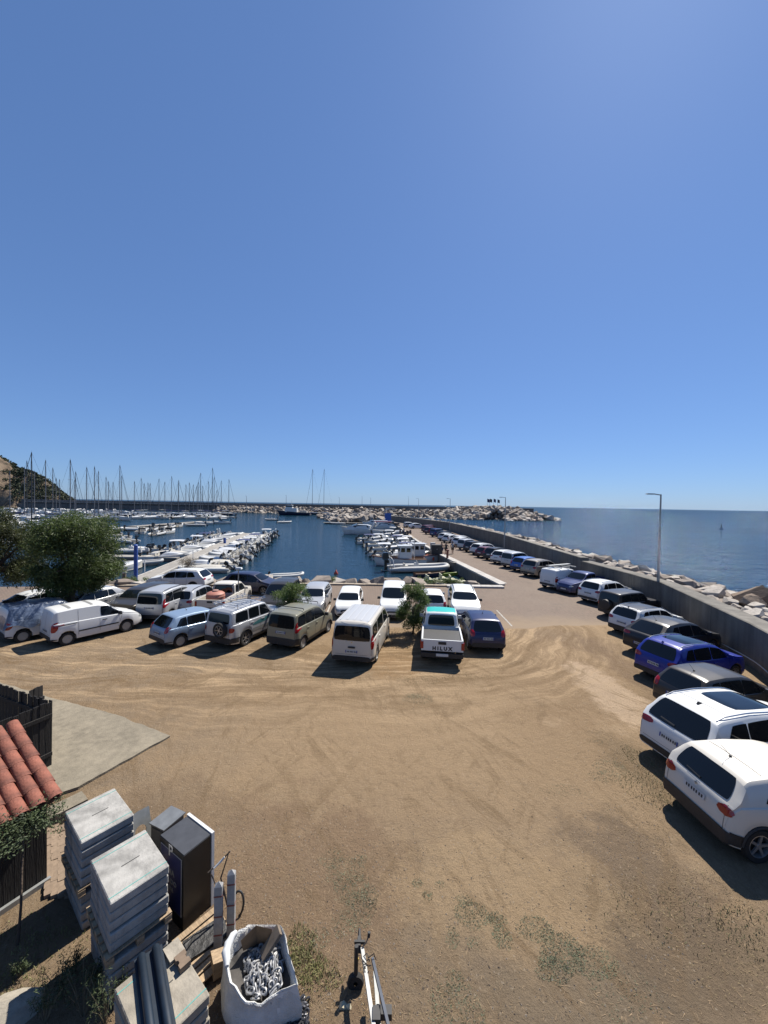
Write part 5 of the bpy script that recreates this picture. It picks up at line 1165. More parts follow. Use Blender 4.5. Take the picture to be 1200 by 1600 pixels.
# --- main pontoon with boats moored on both sides
M_PONT = concrete_mat('pontoon_concrete', (.24, .225, .20), .8, False, .2); M_WOODG = mat('grey_timber', (.16, .125, .09), .85, var=.3, vscale=5)
def pontoon(name, label, a, b, w, rails=True, z=-.62):
    a, b = Vector(a[:2]), Vector(b[:2]); d = (b-a).normalized(); nrm = Vector((-d.y, d.x)); L = (b-a).length; o = empty(name, (a.x, a.y, 0), math.atan2(d.y, d.x)); tag(o, label, 'pontoon')
    k = int(L/6)
    for i in range(k):
        x0, x1 = L*i/k+.03, L*(i+1)/k-.03; MB().box(((x0+x1)/2, 0, z-.10), (x1-x0, w, .20)).build('deck_section', M_PONT, o)
        MB().box(((x0+x1)/2, 0, z-.45), (x1-x0-1.2, w*.8, .5)).build('float', M_QUAY, o)
    if rails:
        for e in (-1, 1): MB().box((L/2, e*(w/2-.09), z+.05), (L-.2, .18, .10)).build('edge_beam', M_KERBW, o)
    return o, a, d, nrm, L
pa = at(200, 905, -.1); pb = at(388, 833, -.62)
po, PA, PD, PN, PL = pontoon('main_pontoon', 'long pale concrete pontoon running diagonally out from the quay', pa, pb, 1.9)
MB().box((PL*.24, -1.1, .15), (.07, .07, 1.3)).build('rail_post', M_GEL, po); MB().box((PL*.10, 1.1, .15), (.07, .07, 1.3)).build('rail_post', M_GEL, po)
hd_r = math.degrees(math.atan2(-PN.x, -PN.y)); hd_l = math.degrees(math.atan2(PN.x, PN.y)); kk = 0
rr = random.Random(3); gR, gL = 'boats moored on the right side of the main pontoon', 'boats moored on the left side of the main pontoon'
def pont_boats(s0, s1, side, group, word):
    s = s0; i = 0
    while s < s1:
        L = rr.choice([5.5, 5.5, 6.2, 6.2, 5.8]); p = PA+PD*s+PN*(1.0+L/2+.25)*side; hd = (hd_r if side > 0 else hd_l)+rr.uniform(-7, 7)   # bow to the pontoon
        k = rr.random(); where = f'{ordinal(i)} from shore, {word} side of main pontoon'; tl = rr.choice([0, 0, .75, .9])
        cw = rr.choice([None, None, None, M_COWLG])
        if k < .55:
            tb = rr.choice([M_TUBE, M_TUBEW, M_TUBEW]); cv = rr.random() < .22; L = 5.5 if L in (5.8,) else L
            rib(('white' if tb is M_TUBEW else 'grey')+(' covered' if cv else '')+' inflatable boat, '+where, p, hd, L, group, tb, True, cw, tl, arch=rr.random() < .45, cover=cv)
        else:
            tp = rr.choice([None, None, M_CANV, M_GEL]); L = 5.8 if L == 5.5 else (6.2 if L == 4.8 else L)
            motorboat('white motor boat'+(' with navy canopy' if tp is M_CANV else ' with white canopy' if tp is M_GEL else '')+', '+where, p, hd, L, group, tp, None, cw, rr.random() < .35, tl)
        s += rr.uniform(1.95, 2.35); i += 1
pont_boats(9.5, PL-.5, -1, gR, 'right')
pont_boats(19, PL-.5, 1, gL, 'left')
# finger pontoon to the left of the main one, and the far pontoon
pontoon('finger_pontoon', 'short timber finger pontoon left of the main pontoon', at(282, 870, -.62), at(172, 868, -.62), 1.8, False)
pontoon('far_pontoon', 'grey pontoon in the middle of the harbour behind the dinghies', at(205, 822, -.55), at(318, 814, -.55), 3.0, False)
gM = 'small craft around the inner basin'
rib('grey inflatable boat moored by the blue mooring post', at(220, 884, WATER_Z), 60, 4.6, gM, M_TUBE, False, None, .8)
rib('white inflatable boat on the far side of the finger pontoon, left one', at(205, 864, WATER_Z), 250, 5.5, gM, M_TUBEW)
motorboat('white motor boat on the far side of the finger pontoon, right one', at(232, 863, WATER_Z), 255, 5.8, gM)
motorboat('white motor boat tied below the blue mooring post', at(187, 893, WATER_Z), 20, 5.8, gM, None, None, M_COWLG)
rib('small white inflatable boat drifting close to the quay rocks', at(446, 905, WATER_Z), 75, 3.6, gM, M_TUBEW, False, None, .6, .8)
rib('dinghy under way in mid-harbour, left one', at(424, 813, WATER_Z), 265, 5.5, gM, M_TUBE, True)
rib('dinghy under way in mid-harbour, right one', at(444, 817, WATER_Z), 60, 5.5, gM, M_TUBEW, True)
rib('large white inflatable boat left of the far pontoon', at(214, 829, WATER_Z), 262, 7.6, gM, M_TUBEW, True, None, 0, 1.2)
for i, (px, py) in enumerate(((222, 833), (238, 829), (252, 827), (266, 825), (280, 823), (246, 836), (264, 833))):
    (rib if i % 2 else motorboat)(f'white {"inflatable" if i % 2 else "motor"} boat, {ordinal(i)} from the left on the near side of the far pontoon', at(px, py, WATER_Z), 350+random.uniform(-15, 15), 6.2, gM)
for i, (px, py, hd) in enumerate(((306, 822, 250), (318, 819, 240), (332, 818, 230), (346, 818, 235))):
    if i % 2 == 0: rib(f'dark-hulled inflatable boat, {ordinal(i)} from the left at the far pontoon end', at(px, py, WATER_Z), hd, 6.2, gM, M_TUBE, True, None, .5)
    else: motorboat(f'white motor boat, {ordinal(i)} from the left at the far pontoon end', at(px, py, WATER_Z), hd, 6.2, gM, M_GEL if i == 3 else None)
for i, (px, py, hd, kd) in enumerate(((150, 831, 100, 0), (168, 836, 280, 1), (182, 841, 285, 0), (160, 826, 95, 1), (140, 836, 90, 0), (178, 829, 280, 1), (192, 848, 285, 1), (130, 828, 90, 1), (30, 852, 80, 0), (48, 838, 95, 1), (20, 845, 90, 0))):
    w = f'{ordinal(i)} of the small craft moored behind the big tree'
    (rib('white inflatable boat, '+w, at(px, py, WATER_Z), hd, 6.2, gM, M_TUBEW, True) if kd else motorboat('white motor boat, '+w, at(px, py, WATER_Z), hd, 6.2, gM))
# --- right-hand quay, boats bow-to
gQ = 'boats moored along the pier'
rib('big pale grey inflatable boat with white arch moored at the near pier corner', at(652, 892, WATER_Z), 78, 7.6, gQ, M_TUBE, True, None, 0, 1.3, arch=True)
fishing_boat('white fishing boat with rust-red trim, nearer the open water', at(622, 883, WATER_Z), 262, 7.4, gQ)
fishing_boat('white fishing boat with wheelhouse close to the quay wall', at(662, 878, WATER_Z), 80, 7.0, gQ, M_REDB)
q_list = [(606, 868, 6.2, M_GEL, 0), (638, 866, 6.2, M_CANV, 1), (600, 861, 5.8, None, 0), (634, 858, 6.2, M_GEL, 1), (594, 855, 6.2, None, 0), (624, 852, 5.8, M_CANV, 0), (596, 849, 6.2, M_GEL, 1), (618, 846, 6.2, None, 0), (588, 844, 6.2, None, 1), (612, 841, 6.2, M_GEL, 0), (600, 838, 6.2, None, 0), (616, 835, 6.2, M_GEL, 1), (645, 871, 5.8, M_GEL, 0), (612, 874, 5.8, None, 1), (650, 862, 6.2, None, 0), (582, 850, 6.2, M_CANV, 0), (640, 853, 5.8, M_GEL, 1), (578, 845, 5.8, None, 0)]
for i, (px, py, L, tp, cb) in enumerate(q_list):
    p = at(px, py, WATER_Z); motorboat(f'white motor boat{" with navy canopy" if tp is M_CANV else " with white canopy" if tp is M_GEL else ""}, {ordinal(i)} past the fishing boats along the pier', p, 82+random.uniform(-6, 6), L, gQ, tp, None, None, cb, random.choice([0, .7]))
cruiser('large white motor cruiser with sloping bow at the far pier berths', at(566, 835, WATER_Z), 276, 12.5, gQ)
cruiser('white motor cruiser with blue hull band near the pier sheds', at(600, 828, WATER_Z), 88, 11, gQ, None, True)
cruiser('white motor cruiser second beyond the large one', at(588, 823, WATER_Z), 270, 11, gQ)
for i, (px, py) in enumerate(((535, 817), (548, 817), (528, 819))): rib(f'grey inflatable boat, {ordinal(i)} at the low jetty by the pier rocks', at(px, py, WATER_Z), 265, 6.2, gQ, M_TUBEW if i == 1 else M_TUBE)
pontoon('low_jetty', 'small dark jetty beside the pier head rocks', at(505, 816, -.6), at(572, 817, -.6), 2.2, False)
# pedal boats and canoe pulled up in the corner
M_PED = mat('pedalo_yellow', (.52, .50, .33), .5, var=.1)
for i, (px, py) in enumerate(((676, 911), (697, 909), (712, 912))):
    p = at(px, py, WATER_Z+.2); o = boat('pedal_boat', ['pale yellow pedal boat in the quay corner, left of three', 'pale yellow pedal boat in the quay corner, middle of three', 'pale yellow pedal boat in the quay corner, right of three'][i], 'pedal boat', p, 80+6*i, 'pedal boats')
    for e in (-1, 1): MB().lathe([(.02, -1.4), (.22, -1.2), (.26, 0), (.24, .9), (.05, 1.45)], 10).build('float', M_PED, o, 50).location = (0, e*.5, .25); o.children[-1].rotation_euler = (0, math.pi/2, 0)
    MB().box((0, 0, .45), (1.9, 1.25, .10)).build('deck', M_PED, o)
    for e in (-1, 1): s = MB().box((-.35, e*.32, .60), (.45, .45, .16)); s.box((-.6, e*.32, .82), (.1, .45, .45)); s.build('seat', M_PED, o)
cn = boat('canoe', 'lime green canoe floating beside the pedal boats', 'canoe', at(690, 899, WATER_Z+.1), 76); h, d = hull_mesh(4.2, .8, .45, .32, .1, None, 12, 2.0, .06, .15); M_LIME = mat('lime_green', (.24, .32, .03), .4); h.build('hull', M_LIME, cn, 50); d.build('deck', M_LIME, cn, 30)
dk = boat('rowing_boat', 'dark empty rowing boat under the quay wall', 'rowing boat', at(672, 901, WATER_Z), 78); h, d = hull_mesh(3.8, 1.3, .6, .45, .2, None, 12, 2.4, .08); h.build('hull', M_NAVYH, dk, 50); d.build('deck', M_TEAK, dk, 30); MB().box((0, 0, .4), (.25, 1.1, .05)).build('thwart', M_TEAK, dk)
# red mooring buoys
for px, py, lab in ((525, 897, 'small red mooring buoy floating in the middle of the basin'),):
    b = empty('mooring_buoy', at(px, py, WATER_Z)); tag(b, lab, 'buoy'); MB().lathe([(0, -.2), (.22, -.1), (.26, .1), (.12, .30), (.05, .5), (0, .52)], 12).build('float', M_BUOY, b, 50); MB().cyl((0, 0, .5), (0, 0, .75), .02).build('ring_post', M_BLK, b)
nb = empty('navigation_buoy', at(1127, 826, WATER_Z)); nb.scale = (.42,)*3; tag(nb, 'dark navigation buoy with top mark far out on the open sea', 'buoy')
MB().lathe([(0, -.8), (1.6, -.5), (1.7, .4), (.9, .7), (0, .75)], 14).build('float', M_CANV, nb, 50); MB().cyl((0, 0, .6), (0, 0, 4.2), .5, .22, 8).build('tower', M_BLK, nb, 50); MB().cyl((0, 0, 4.2), (0, 0, 5.2), .45, .05, 8).build('top_mark', M_BLK, nb, 50)
# --- sailing yachts: column of the mast, row of its tip, row of the waterline
masts = [(20,736,812,12),(34,730,815,12),(38,720,812,12),(50,736,818,11),(56,707,826,13),(76,719,816,12),(79,731,810,11),(85,747,806,11),(96,749,805,11),(105,718,822,12),(114.5,737,812,11),(119,750,806,11),(131,730,816,12),(144,729,814,12),(157,736,810,12),(162.5,745,807,11),(167,752,805,11),(174,753,804,11),(183,727,813,13),(187,743,808,11),
 (207.5,752,805,11),(217.6,747,804,12),(222.5,755,805,11),(228.6,754,804,11),(237,755,805,11),(251,748,804,12),(260,753,805,11),(265,744,805,12),(276,750,806,12),(281,754,805,11),(288,757,804,11),(293,754,806,11),(304,757,804,11),(307,753,805,12),(310,758,804,11),(314,759,805,11),(316.5,739,807,13),(323,752,804,11),(328,731,807,13),(337,746,805,12),(341,766,804,11),(348,751,805,12),(354.5,749,805,12)]
gS = 'sailing yachts moored below the far breakwater'
for i, (px, ty, by, L) in enumerate(masts):
    p = at(px, by, WATER_Z); m = z_over(p, ty)-WATER_Z; dk_ = px in (56, 328, 38) 
    sailboat(f'sailing yacht with {"a black" if dk_ else "a bare grey"} mast, {ordinal(i)} mast from the left in the marina', p, random.choice([92, 88, 268, 272, 265, 95])+random.uniform(-4, 4), m, L+1 if m > 21 else L, gS, random.choice([None, None, None, M_NAVYH]), M_MDARK if dk_ else None, random.choice([M_CANV, M_CANVW, M_CANV, M_GEL]))
for px, ty, lab in ((490, 733, 'sailing yacht with tall mast right of the dark workboat, left of two'), (508, 733, 'sailing yacht with tall mast by the boulder pile, right of two')):
    p = at(px, 804, WATER_Z); sailboat(lab, p, 265, z_over(p, ty)-WATER_Z, 13, gS, M_NAVYH, None)
# --- white cruisers in the far left berths
gX = 'motor cruisers in the far left berths'
for i, (px, py) in enumerate(((4, 803), (16, 803), (28, 803), (41, 802.5), (53, 803), (66, 802.5), (80, 803), (93, 803), (8, 822), (26, 821), (44, 823), (64, 820), (142, 804), (155, 805), (196, 807), (168, 806), (12, 834), (60, 836), (4, 811), (20, 811), (36, 810), (52, 812), (72, 811), (88, 810), (104, 804), (117, 805), (130, 804), (110, 812), (126, 811), (176, 803.5), (188, 804))):
    cruiser(f'white motor cruiser, {ordinal(i)} counted along the far left berths', at(px, py, WATER_Z), random.choice([70, 80, 250, 110]), 11, gX, None, i % 3 == 1, True)
gY = 'low white boats below the far masts'
for i, px in enumerate((204, 212, 219, 226, 234, 242, 249, 257, 264, 270, 277, 284, 291, 297, 303, 309, 315, 321, 327, 333, 339, 345, 352)):
    motorboat(f'low white motor boat, {ordinal(i)} from the left below the far masts', at(px, 809 if i % 3 else 810.5, WATER_Z), random.choice([85, 265, 100]), 9.0 if i % 2 else 10.0, gY, M_GEL if i % 3 == 0 else None, M_NAVYH if i % 4 == 1 else None, None, True)
# dark workboat
wb = boat('workboat', 'dark-hulled workboat with white wheelhouse before the breakwater', 'workboat', at(458, 805, WATER_Z), 272); L = 23
h, d = hull_mesh(L, 5.8, 3.4, 1.9, .8, .3, 16, 2.6); h.build('hull', M_NAVYH, wb, 50); d.build('deck', M_DECK, wb, 30)
MB().box((1, 0, 3.4), (8, 4.2, 2.6), taper=.94).build('deckhouse', M_GEL, wb, 30); MB().box((2.4, 0, 5.6), (4.4, 3.6, 2.0), taper=.9).build('wheelhouse', M_GEL, wb, 30)
MB().box((2.4, 0, 5.9), (4.34, 3.62, .8)).build('window_band', M_GLASS, wb); MB().cyl((1.0, 0, 6.6), (1.0, 0, 10), .12, .05, 6).box((1.0, 0, 8.4), (.2, 1.8, .15)).build('mast', M_GEL, wb, 40)
MB().box((-7, 0, 2.4), (4.5, 3.0, 1.1)).build('deck_locker', M_DECK, wb)
# ------------------------------------------------------------------ posts, lamps, signs
M_GALV = mat('galvanised', (.34, .35, .34), .5, metal=.5, var=.15)
def lamp(label, p, h, arm=-1, z=-.02, r=.085):
    o = empty('street_lamp', (p[0], p[1], z)); tag(o, label, 'street lamp', 'street lamps along the pier')
    MB().cyl((0, 0, 0), (0, 0, h*.45), r*1.15, r, 10).cyl((0, 0, h*.45), (0, 0, h), r, r*.55, 10).build('pole', M_GALV, o, 50); MB().cyl((0, 0, 0), (0, 0, .12), r*2.2, r*1.8, 10).build('base_plate', M_GALV, o, 50)
    MB().cyl((0, 0, h-.05), (arm*.5, 0, h+.02), r*.45, n=6).build('arm', M_GALV, o, 50)
    MB().box((arm*.72, 0, h+.02), (.62, .24, .07), taper=.8).build('lamp_head', M_GALV, o, 40); MB().box((arm*.74, 0, h-.022), (.40, .17, .015)).build('lamp_glass', M_LENS, o)
    return o
p = at(1027, 951, 0); lamp('tall grey street lamp standing beside the white SUV with black roof', p, z_over(p, 772))
for px, by, ty, lab in ((788, 860, 777, 'slim street lamp against the wall halfway along the pier'), (702.5, 830, 779, 'slim street lamp behind the far white cars on the pier'), (653.5, 816, 779, 'street lamp near the pier end before the boulders')):
    p = at(px, by, 0); lamp(lab, p, z_over(p, ty), -1)
for i, (px, ty) in enumerate(((530, 777), (565.5, 776), (579, 778), (638, 776), (385, 775), (447, 774))):
    q = at(px, 797, 2.0); q = at(px, 796, 2.2); lamp(f'thin distant lamp pole on the breakwater, {ordinal(i)} of its kind', q, z_over(q, ty)-2.2, -1, 2.2, .14)
p = at(372, 950, 0); o = empty('low_lamp', p); tag(o, 'short lamp post with flat head behind the tank pickup', 'lamp'); zt = z_over(p, 889); MB().cyl((0, 0, 0), (0, 0, zt), .04, .035, 8).build('pole', M_GALV, o, 50); MB().box((.02, 0, zt+.05), (.42, .30, .10), taper=.8).build('lamp_head', M_GEL, o, 30); MB().box((.02, 0, zt-.006), (.3, .2, .012)).build('lamp_glass', M_LENS, o)
p = at(212, 905, -.1); M_BPOST = mat('post_blue', (.02, .07, .30), .5, var=.2); o = empty('mooring_post', p); tag(o, 'tall blue mooring post at the shore end of the pontoon', 'post'); MB().cyl((0, 0, -2.5), (0, 0, z_over(p, 852)+.1), .16, n=14).build('shaft', M_BPOST, o, 50); MB().cyl((0, 0, z_over(p, 852)+.1), (0, 0, z_over(p, 852)+.18), .18, .10, n=14).build('cap', M_BPOST, o, 50)
p = PA+PD*PL*.60; o = empty('service_pedestal', (p.x, p.y, -.62)); tag(o, 'small blue service pedestal halfway along the main pontoon', 'pedestal'); MB().box((0, 0, .5), (.35, .35, 1.0)).build('body', M_BPOST, o); MB().box((0, 0, 1.04), (.4, .4, .08)).build('cap', M_GEL, o)
p = at(194, 909, 0); o = empty('timber_bollard', p); tag(o, 'weathered timber bollard left of the blue mooring post', 'bollard'); MB().cyl((0, 0, -.2), (0, 0, 1.0), .16, .14, 10).build('post', M_WOODG, o, 50); MB().lathe([(.17, .72), (.19, .75), (.19, .85), (.17, .88)], 10).build('band', M_GALV, o)
# flags on the breakwater head
for i, (px, ty) in enumerate(((761, 779), (765, 779), (771, 779), (777, 780))):
    q = at(px, 791.6, 6.0); q = Vector((px/600-1, 1, 0))*236; q.x = (px-600)/600*238; q.y = 238; q.z = 6.0; h = z_over(q, ty)-6
    o = empty('flagpole', q); tag(o, f'{["leftmost","second","third","rightmost"][i]} of four flagpoles on the breakwater head', 'flagpole', 'flags on the breakwater'); MB().cyl((0, 0, 0), (0, 0, h), .10, .07, 6).build('pole', M_GALV, o, 50)
    MB().grid([[(.05+.35*k, .12*math.sin(k*1.3+i), h-.1-j*1.0-.12*k) for k in range(5)] for j in range(3)]).build('flag', [M_CANV, M_BLK, M_CANV, M_NAVYH][i], o, 60)
# boxes and bollards on the quay edge
for px, py, sz, lab, m_, nm in ((682, 866, (1.5, 1.0, 1.3), 'dark box standing on the quay edge near the walkers', M_BLK, 'equipment_box'), (676, 861, (.7, .7, 1.2), 'grey service cabinet beside the dark quay box', M_GALV, 'service_cabinet')):
    o = empty(nm, at(px, py, 0)); tag(o, lab, 'box'); MB().box((0, 0, sz[2]/2), sz).build('body', m_, o, 30); MB().box((0, 0, sz[2]+.04), (sz[0]+.08, sz[1]+.08, .08), taper=.9).build('lid', m_, o, 30); MB().box((0, -sz[1]/2-.01, sz[2]*.6), (.2, .03, .06)).build('handle', M_STEEL, o)
o = empty('bollard', at(699, 873, 0)); tag(o, 'rust brown mooring bollard on the quay edge', 'bollard'); MB().lathe([(.22, 0), (.22, .06), (.15, .1), (.15, 1.0), (.22, 1.05), (.22, 1.2), (0, 1.25)], 14).build('post', M_REDB, o, 40); MB().lathe([(.22, 0), (.26, 0), (.26, .05), (.2, .06)], 12).build('base_plate', M_BLK, o)
o = empty('round_cover', at(708, 879, .04)); tag(o, 'round dark cable drum lid lying on the quay edge', 'cover'); MB().lathe([(0, .10), (.42, .10), (.48, .06), (.48, 0)], 18).build('lid', M_BLK, o, 40); MB().box((0, 0, .13), (.3, .05, .05)).build('handle', M_BLK, o)
M_BLUE_S = mat('sign_blue', (.02, .10, .40), .5)
o = empty('information_board', at(606, 816, 0)); tag(o, 'blue information board at the far end of the pier', 'sign'); MB().box((0, 0, 2.0), (2.6, .15, 3.2)).build('panel', M_BLUE_S, o); MB().cyl((-1, 0, 0), (-1, 0, .5), .08).cyl((1, 0, 0), (1, 0, .5), .08).build('legs', M_GALV, o)
o = empty('kiosk_awning', at(598, 828, 0)); tag(o, 'dark red awning shelter beside the moored cruisers', 'shelter')
MB().box((0, 0, 2.3), (5.0, 3.2, .25), taper=.85).build('canopy', paint('maroon', (.1, .015, .022)), o, 30)
for sx in (-2.2, 2.2):
    for sy in (-1.3, 1.3): MB().cyl((sx, sy, 0), (sx, sy, 2.3), .05).build('post', M_GALV, o)
# small far shed on the breakwater
o = empty('breakwater_hut', Vector((4, 274, 2.3))); tag(o, 'tiny pale hut at the foot of the far breakwater wall', 'hut'); MB().box((0, 0, 1.1), (6, 3, 2.2)).build('wall', M_GEL, o); MB().box((0, 0, 2.3), (6.6, 3.6, .25)).build('roof', M_DECK, o); MB().box((1.0, -1.52, .9), (1.0, .06, 1.8)).build('door', M_BLK, o)
# scooters
def scooter(label, p, th, m):
    o = empty('motor_scooter', (p[0], p[1], -.02), R(90-th)); tag(o, label, 'scooter', 'scooters on the pier')
    for x in (-.6, .62): MB().lathe([(.12, -.05), (.24, -.055), (.25, 0), (.24, .055), (.12, .05)], 16, 'Y', (x, 0, .25)).build('wheel', M_TYRE, o, 40)
    MB().box((-.45, 0, .52), (.8, .30, .38), taper=.8).box((.15, 0, .30), (.6, .32, .12)).build('body', m, o, 40); MB().box((.46, 0, .62), (.12, .42, .75), m=Matrix.Rotation(-.3, 3, 'Y')).build('front_shield', m, o, 40)
    MB().box((-.40, 0, .78), (.75, .28, .12), taper=.8).build('seat', M_BLK, o, 40); MB().tube([(.40, -.34, 1.02), (.36, 0, 1.0), (.40, .34, 1.02)], .025, 6).build('handlebar', M_BLK, o, 50)
scooter('dark scooter parked on the pier, left of two', at(635, 836, 0), 20, BLK); scooter('dark scooter parked on the pier, right of two', at(640, 835, 0), 30, NAVY)
# ------------------------------------------------------------------ people on the quay
M_SKIN = mat('skin', (.36, .20, .13), .6); M_HAIR = mat('hair_dark', (.02, .014, .01), .7)
def person(label, p, th, stride, top, short, arm=.12):
    o = empty('person', (p[0], p[1], -.02), R(90-th)); tag(o, label, 'person', 'people walking on the quay')
    J = {'pel': (0, 0, .93, .14), 'bel': (0, 0, 1.10, .125), 'che': (.01, 0, 1.32, .15), 'nec': (.01, 0, 1.47, .06), 'hd1': (.02, 0, 1.57, .085), 'hd2': (.03, 0, 1.68, .095), 'top': (.02, 0, 1.76, .06), 'nose': (.115, 0, 1.63, .02)}
    E = [('pel', 'bel'), ('bel', 'che'), ('che', 'nec'), ('nec', 'hd1'), ('hd1', 'hd2'), ('hd2', 'top'), ('hd1', 'nose')]
    for s, n in ((1, 'l'), (-1, 'r')):
        st = stride*s
        J.update({'hip'+n: (0, s*.10, .88, .10), 'kn'+n: (st*.55+.03, s*.11, .48, .062), 'an'+n: (st, s*.11, .09, .042), 'to'+n: (st+.17, s*.13, .035, .036),
                  'sh'+n: (0, s*.19, 1.40, .065), 'el'+n: (-st*.3, s*(.24+arm), 1.12, .045), 'wr'+n: (-st*.6+.06, s*(.25+arm), .88, .034), 'pa'+n: (-st*.6+.09, s*(.25+arm), .80, .036)})
        E += [('pel', 'hip'+n), ('hip'+n, 'kn'+n), ('kn'+n, 'an'+n), ('an'+n, 'to'+n), ('che', 'sh'+n), ('sh'+n, 'el'+n), ('el'+n, 'wr'+n), ('wr'+n, 'pa'+n)]
        for f in range(5):
            a = (f-2)*.012; l = (.05, .085, .09, .085, .07)[f]; J['f%d%s' % (f, n)] = (-st*.6+.10+a*2, s*(.25+arm)+(s*-.02 if f == 0 else 0), .80-l, .009); E.append(('pa'+n, 'f%d%s' % (f, n)))
    ks = list(J); me = bpy.data.meshes.new('body'); me.from_pydata([J[k][:3] for k in ks], [(ks.index(a), ks.index(b)) for a, b in E], [])
    tmp = bpy.data.objects.new('tmp', me); COL.objects.link(tmp); sk = tmp.modifiers.new('s', 'SKIN'); sk.use_smooth_shade = True; sb = tmp.modifiers.new('d', 'SUBSURF'); sb.levels = 1
    for i, k in enumerate(ks): me.skin_vertices[0].data[i].radius = (J[k][3],)*2
    me.skin_vertices[0].data[0].use_root = True
    dg = bpy.context.evaluated_depsgraph_get(); dg.update(); bme = bpy.data.meshes.new_from_object(tmp.evaluated_get(dg)); bpy.data.objects.remove(tmp); bme.materials.clear(); bme.materials.append(M_SKIN); bme.name = 'body'
    link('body', bme, o)
    MB().lathe([(.10, 1.60), (.112, 1.66), (.108, 1.73), (.07, 1.785), (0, 1.80)], 12, 'Z', (.0, 0, 0)).build('hair', M_HAIR, o, 60)
    for s in (1, -1):
        st = stride*s; MB().tube([(0, s*.09, .98), (.01+st*.1, s*.10, .80), (st*.45, s*.11, .56)], [.155, .135, .115], 12).build('shorts', short, o, 60)
    if top: MB().tube([(0, 0, .92), (0, 0, 1.05), (.01, 0, 1.25), (.01, 0, 1.40), (.01, 0, 1.46)], [.175, .165, .19, .18, .09], 14).build('shirt', top, o, 60)
    return o
person('person in dark shorts with bare chest, left of three on the quay', at(690, 866, 0), 200, .16, None, M_CANV)
person('person in black top and shorts, middle of three on the quay', at(697, 866, 0), 190, .20, M_BLK, M_BLK)
person('person in grey shirt, right of three on the quay', at(707, 865, 0), 30, .14, M_GALV, mat('khaki', (.14, .10, .06), .8))
person('person in navy shirt beside the scooters', at(625, 835, 0), 120, .1, M_CANV, M_BLK); person('person in white shirt near the scooters', at(631, 835, 0), 250, .1, M_GEL, M_CANV)
# painted bay lines on the pavers
M_LINE = mat('line_paint', (.36, .34, .30), .8, var=.45, vscale=9)
for a, b in (((776, 953), (800, 978)), ((508, 966), (516, 945)), ((646, 968), (642, 944)), ((577, 968), (580, 945))):
    A, B_ = at(*a, 0), at(*b, 0); d = (B_-A); tag(MB().box((A+B_)/2+Vector((0, 0, -.0145)), (d.length, .10, .003), math.atan2(d.y, d.x)).build('parking_line', M_LINE), kind='structure')
# ------------------------------------------------------------------ trees and bushes
M_BARK = mat('bark', (.075, .055, .040), .95, var=.35, vscale=6, bump=.6, bscale=18)
M_LEAF1 = leaf_mat('tree_leaf', (.075, .108, .030), .55, .9)
M_LEAF2 = leaf_mat('olive_leaf', (.085, .10, .035))
M_LEAF3 = leaf_mat('bush_leaf', (.11, .165, .045), .45, 1.2)
def leaf_cloud(clumps, n, ll, lw, rd, droop=.5):
    mb = MB(); w = sum(c[1]**2 for c in clumps)
    for c, r in clumps:
        for k in range(int(n*r*r/w)):
            v = Vector((rd.gauss(0, 1), rd.gauss(0, 1), rd.gauss(0, .9))); v = v.normalized()*r*rd.random()**.45
            p = c+v; d = Vector((rd.gauss(0, 1), rd.gauss(0, 1), rd.gauss(-droop, .7))).normalized(); s = d.cross(Vector((rd.gauss(0, 1), rd.gauss(0, 1), rd.gauss(0, 1)))).normalized()
            l = ll*rd.uniform(.6, 1.3); mb.add([p, p+d*l*.5+s*lw, p+d*l, p+d*l*.5-s*lw], [(0, 1, 2, 3)])
    return mb
def tree(name, label, cat, base, cc, rad, n, ll, lw, m, nclump, seed, trunk_r=.16, droop=.5, rc=(.45, .85), hang=0.0, group=None, fork=.45):
    rd = random.Random(seed); o = empty(name, base); tag(o, label, cat, group); cc = Vector(cc)-Vector(base); cl = []
    while len(cl) < nclump:
        v = Vector((rd.uniform(-1, 1), rd.uniform(-1, 1), rd.uniform(-1, 1)))
        if v.length > 1 or v.length < .35: continue
        s = 1+.22*noise.noise(v*2.2+Vector((seed, 0, 0))); p = cc+Vector((v.x*rad[0], v.y*rad[1], v.z*rad[2]))*s
        if hang and v.z < 0: p.z -= hang*(1-abs(v.z))*rd.random()
        cl.append((p, rd.uniform(*rc)))
    leaf_cloud(cl, n, ll, lw, rd, droop).build('crown', m, o, fixn=False)
    tb = MB(); top = Vector((cc.x*.5, cc.y*.5, cc.z-rad[2]*fork)); mid = top*.5+Vector((rd.uniform(-.1, .1), rd.uniform(-.1, .1), 0))
    tb.tube([(0, 0, -.1), (0, 0, .08), mid, top], [trunk_r*1.5, trunk_r*1.1, trunk_r*.9, trunk_r*.7], 9)
    for k, (p, r) in enumerate(cl):
        if k % 3 == 0:
            a = top.lerp(mid, rd.random()*.3); b = a.lerp(p, .55)+Vector((0, 0, .15)); tb.tube([a, b, p], [trunk_r*.45, trunk_r*.25, .012], 5)
    tb.build('trunk', M_BARK, o, 60); return o
p = at(110, 972, 0)
tree('tamarisk_tree', 'large feathery green tree standing behind the white panel van', 'tree', p, (p.x+.1, p.y+.3, 4.05), (2.05, 2.0, 2.2), 44000, .21, .022, M_LEAF1, 100, 3, .22, .7, (.42, .85), 1.2)
p = at(-8, 968, 0)
tree('tamarisk_tree', 'dark olive tree cut by the left edge of the photo', 'tree', p, (p.x-.2, p.y+.2, 4.0), (2.2, 2.0, 2.0), 30000, .21, .022, M_LEAF2, 60, 8, .2, .7, (.4, .75), .8)
p = at(455, 978, 0); tree('small_bush', 'small green bush behind the sage green van, left of two', 'bush', p, (p.x, p.y, 1.55), (.92, .8, .95), 7500, .15, .014, M_LEAF3, 34, 5, .05, -.3, (.18, .36), .2)
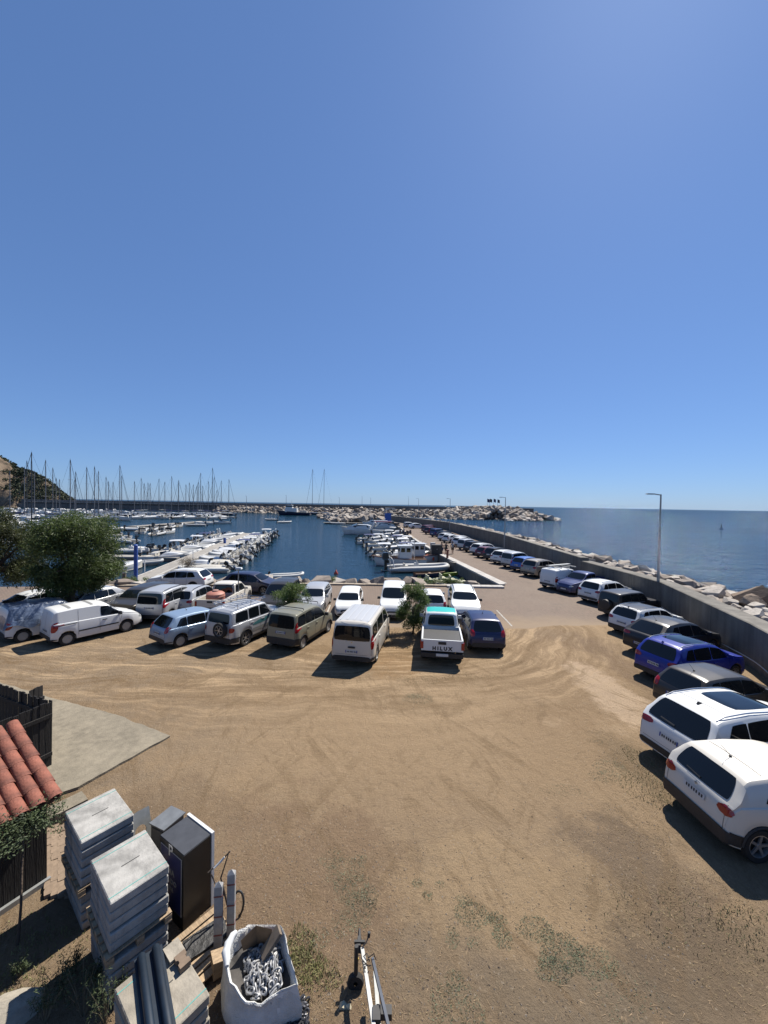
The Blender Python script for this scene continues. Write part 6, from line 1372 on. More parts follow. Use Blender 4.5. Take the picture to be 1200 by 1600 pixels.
p = at(645, 992, 0); tree('small_bush', 'small upright green bush left of the white pickup, right of two', 'bush', p, (p.x+.0, p.y, 1.55), (.85, .75, 1.3), 9500, .16, .015, M_LEAF3, 36, 6, .05, -.4, (.16, .36), .3)
p = at(295, 892, -.3); tree('dry_bush', 'dry brownish bush on the shore beside the main pontoon', 'bush', p, (p.x, p.y, .6), (1.0, .8, .7), 2200, .14, .012, mat('dry_leaf', (.16, .115, .06), .8, var=.4), 20, 9, .04, -.4, (.2, .4))
for i, (px, py, sx) in enumerate(((205, 912, .6), (232, 913, .5), (517, 912, .9), (660, 914, 1.3), (695, 915, 1.2), (710, 915, .9))):
    p = at(px, py, -.15); tree('shore_shrub', f'low green shrub, {ordinal(i)} from the left along the quay kerb', 'shrub', p, (p.x, p.y, .15), (sx, .45, .32), 1500, .14, .016, M_LEAF3, 16, 20+i, .03, -.5, (.15, .28), group='shrubs along the kerb')
# ------------------------------------------------------------------ grass, gravel
def blades(name, label, spots, m, hgt, wid, lean=.6, seed=1):
    rd = random.Random(seed); mb = MB()
    for (px, py, rx, ry, n) in spots:
        c = at(px, py, 0)
        for k in range(n):
            a = rd.random()*6.28; q = rd.random()**.5*(1+.35*noise.noise((math.cos(a)*1.5+px, math.sin(a)*1.5, py)))
            x, y = c.x+math.cos(a)*q*rx, c.y+math.sin(a)*q*ry; z = dirt_z(x, y)-.01; h = hgt*rd.uniform(.4, 1.2); b = rd.random()*6.28; l = Vector((math.cos(b), math.sin(b), 0)); s = Vector((-l.y, l.x, 0))*wid
            p = Vector((x, y, z)); t = p+l*h*lean*rd.random()+Vector((0, 0, h)); md = (p+t)/2+Vector((0, 0, h*.12))
            mb.add([p-s, p+s, md+s*.7, md-s*.7, t], [(0, 1, 2, 3), (3, 2, 4)])
    tag(mb.build(name, m, None, fixn=False), label, 'grass', kind='stuff')
M_GRASS = mat('weed_green', (.135, .150, .085), .7, var=.5, vscale=3); M_STRAW = mat('straw', (.30, .225, .11), .8, var=.4, vscale=3); M_GRASS2 = mat('lush_grass', (.11, .125, .045), .7, var=.5, vscale=3)
G = [(655, 1094, .55, .35, 420), (648, 1089, .3, .2, 200), (540, 1365, .35, .30, 380), (520, 1345, .25, .2, 160), (548, 1390, .30, .3, 330), (560, 1425, .3, .3, 350), (540, 1445, .22, .2, 160), (575, 1405, .18, .2, 140), (497, 1470, .2, .16, 120), (652, 1383, .10, .08, 60), (668, 1402, .10, .08, 60), (688, 1385, .08, .06, 30), (725, 1410, .15, .12, 100), (738, 1432, .30, .22, 420), (775, 1440, .16, .12, 160), (785, 1468, .16, .16, 180), (838, 1455, .28, .20, 380), (880, 1488, .36, .26, 620), (925, 1508, .38, .22, 480), (866, 1520, .26, .16, 300), (855, 1503, .12, .1, 90), (975, 1555, .5, .3, 160), (710, 1535, .14, .12, 110), (716, 1577, .40, .26, 420), (955, 1200, .42, .30, 340), (946, 1215, .4, .22, 260), (880, 1236, .5, .22, 150), (930, 1160, .3, .15, 60), (708, 1460, .1, .1, 60), (706, 1475, .1, .1, 50), (740, 1475, .12, .08, 40), (565, 1345, .12, .1, 60)]
blades('green_weeds', 'scattered patches of green weeds on the bare earth', [(a, b, c*1.05, d*1.05, int(n*2.6)) for a, b, c, d, n in G], M_GRASS, .022, .008, 1.6)
blades('lush_grass', 'brighter grass growing beside the white chain bag', [(468, 1480, .25, .28, 700), (478, 1515, .34, .24, 900), (505, 1530, .3, .2, 360), (455, 1560, .3, .2, 300), (80, 1480, .5, .3, 300), (20, 1540, .5, .25, 500), (30, 1465, .5, .3, 260)], mat('fresh_grass', (.17, .165, .06), .7, var=.5, vscale=3), .05, .006, 1.2, 2)
blades('dry_grass', 'dry straw-coloured grass between and beside the parked cars', [(622, 1010, .75, 1.6, 1700), (630, 1050, 1.6, .7, 900), (520, 1050, 2.2, .5, 600), (790, 1035, 1.6, .5, 500), (1010, 1215, .7, .9, 900), (1005, 1290, .8, .8, 800), (1060, 1400, 1.2, .6, 900), (1150, 1450, 1.2, .9, 1200), (1180, 1540, .9, .5, 500), (1000, 1420, 1.2, .6, 500), (400, 1400, 1.0, .8, 500), (490, 1570, .9, .5, 500), (640, 1560, .8, .5, 260), (1000, 1080, .6, .9, 500)], M_STRAW, .028, .006, 1.8, 3)
blades('dry_weeds', 'darker dry weeds scattered around the parked cars', [(625, 1000, .9, 1.6, 500), (655, 1063, 1.2, .4, 260), (500, 1060, 1.5, .3, 160), (740, 1058, 1.0, .3, 120), (1015, 1235, .55, .7, 700), (1000, 1190, .35, .6, 400), (1190, 1460, .7, .5, 500), (1060, 1440, 1.4, .5, 260), (640, 975, .8, .5, 260)], M_GRASS2, .05, .006, 1.2, 4)
rd = random.Random(21); gv = MB(); tet = [(1, 0, -.5), (-.6, .9, -.5), (-.6, -.9, -.5), (.1, .1, .7), (.5, .6, .2)]
def pebble(x, y, s):
    z = dirt_z(x, y); a = rd.random()*6.28; ca, sa = math.cos(a), math.sin(a)
    gv.add([(x+s*(v[0]*ca-v[1]*sa)*rd.uniform(.7, 1.2), y+s*(v[0]*sa+v[1]*ca), z+s*v[2]*.75) for v in tet], [(0, 4, 3), (4, 1, 3), (1, 2, 3), (2, 0, 3), (0, 1, 4), (0, 2, 1)])
for k in range(9000):
    t = rd.random()
    if t < .45: px, py = rd.gauss(430, 130), rd.uniform(1270, 1600)
    elif t < .7: px, py = rd.uniform(560, 1100), rd.uniform(1300, 1600)
    elif t < .85: px, py = rd.uniform(900, 1050), rd.uniform(1050, 1350)
    else: px, py = rd.uniform(100, 1050), rd.uniform(1060, 1350)
    q = at(px, py, 0)
    if q.x < -5.6 and q.y < 8: continue
    pebble(q.x, q.y, .007+.020*rd.random()**3)
for k in range(60):
    q = at(rd.uniform(380, 1000), rd.uniform(1250, 1600), 0); pebble(q.x, q.y, rd.uniform(.02, .035))
tag(gv.build('gravel', rock_mat('pebble', (.09, .066, .046), (.18, .14, .10), (.28, .24, .19)), None, fixn=False), 'loose gravel and pebbles strewn over the dirt lot', 'gravel', kind='stuff')
lt = MB()
for k in range(3200):
    q = at(rd.gauss(420, 150), rd.uniform(1280, 1600), 0) if rd.random() < .6 else at(rd.uniform(560, 1200), rd.uniform(1180, 1600), 0)
    z = dirt_z(q.x, q.y)+.004; a = rd.random()*6.28; l = rd.uniform(.02, .09); d = Vector((math.cos(a)*l, math.sin(a)*l, rd.uniform(-.003, .012))); s = Vector((-d.y, d.x, 0)).normalized()*.004; p_ = Vector((q.x, q.y, z))
    lt.add([p_-s, p_+s, p_+d+s*.4, p_+d-s*.4], [(0, 1, 2, 3)])
tag(lt.build('plant_litter', mat('litter', (.20, .14, .08), .9, var=.7, vscale=9), None, fixn=False), 'dead twigs and straw bits littering the dirt', 'litter', kind='stuff')
# ------------------------------------------------------------------ concrete slabs on pallets
M_CSLAB = concrete_mat('precast_concrete', (.26, .252, .232), 2.5, False, .30); M_CSLAB2 = concrete_mat('warm_precast', (.28, .25, .20), 2.5, False, .2)
M_GREEN = mat('chalk_line_green', (.10, .36, .32), .8); M_DKSLOT = mat('slot_dark', (.05, .05, .05), .9)
M_PALW = mat('pallet_wood', (.36, .26, .16), .85, var=.35, vscale=7, stretch=(1, 6, 6))
def bevel_box(d, bv):
    x, y, z = d[0]/2, d[1]/2, d[2]/2; mb = MB(); rows = []
    ring = lambda X, Y, Z: [(-X+bv, -Y, Z), (X-bv, -Y, Z), (X, -Y+bv, Z), (X, Y-bv, Z), (X-bv, Y, Z), (-X+bv, Y, Z), (-X, Y-bv, Z), (-X, -Y+bv, Z)]
    mb.grid([ring(x-bv, y-bv, -z), ring(x, y, -z+bv), ring(x, y, z-bv), ring(x-bv, y-bv, z)], close=True); mb.f.append(tuple(range(7, -1, -1))); mb.f.append(tuple(range(24, 32))); return mb
SLAB = bevel_box((.99, .75, .128), .012).mesh('slab', M_CSLAB)
def slab(c, rz, z, label, grp, marks=False, m=None):
    o = empty('concrete_slab', (c[0], c[1], z), rz); tag(o, label, 'slab', grp); q = link('block', SLAB, o, (0, 0, .071))
    if m: set_mat(q, m)
    if marks:
        for x in (-.40, .40): MB().box((x, 0, .1365), (.012, .745, .003)).build('chalk_line', M_GREEN, o)
        MB().box((-.02, .02, .1365), (.014, .24, .003)).build('lifting_slot', M_DKSLOT, o)
    return o
def pallet(c, rz, z, label, lx=1.05, ly=.84):
    o = empty('wooden_pallet', (c[0], c[1], z), rz); tag(o, label, 'pallet', 'pallets under the slabs')
    for k in range(7): link('plank', PPL, o, (lerp(-lx/2+.06, lx/2-.06, k/6), 0, .118), None, (1, ly, 1))
    for y in (-ly/2+.05, 0, ly/2-.05):
        for x in (-lx/2+.07, 0, lx/2-.07): link('block', PBK, o, (x, y, .055))
    for y in (-ly/2+.05, 0, ly/2-.05): link('bearer', PBR, o, (0, y, .012), None, (lx, 1, 1))
    return o
PPL = MB().box((0, 0, 0), (.10, 1, .022)).mesh('plank', M_PALW); PBK = MB().box((0, 0, 0), (.13, .095, .085)).mesh('block', M_PALW); PBR = MB().box((0, 0, 0), (1, .095, .022)).mesh('bearer', M_PALW)
def stack(c, rz, n_low, n_top, who, m=None):
    z = dirt_z(*c); k = n_low+n_top; i = 0
    for j in range(n_low):
        slab((c[0]+random.uniform(-.012, .012), c[1]+random.uniform(-.012, .012)), rz+random.uniform(-.012, .012), z, f'grey concrete slab, {ordinal(k-1-i)} from the top of the {who}', 'stacked concrete slabs', False, m); z += .148; i += 1
    if n_top and n_low:
        pallet(c, rz, z, f'wooden pallet between the slabs of the {who}'); z += .134
    for j in range(n_top):
        top = j == n_top-1
        slab((c[0]+random.uniform(-.012, .012), c[1]+random.uniform(-.012, .012)), rz+random.uniform(-.012, .012), z, f'pale concrete slab with green chalk lines, topmost of the {who}' if top else f'grey concrete slab, {ordinal(k-1-i)} from the top of the {who}', 'stacked concrete slabs', top, m); z += .148; i += 1
    return z
zA = stack((-3.78, 5.73), R(-40.5), 4, 5, 'middle slab stack'); zB = stack((-4.9, 6.63), R(-38.4), 4, 5, 'rear slab stack'); zC = stack((-2.72, 4.77), R(-39), 0, 5, 'front slab stack', M_CSLAB2)
# dark blue double fender lying on the front stack
M_FEND = mat('fender_navy', (.006, .015, .028), .55, var=.3, vscale=4)
d = Vector((math.cos(R(-52)), math.sin(R(-52)), 0)); n_ = Vector((-d.y, d.x, 0)); c = at(240, 1540, zC+.08)
fo = empty('dock_fender', (c.x, c.y, zC), R(-52)); tag(fo, 'dark blue double-ridged plastic fender lying on the front slab stack', 'fender')
for y in (-.085, .085):
    MB().tube([(-.50, y, .055), (-.48, y, .062), (.50, y, .062), (.60, y, .062)], [.035, .05, .05, .045], 12).build('ridge', M_FEND, fo, 50)
MB().box((.04, 0, .02), (1.10, .33, .03)).build('base_flange', M_FEND, fo, 30)
# brown interlocking paver lying next to it
pv = empty('loose_paver', at(285, 1506, zC)+Vector((0, 0, .002)), R(-39)); tag(pv, 'loose brown interlocking paver lying on the front slab stack', 'paver')
MB().prism([(-.10, -.07), (-.035, -.07), (-.02, -.045), (.02, -.045), (.035, -.07), (.10, -.07), (.10, .07), (.035, .07), (.02, .045), (-.02, .045), (-.035, .07), (-.10, .07)], 0, .07).build('block', mat('paver_brown', (.20, .145, .10), .9, var=.25), pv)
pv2 = empty('flat_tile', at(272, 1488, zC)+Vector((0, 0, .002)), R(-39)); tag(pv2, 'thin pale grey tile beside the loose brown paver', 'tile'); MB().box((0, 0, .02), (.24, .2, .04)).build('tile', M_CSLAB2, pv2)
# ------------------------------------------------------------------ black sign totem and things behind the stacks
M_TOT = mat('totem_black', (.009, .0095, .011), .42, var=.3, vscale=3); M_TPAN = mat('totem_navy', (.012, .018, .10), .4); M_TOPG = mat('totem_top', (.045, .048, .055), .5, var=.2)
zt = 1.28; cf, cr_, cb, cl_ = [at(px, py, zt) for px, py in ((287, 1338), (330, 1304), (298, 1272), (254, 1302))]
ux = (cr_-cf); wx = ux.length; uy = (cl_-cf); uy = uy-ux.normalized()*uy.dot(ux.normalized()); wy = uy.length; ang = math.atan2(ux.y, ux.x); ctr = cf+ux/2+uy/2
to = empty('sign_totem', (ctr.x, ctr.y, 0), ang); tag(to, 'tall black sign box with white edge panel beside the slab stacks', 'sign')
sy = 1 if (Matrix.Rotation(-ang, 3, 'Z') @ uy).y > 0 else -1
bevel_box((wx, wy, zt), .008).build('body', M_TOT, to).location = (0, 0, zt/2)
MB().box((0, 0, zt+.003), (wx-.02, wy-.02, .004)).build('top_plate', M_TOPG, to)
MB().box((wx/2+.028, 0, zt/2+.01), (.05, wy+.03, zt+.03)).build('edge_panel', M_GEL, to)
MB().box((-wx/2-.004, 0, zt*.56), (.006, wy*.86, zt*.74)).build('panel_frame', mat('frame_pale', (.35, .35, .36), .5), to); MB().box((-wx/2-.007, 0, zt*.56), (.006, wy*.82, zt*.725)).build('sign_panel', M_TPAN, to)
M_SIGNW = mat('sign_white', (.55, .55, .55), .6)
for t_, z_, s_ in (('P', .93, .26), ('INA', .66, .13), ('ONDO', .54, .11), ('UNI', .44, .09)):
    link('lettering', text_mesh(t_, s_, M_SIGNW if t_ in 'P' else mat('sign_grey', (.30, .30, .30), .6), .001, .004), to, (-wx/2-.0125, 0, z_*zt*1.0), (math.pi/2, 0, -math.pi/2))
c = at(262, 1279, .95); bx2 = empty('utility_cabinet', (c.x, c.y, 0), ang+.15); tag(bx2, 'small slate grey cabinet standing behind the black sign box', 'cabinet'); bevel_box((.42, .36, .95), .01).build('body', mat('cabinet_slate', (.06, .065, .07), .5, var=.2), bx2).location = (0, 0, .475); MB().box((0, 0, .96), (.46, .40, .02)).build('lid', mat('lid_slate', (.13, .14, .15), .5, var=.2), bx2); MB().box((-.215, 0, .5), (.012, .28, .8)).build('door', mat('cabinet_slate', (.06, .065, .07), .5), bx2)
c = at(222, 1300, .75); lp = empty('leaning_panel', (c.x, c.y, .0), ang-.05); tag(lp, 'grey metal sheet with a round hole leaning behind the slab stacks', 'panel')
ring = [(.10*math.cos(R(a)), .10*math.sin(R(a))) for a in range(0, 360, 30)]; sq = []
for x_, y_ in ring:
    k_ = max(abs(x_)/.19, abs(y_)/.34); sq.append((x_/k_, y_/k_))
mm_ = Matrix.Rotation(R(70), 3, 'X'); pn = MB()
for off in (0, .02): pn.grid([[mm_ @ Vector((x_, y_+.2, off)) for x_, y_ in ring], [mm_ @ Vector((x_, y_+.2, off)) for x_, y_ in sq]], close=True)
pn.build('sheet', M_GALV, lp).location = (0, 0, .55); MB().box((0, .1, .30), (.36, .03, .5)).build('support', M_GALV, lp)
# dark board on a pallet, two grey posts with tape bands, wedge block
pc = (-2.62, 5.82); pallet(pc, R(-40), .03, 'wooden pallet under the dark board behind the chain bag', .9, .7)
c = at(322, 1462, .22); db = empty('dark_board', (c.x, c.y, .172), R(40)); tag(db, 'charred-looking dark board lying at the foot of the sign box', 'board'); rows = [[(lerp(-.30, .30, i/8), lerp(-.17, .17, j/4), .03+.014*noise.noise((i*.7, j*.9, 3))) for j in range(5)] for i in range(9)]
MB().grid(rows).build('top_face', mat('charred', (.035, .034, .032), .6, var=.6, vscale=7, bump=.8, bscale=12), db, 60); MB().box((0, 0, .002), (.6, .34, .03)).build('core', M_BLK, db)
M_POST = mat('post_grey', (.30, .30, .30), .8, var=.2, vscale=8)
for i, (b_, tp_y, w_) in enumerate((((341, 1478), 1383, .115), ((361, 1462), 1364, .115))):
    b = at(*b_, .15); h = z_over(b, tp_y)-.15; o = empty('timber_post', b, R(8)); tag(o, ['grey square post with red tape bands, left of two behind the bag', 'grey square post with pointed top, right of two behind the bag'][i], 'post', 'posts behind the bag')
    MB().box((0, 0, h/2), (w_, w_*.7, h)).build('shaft', M_POST, o); MB().add([(-w_/2, -w_*.35, h), (w_/2, -w_*.35, h), (w_/2, w_*.35, h), (-w_/2, w_*.35, h), (0, 0, h+.06)], [(0, 1, 4), (1, 2, 4), (2, 3, 4), (3, 0, 4)]).build('tip', M_POST, o)
    for f in (.22, .52, .85): MB().box((0, 0, h*f), (w_+.006, w_*.7+.006, .022)).build('tape_band', mat('tape_red', (.18, .05, .045), .7), o)
c = at(358, 1492, .2); wb_ = empty('wedge_block', (c.x, c.y, .06), R(35)); tag(wb_, 'pale timber wedge block at the foot of the grey posts', 'block'); MB().add([(-.24, -.1, 0), (.24, -.1, 0), (.24, .1, 0), (-.24, .1, 0), (-.24, -.1, .26), (.05, -.1, .18), (.05, .1, .18), (-.24, .1, .26)], [(3, 2, 1, 0), (0, 1, 5, 4), (1, 2, 6, 5), (2, 3, 7, 6), (3, 0, 4, 7), (4, 5, 6, 7)]).build('wood', M_PALW, wb_)
# dead branch and black cable
b0 = at(362, 1440, .1); db_ = empty('dead_branch', b0); tag(db_, 'dead forked branch with a white rag leaning behind the grey posts', 'branch')
M_TWIG = mat('twig', (.10, .075, .055), .9, var=.3); br = MB(); P3 = lambda px, py, z: at(px, py, z)-b0
br.tube([P3(362, 1440, .1), P3(352, 1400, .5), P3(345, 1372, .85)], [.018, .016, .012], 6); br.tube([P3(352, 1400, .5), P3(338, 1384, .7), P3(330, 1366, .95)], [.014, .012, .008], 6); br.tube([P3(345, 1372, .85), P3(352, 1350, 1.05), P3(358, 1330, 1.25)], [.012, .010, .007], 6); br.tube([P3(325, 1364, .95), P3(345, 1345, 1.05), P3(360, 1330, 1.2)], [.012, .012, .010], 6); br.build('wood', M_TWIG, db_, 60)
MB().tube([P3(334, 1357, 1.0), P3(345, 1346, 1.06), P3(351, 1339, 1.12)], [.014, .018, .014], 6).build('rag', M_GEL, db_, 60)
cb_ = empty('black_cable', at(372, 1430, 0)); tag(cb_, 'loop of thick black cable behind the grey posts', 'cable'); MB().tube([Vector((.09*math.cos(a), .04*math.sin(a), .20+.18*math.sin(a))) for a in [R(-70+20*k) for k in range(13)]], .018, 7).build('loop', M_BLK, cb_, 60)
# ------------------------------------------------------------------ woven bag with galvanised chain
M_BAG = mat('woven_bag', (.60, .60, .57), .75, var=.14, vscale=9, bump=.5, bscale=60)
rim_px = [(348, 1490), (360, 1466), (384, 1448), (412, 1450), (436, 1452), (446, 1476), (455, 1508), (461, 1540), (436, 1554), (405, 1574), (380, 1572), (356, 1540)]
rz_ = [.70, .74, .72, .66, .66, .70, .66, .58, .50, .48, .52, .62]
rim = [at(px, py, z) for (px, py), z in zip(rim_px, rz_)]; ctr = sum(rim, Vector())/len(rim); bc = Vector((ctr.x+.02, ctr.y+.02, 0))
bg_ = empty('woven_bulk_bag', bc); tag(bg_, 'large white woven bulk bag holding chain and scraps', 'bag')
def loop_pts(t, grow, z=None):
    out = []
    for i in range(48):
        u = i/48*len(rim); a, b = rim[int(u) % 12], rim[(int(u)+1) % 12]; p_ = a.lerp(b, u-int(u)); q = p_-ctr; q.z = 0
        zz = p_.z*t if z is None else z; wob = 1+.09*noise.noise((math.cos(i/48*6.283)*2.5, math.sin(i/48*6.283)*2.5, t*3.2))+.03*noise.noise((math.cos(i/48*6.283)*9, math.sin(i/48*6.283)*9, t*4)); zz += (.05*t*noise.noise((math.cos(i/48*6.283)*1.6, math.sin(i/48*6.283)*1.6, 8)) if t > .6 else 0)
        out.append(Vector((q.x*grow*wob, q.y*grow*wob, zz)))
    return out
rows = [loop_pts(t, g) for t, g in ((.0, .92), (.10, 1.08), (.3, 1.14), (.55, 1.10), (.8, 1.02), (.95, .99), (1.0, 1.03), (1.03, 1.0), (1.0, .94), (.85, .90), (.7, .88))]
MB().grid(rows, close=True).build('bag_wall', M_BAG, bg_, 60)
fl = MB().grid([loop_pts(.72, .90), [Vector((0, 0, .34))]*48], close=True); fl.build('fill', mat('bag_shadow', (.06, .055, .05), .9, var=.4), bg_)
fold = MB(); pf = [r*1.0 for r in loop_pts(1.0, 1.0)]
fold.tube([pf[k]+Vector((0, 0, .02)) for k in (46, 47, 0, 1, 2, 3, 4, 5)], [.03, .05, .06, .055, .06, .05, .045, .03], 8).build('folded_flap', mat('bag_liner', (.66, .67, .66), .4, var=.1), bg_, 60)
fr_ = MB(); q0 = pf[27]; 
rows = [[pf[k]*(1+.03*j+.02*math.sin(k*2+j))+Vector((0, 0, .02-.10*j)) for k in range(20, 34)] for j in range(4)]
MB().grid(rows).build('torn_flap', mat('bag_liner', (.66, .67, .66), .4), bg_, 60)
link('lettering', text_mesh('CK', .10, M_BLK, .001, .003), bg_, at(431, 1556, .42)-bc+Vector((.03, -.03, 0)), (R(80), 0, R(38)))
ch = empty('steel_chain', (bc.x, bc.y, 0)); tag(ch, 'heap of galvanised chain inside the white bag', 'chain')
M_CHAIN = mat('galv_chain', (.36, .36, .36), .55, metal=.3, var=.25, vscale=20)
lk = MB(); rows = []
for i in range(12):
    a = 2*math.pi*i/12; cx_, cy_ = .030*math.cos(a), .022*math.sin(a); cx_ += .018*(1 if math.cos(a) > 0 else -1)
    rows.append([Vector((cx_+.0095*math.cos(a)*math.cos(b), cy_+.0095*math.sin(a)*math.cos(b), .0095*math.sin(b))) for b in [2*math.pi*k/5 for k in range(5)]])
rows.append(rows[0]); LINK = lk.grid(rows, close=True).mesh('link', M_CHAIN, 60, True); rd = random.Random(4)
for k in range(150):
    q = at(rd.uniform(386, 438), rd.uniform(1482, 1560), .46); 
    u = (q-at(415, 1520, .46)); hh = .42+.10*(1-min(1, u.length/.35))+.03*rd.random()
    qx = q.x-bc.x; qy = q.y-bc.y
    link('link', LINK, ch, (qx, qy, hh+rd.uniform(-.02, .05)), (rd.uniform(0, 3.1), rd.uniform(-.9, .9), rd.uniform(0, 6.28)), rd.uniform(1.15, 1.35))
ch2 = empty('steel_chain', at(452, 1598, 0)); tag(ch2, 'dark chain piled on the ground under the white bag', 'chain')
for k in range(110):
    q = at(rd.uniform(438, 478), rd.uniform(1565, 1625), .03); v = q-ch2.location; o = link('link', LINK, ch2, (v.x, v.y, rd.uniform(.02, .14)), (rd.uniform(0, 3.1), rd.uniform(-.9, .9), rd.uniform(0, 6.28)), 1.3); set_mat(o, mat('dark_chain', (.09, .09, .10), .45, metal=.6, var=.3, vscale=20))
cbx = empty('cardboard_piece', at(398, 1466, .86)); tag(cbx, 'open brown cardboard flap at the back of the bag', 'cardboard'); P4 = lambda px, py, z: at(px, py, z)-cbx.location
MB().grid([[P4(376, 1470, .74), P4(400, 1446, .82), P4(425, 1452, .80)], [P4(380, 1486, .52), P4(402, 1476, .46), P4(424, 1474, .52)]]).build('flap', mat('cardboard', (.24, .15, .08), .9, var=.2), cbx, 20)
wdp = empty('wood_offcut', at(418, 1480, .8)); tag(wdp, 'weathered wooden offcut sticking out of the bag', 'wood'); P5 = lambda px, py, z: at(px, py, z)-wdp.location
a_, b_ = P5(410, 1495, .54), P5(437, 1452, .80); MB().box((a_+b_)/2, ((b_-a_).length, .15, .05), m=(b_-a_).to_track_quat('X', 'Z').to_matrix()).build('board', M_WOODG, wdp)
for i, (px, py, s_) in enumerate(((390, 1480, .1), (398, 1490, .07), (402, 1505, .06))): 
    q = at(px, py, .46); o = link('debris_stone', ROCKS[i], None, q, (i, .4, i), s_); set_mat(o, M_CSLAB); tag(o, ['pale rubble lump at the back of the bag', 'pale rubble lump in the middle of the bag', 'pale rubble lump touching the chain in the bag'][i], 'stone')
for i, (px, py) in enumerate(((536, 1572), (545, 1574), (468, 1580), (474, 1592), (462, 1572))):
    q = at(px, py, .04); o = link('foam_lump', ROCKS[i+3], None, q, (i, .3, i), rd.uniform(.05, .085)); set_mat(o, mat('dried_foam', (.50, .44, .30), .9, var=.2)); tag(o, ['cream foam lump left of the trailer shadow', 'cream foam lump touching the trailer shadow', 'cream foam lump beside the ground chain, upper right', 'cream foam lump beside the ground chain, lower right', 'cream foam lump nearest the white bag'][i], 'foam', 'dried foam lumps')
# ------------------------------------------------------------------ boat trailer drawbar
M_TRW = mat('trailer_galv', (.50, .50, .47), .5, metal=.2, var=.2, vscale=5); M_TRB = mat('trailer_blue', (.03, .045, .075), .5, var=.3)
t0 = at(566, 1478, .5); tr = empty('boat_trailer', (t0.x, t0.y, 0)); tag(tr, 'drawbar of a boat trailer cut by the bottom edge', 'trailer'); T_ = lambda px, py, z: at(px, py, z)-tr.location
def beam(a, b, w, h, name, m, ext=0.0):
    d_ = (b-a).normalized(); b = b+d_*ext; return MB().box((a+b)/2, ((b-a).length, w, h), m=(b-a).to_track_quat('X', 'Z').to_matrix()).build(name, m, tr)
beam(T_(566, 1483, .52), T_(581, 1585, .52), .048, .06, 'drawbar', M_TRW, .9); beam(T_(582, 1498, .60), T_(606, 1600, .60), .036, .05, 'side_beam', M_TRB, 1.0); beam(T_(586, 1520, .40), T_(592, 1600, .40), .05, .06, 'lower_beam', M_GALV, 1.0)
cp = T_(561, 1474, .52); MB().box(cp, (.07, .18, .09), taper=.7).cyl(cp+Vector((0, .06, 0)), cp+Vector((-.005, .17, .03)), .028, .016, 8).build('coupling', M_BLK, tr, 40); MB().box(T_(562, 1472, .56), (.16, .03, .04)).build('coupling_lever', M_BLK, tr)
hb = T_(566, 1480, .56); MB().tube([hb, hb+Vector((.05, .03, .03)), hb+Vector((.09, .10, .05))], .010, 6).cyl(hb+Vector((.09, .10, .04)), hb+Vector((.095, .11, .10)), .022, n=8).build('crank_handle', M_BLK, tr, 50)
jw = T_(556, 1520, .25); MB().cyl(jw+Vector((0, 0, -.05)), jw+Vector((0, .04, .35)), .03, n=8).build('jockey_leg', M_BLK, tr, 50); MB().lathe([(.03, -.03), (.11, -.035), (.12, 0), (.11, .035), (.03, .03)], 16, 'Y', jw+Vector((0, 0, -.13))).build('jockey_wheel', M_TYRE, tr, 40)
for k in range(3):
    c_ = T_(570+2*k, 1500+7*k, .55); MB().tube([c_+Vector((.05*math.cos(a), .045*math.sin(a), .02+.03*math.sin(a*2+k))) for a in [R(30*j) for j in range(11)]], .006, 5).build('cable', M_BLK, tr, 60)
MB().box(T_(600, 1582, .45), (.20, .10, .09)).build('winch_block', M_BLK, tr, 30); MB().box(T_(588, 1590, .5), (.10, .14, .14)).build('winch_drum', M_BLK, tr, 30); MB().tube([T_(575, 1497, .6), T_(584, 1490, .68), T_(588, 1500, .6)], .006, 5).build('cable', M_BLK, tr)
MB().cyl(T_(556, 1487, .3), T_(560, 1500, .3), .012).build('yellow_strap', mat('strap_yellow', (.45, .30, .05), .7), tr)
# ------------------------------------------------------------------ black plank fence and tiled shed on the left
M_PLANK = mat('black_stained_wood', (.012, .010, .009), .8, var=.5, vscale=5, bump=.3, bscale=10, stretch=(6, 6, .8))
PLK = MB().box((0, 0, .5), (.118, .022, 1)).mesh('plank', M_PLANK)
def fence(label, a, b, h, name='plank_fence'):
    a, b = Vector(a[:2]), Vector(b[:2]); d_ = (b-a); L_ = d_.length; o = empty(name, (a.x, a.y, .05), math.atan2(d_.y, d_.x)); tag(o, label, 'fence', 'black plank fences'); n_ = int(L_/.132)
    for k in range(n_): link('plank', PLK, o, (.06+k*.132, 0, 0), (random.uniform(-.012, .012), random.uniform(-.008, .008), 0), (1, 1, h+random.uniform(-.03, .03)))
    for z in (.35, h-.35): MB().box((L_/2, .035, z), (L_, .04, .09)).build('rail', M_PLANK, o)
    return o
fc = Vector((-8.53, 9.84)); e1 = at(0, 1070, 1.73); e2 = at(0, 1128, 1.73)
d1 = (Vector(e1[:2])-fc).normalized(); d2 = (Vector(e2[:2])-fc).normalized()
fence('black plank fence wing running away from the shed along the concrete slab', fc, fc+d1*5.0, 1.70); fence('black plank fence wing right behind the tiled shed roof', fc, fc+d2*3.0, 1.70)
g0 = at(67, 1071, 1.73); g1_ = at(40, 1084, 1.73); fence('short black plank gate leaf standing behind the fence corner', g0, g1_, 1.70)
ev, uv = Vector((-.5, -.866, 0)), Vector((-.866, .5, 0)); C0 = Vector((-5.77, 6.87, 0)); LE, RU, ZE, RISE = 3.6, 1.75, 1.66, .62
sh = empty('tiled_shed', C0, math.atan2(ev.y, ev.x)); tag(sh, 'black timber shed with terracotta barrel-tile roof at the left edge', 'shed')   # local x along the eave, local y: -uphill? set below
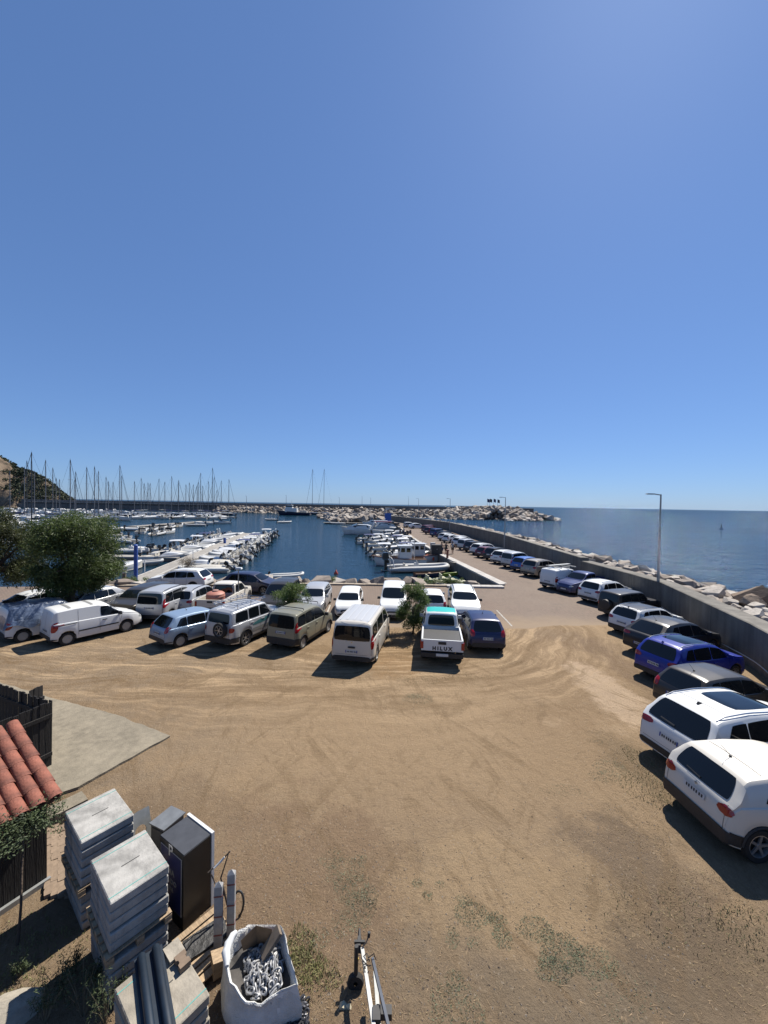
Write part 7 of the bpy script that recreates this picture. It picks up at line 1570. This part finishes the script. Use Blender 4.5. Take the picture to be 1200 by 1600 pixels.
# local frame: x = eave direction, y = left of it
lu = Matrix.Rotation(-math.atan2(ev.y, ev.x), 3, 'Z') @ uv; sg = 1 if lu.y > 0 else -1
PL2 = MB().box((0, 0, .5), (.138, .024, 1)).mesh('plank', M_PLANK)
for k in range(23): link('plank', PL2, sh, (.22+k*.145, sg*.22, .05), None, (1, 1, ZE-.08))
for k in range(10): link('plank', PL2, sh, (.15, sg*(.28+k*.145), .05), (0, 0, math.pi/2), (1, 1, ZE-.06+RISE*(.28+k*.145)/RU))
MB().box((1.9, sg*.17, .06), (3.6, .06, .10)).build('sill', M_GALV, sh)
rf = MB().add([(0, 0, ZE-.03), (LE, 0, ZE-.03), (LE, sg*RU, ZE+RISE-.03), (0, sg*RU, ZE+RISE-.03), (0, 0, ZE-.09), (LE, 0, ZE-.09), (LE, sg*RU, ZE+RISE-.09), (0, sg*RU, ZE+RISE-.09)], [(0, 1, 2, 3), (4, 5, 6, 7), (0, 1, 5, 4), (2, 3, 7, 6), (1, 2, 6, 5), (0, 3, 7, 4)]).build('roof', mat('roof_underlay', (.16, .06, .04), .9), sh)
M_TILE = mat('terracotta', (.20, .066, .040), .8, var=.5, vscale=3.5, bump=.25, bscale=25)
tl = MB(); rows = []
for i in range(2):
    s_ = i; r_ = .118-.018*i; rows.append([Vector((r_*math.cos(a), lerp(-.02, .40, i), r_*.72*math.sin(a)+.0)) for a in [math.pi*k/8 for k in range(9)]])
for i in (1, 0): r_ = (.118-.018*i)-.016; rows.append([Vector((r_*math.cos(a), lerp(-.02, .40, i), r_*.72*math.sin(a))) for a in [math.pi*k/8 for k in range(9)]])
rows.append(rows[0]); TILE = tl.grid(rows).mesh('tile', M_TILE, 40, True); pit = math.atan2(RISE, RU); ns_ = 6
for c_ in range(16):
    for r_ in range(ns_):
        f = r_*.355/(RU/math.cos(pit)); link('tile', TILE, rf, (.11+c_*.226+random.uniform(-.006, .006), sg*(RU*f-.04), ZE-.02+RISE*f+.006*r_*0+.012), (pit+.02, 0, random.uniform(-.02, .02)) if sg > 0 else (pit+.02, 0, math.pi+random.uniform(-.02, .02)), (1, .98, 1))
# sapling and weeds by the shed
M_WEED = mat('weed_leaf', (.045, .065, .020), .7, var=.5, vscale=4)
b = at(27, 1482, 0); sp = empty('sapling', b); tag(sp, 'thin bare-stemmed sapling growing in front of the shed', 'sapling'); tpv = at(38, 1290, 1.55)-b
MB().tube([(0, 0, -.05), tpv*.33+Vector((.02, 0, 0)), tpv*.66, tpv], [.022, .018, .015, .010], 7).build('trunk', M_BARK, sp, 60); rd = random.Random(31)
leaf_cloud([(tpv+Vector((rd.gauss(0, .22), rd.gauss(0, .22), rd.gauss(.02, .10))), rd.uniform(.12, .24)) for k in range(14)], 1500, .06, .010, rd, .2).build('crown', M_WEED, sp, fixn=False)
b = at(60, 1300, 1.3); iv = empty('climbing_shrub', (C0+ev*1.0)); tag(iv, 'dark leafy shrub crowding under the tiled eave', 'shrub'); rd = random.Random(32)
cl2 = [(ev*t-uv*rd.uniform(-.05, .22)+Vector((0, 0, rd.uniform(1.25, 1.68))), rd.uniform(.10, .2)) for t in [rd.uniform(-.95, 1.6) for k in range(40)]]
leaf_cloud(cl2, 2200, .055, .010, rd, .2).build('crown', M_WEED, iv, fixn=False); MB().tube([(0, 0, 0), (.03, .02, .8), (0, 0, 1.45)], [.03, .022, .015], 6).build('stem', M_BARK, iv, 60)
for i, (px, py, h_) in enumerate(((95, 1565, .55), (130, 1590, .6), (150, 1548, .5), (165, 1600, .7), (70, 1600, .5), (115, 1525, .35), (185, 1570, .45), (30, 1530, .3))):
    b = at(px, py, 0); rd = random.Random(50+i); o = empty('wild_weed', b); tag(o, f'spindly wild weed, {ordinal(i)} of the clump in the lower left corner', 'weed', 'weeds in the lower left corner'); st = MB(); cl2 = []
    for k in range(9):
        a = rd.random()*6.28; t_ = Vector((math.cos(a)*h_*.45*rd.random(), math.sin(a)*h_*.45*rd.random(), h_*rd.uniform(.6, 1.1))); st.tube([(0, 0, -.02), t_*.5+Vector((0, 0, .05)), t_], [.006, .005, .003], 4); cl2 += [(t_*.7, h_*.14), (t_, h_*.10)]
    st.build('stems', mat('weed_stem', (.16, .14, .09), .8, var=.4), o); leaf_cloud(cl2, 420, .05, .005, rd, -.2).build('leaves', M_WEED, o, fixn=False)
o = link('pale_boulder', ROCKS[2], None, at(10, 1585, .1), (.3, .2, .5), (.5, .36, .25)); set_mat(o, M_CSLAB2); tag(o, 'pale flat stone in the very bottom left corner', 'stone')
# low concrete edge wall and interlocking pavers beside the shed
a = at(124, 1236, .30); b = at(70, 1262, .30); d_ = (b-a); d_.z = 0; o = empty('low_wall', ((a+b)/2).xy.to_3d(), math.atan2(d_.y, d_.x)); tag(o, 'low cracked concrete edge wall between shed roof and slab stack', 'wall')
for z in (.06, .20): MB().box((0, .18, z), (d_.length+.1, .4, .125)).build('course', M_SLABG, o)
ps = tag(empty('paver_strip', (-5.25, 6.6, 0)), kind='structure'); PVB = MB().prism([(-.10, -.05), (0, -.065), (.10, -.05), (.10, .05), (0, .065), (-.10, .05)], 0, .06).mesh('paver_brick', mat('paver_tan', (.26, .19, .13), .9, var=.3, vscale=5))
for i in range(10):
    for j in range(4):
        q = at(lerp(76, 108, j/3), lerp(1300, 1398, i/9), 0); o = link('paver_brick', PVB, ps, q-ps.location+Vector((0, 0, .03+random.uniform(-.008, .008))), (random.uniform(-.03, .03), random.uniform(-.03, .03), R(-58)+random.uniform(-.06, .06)))
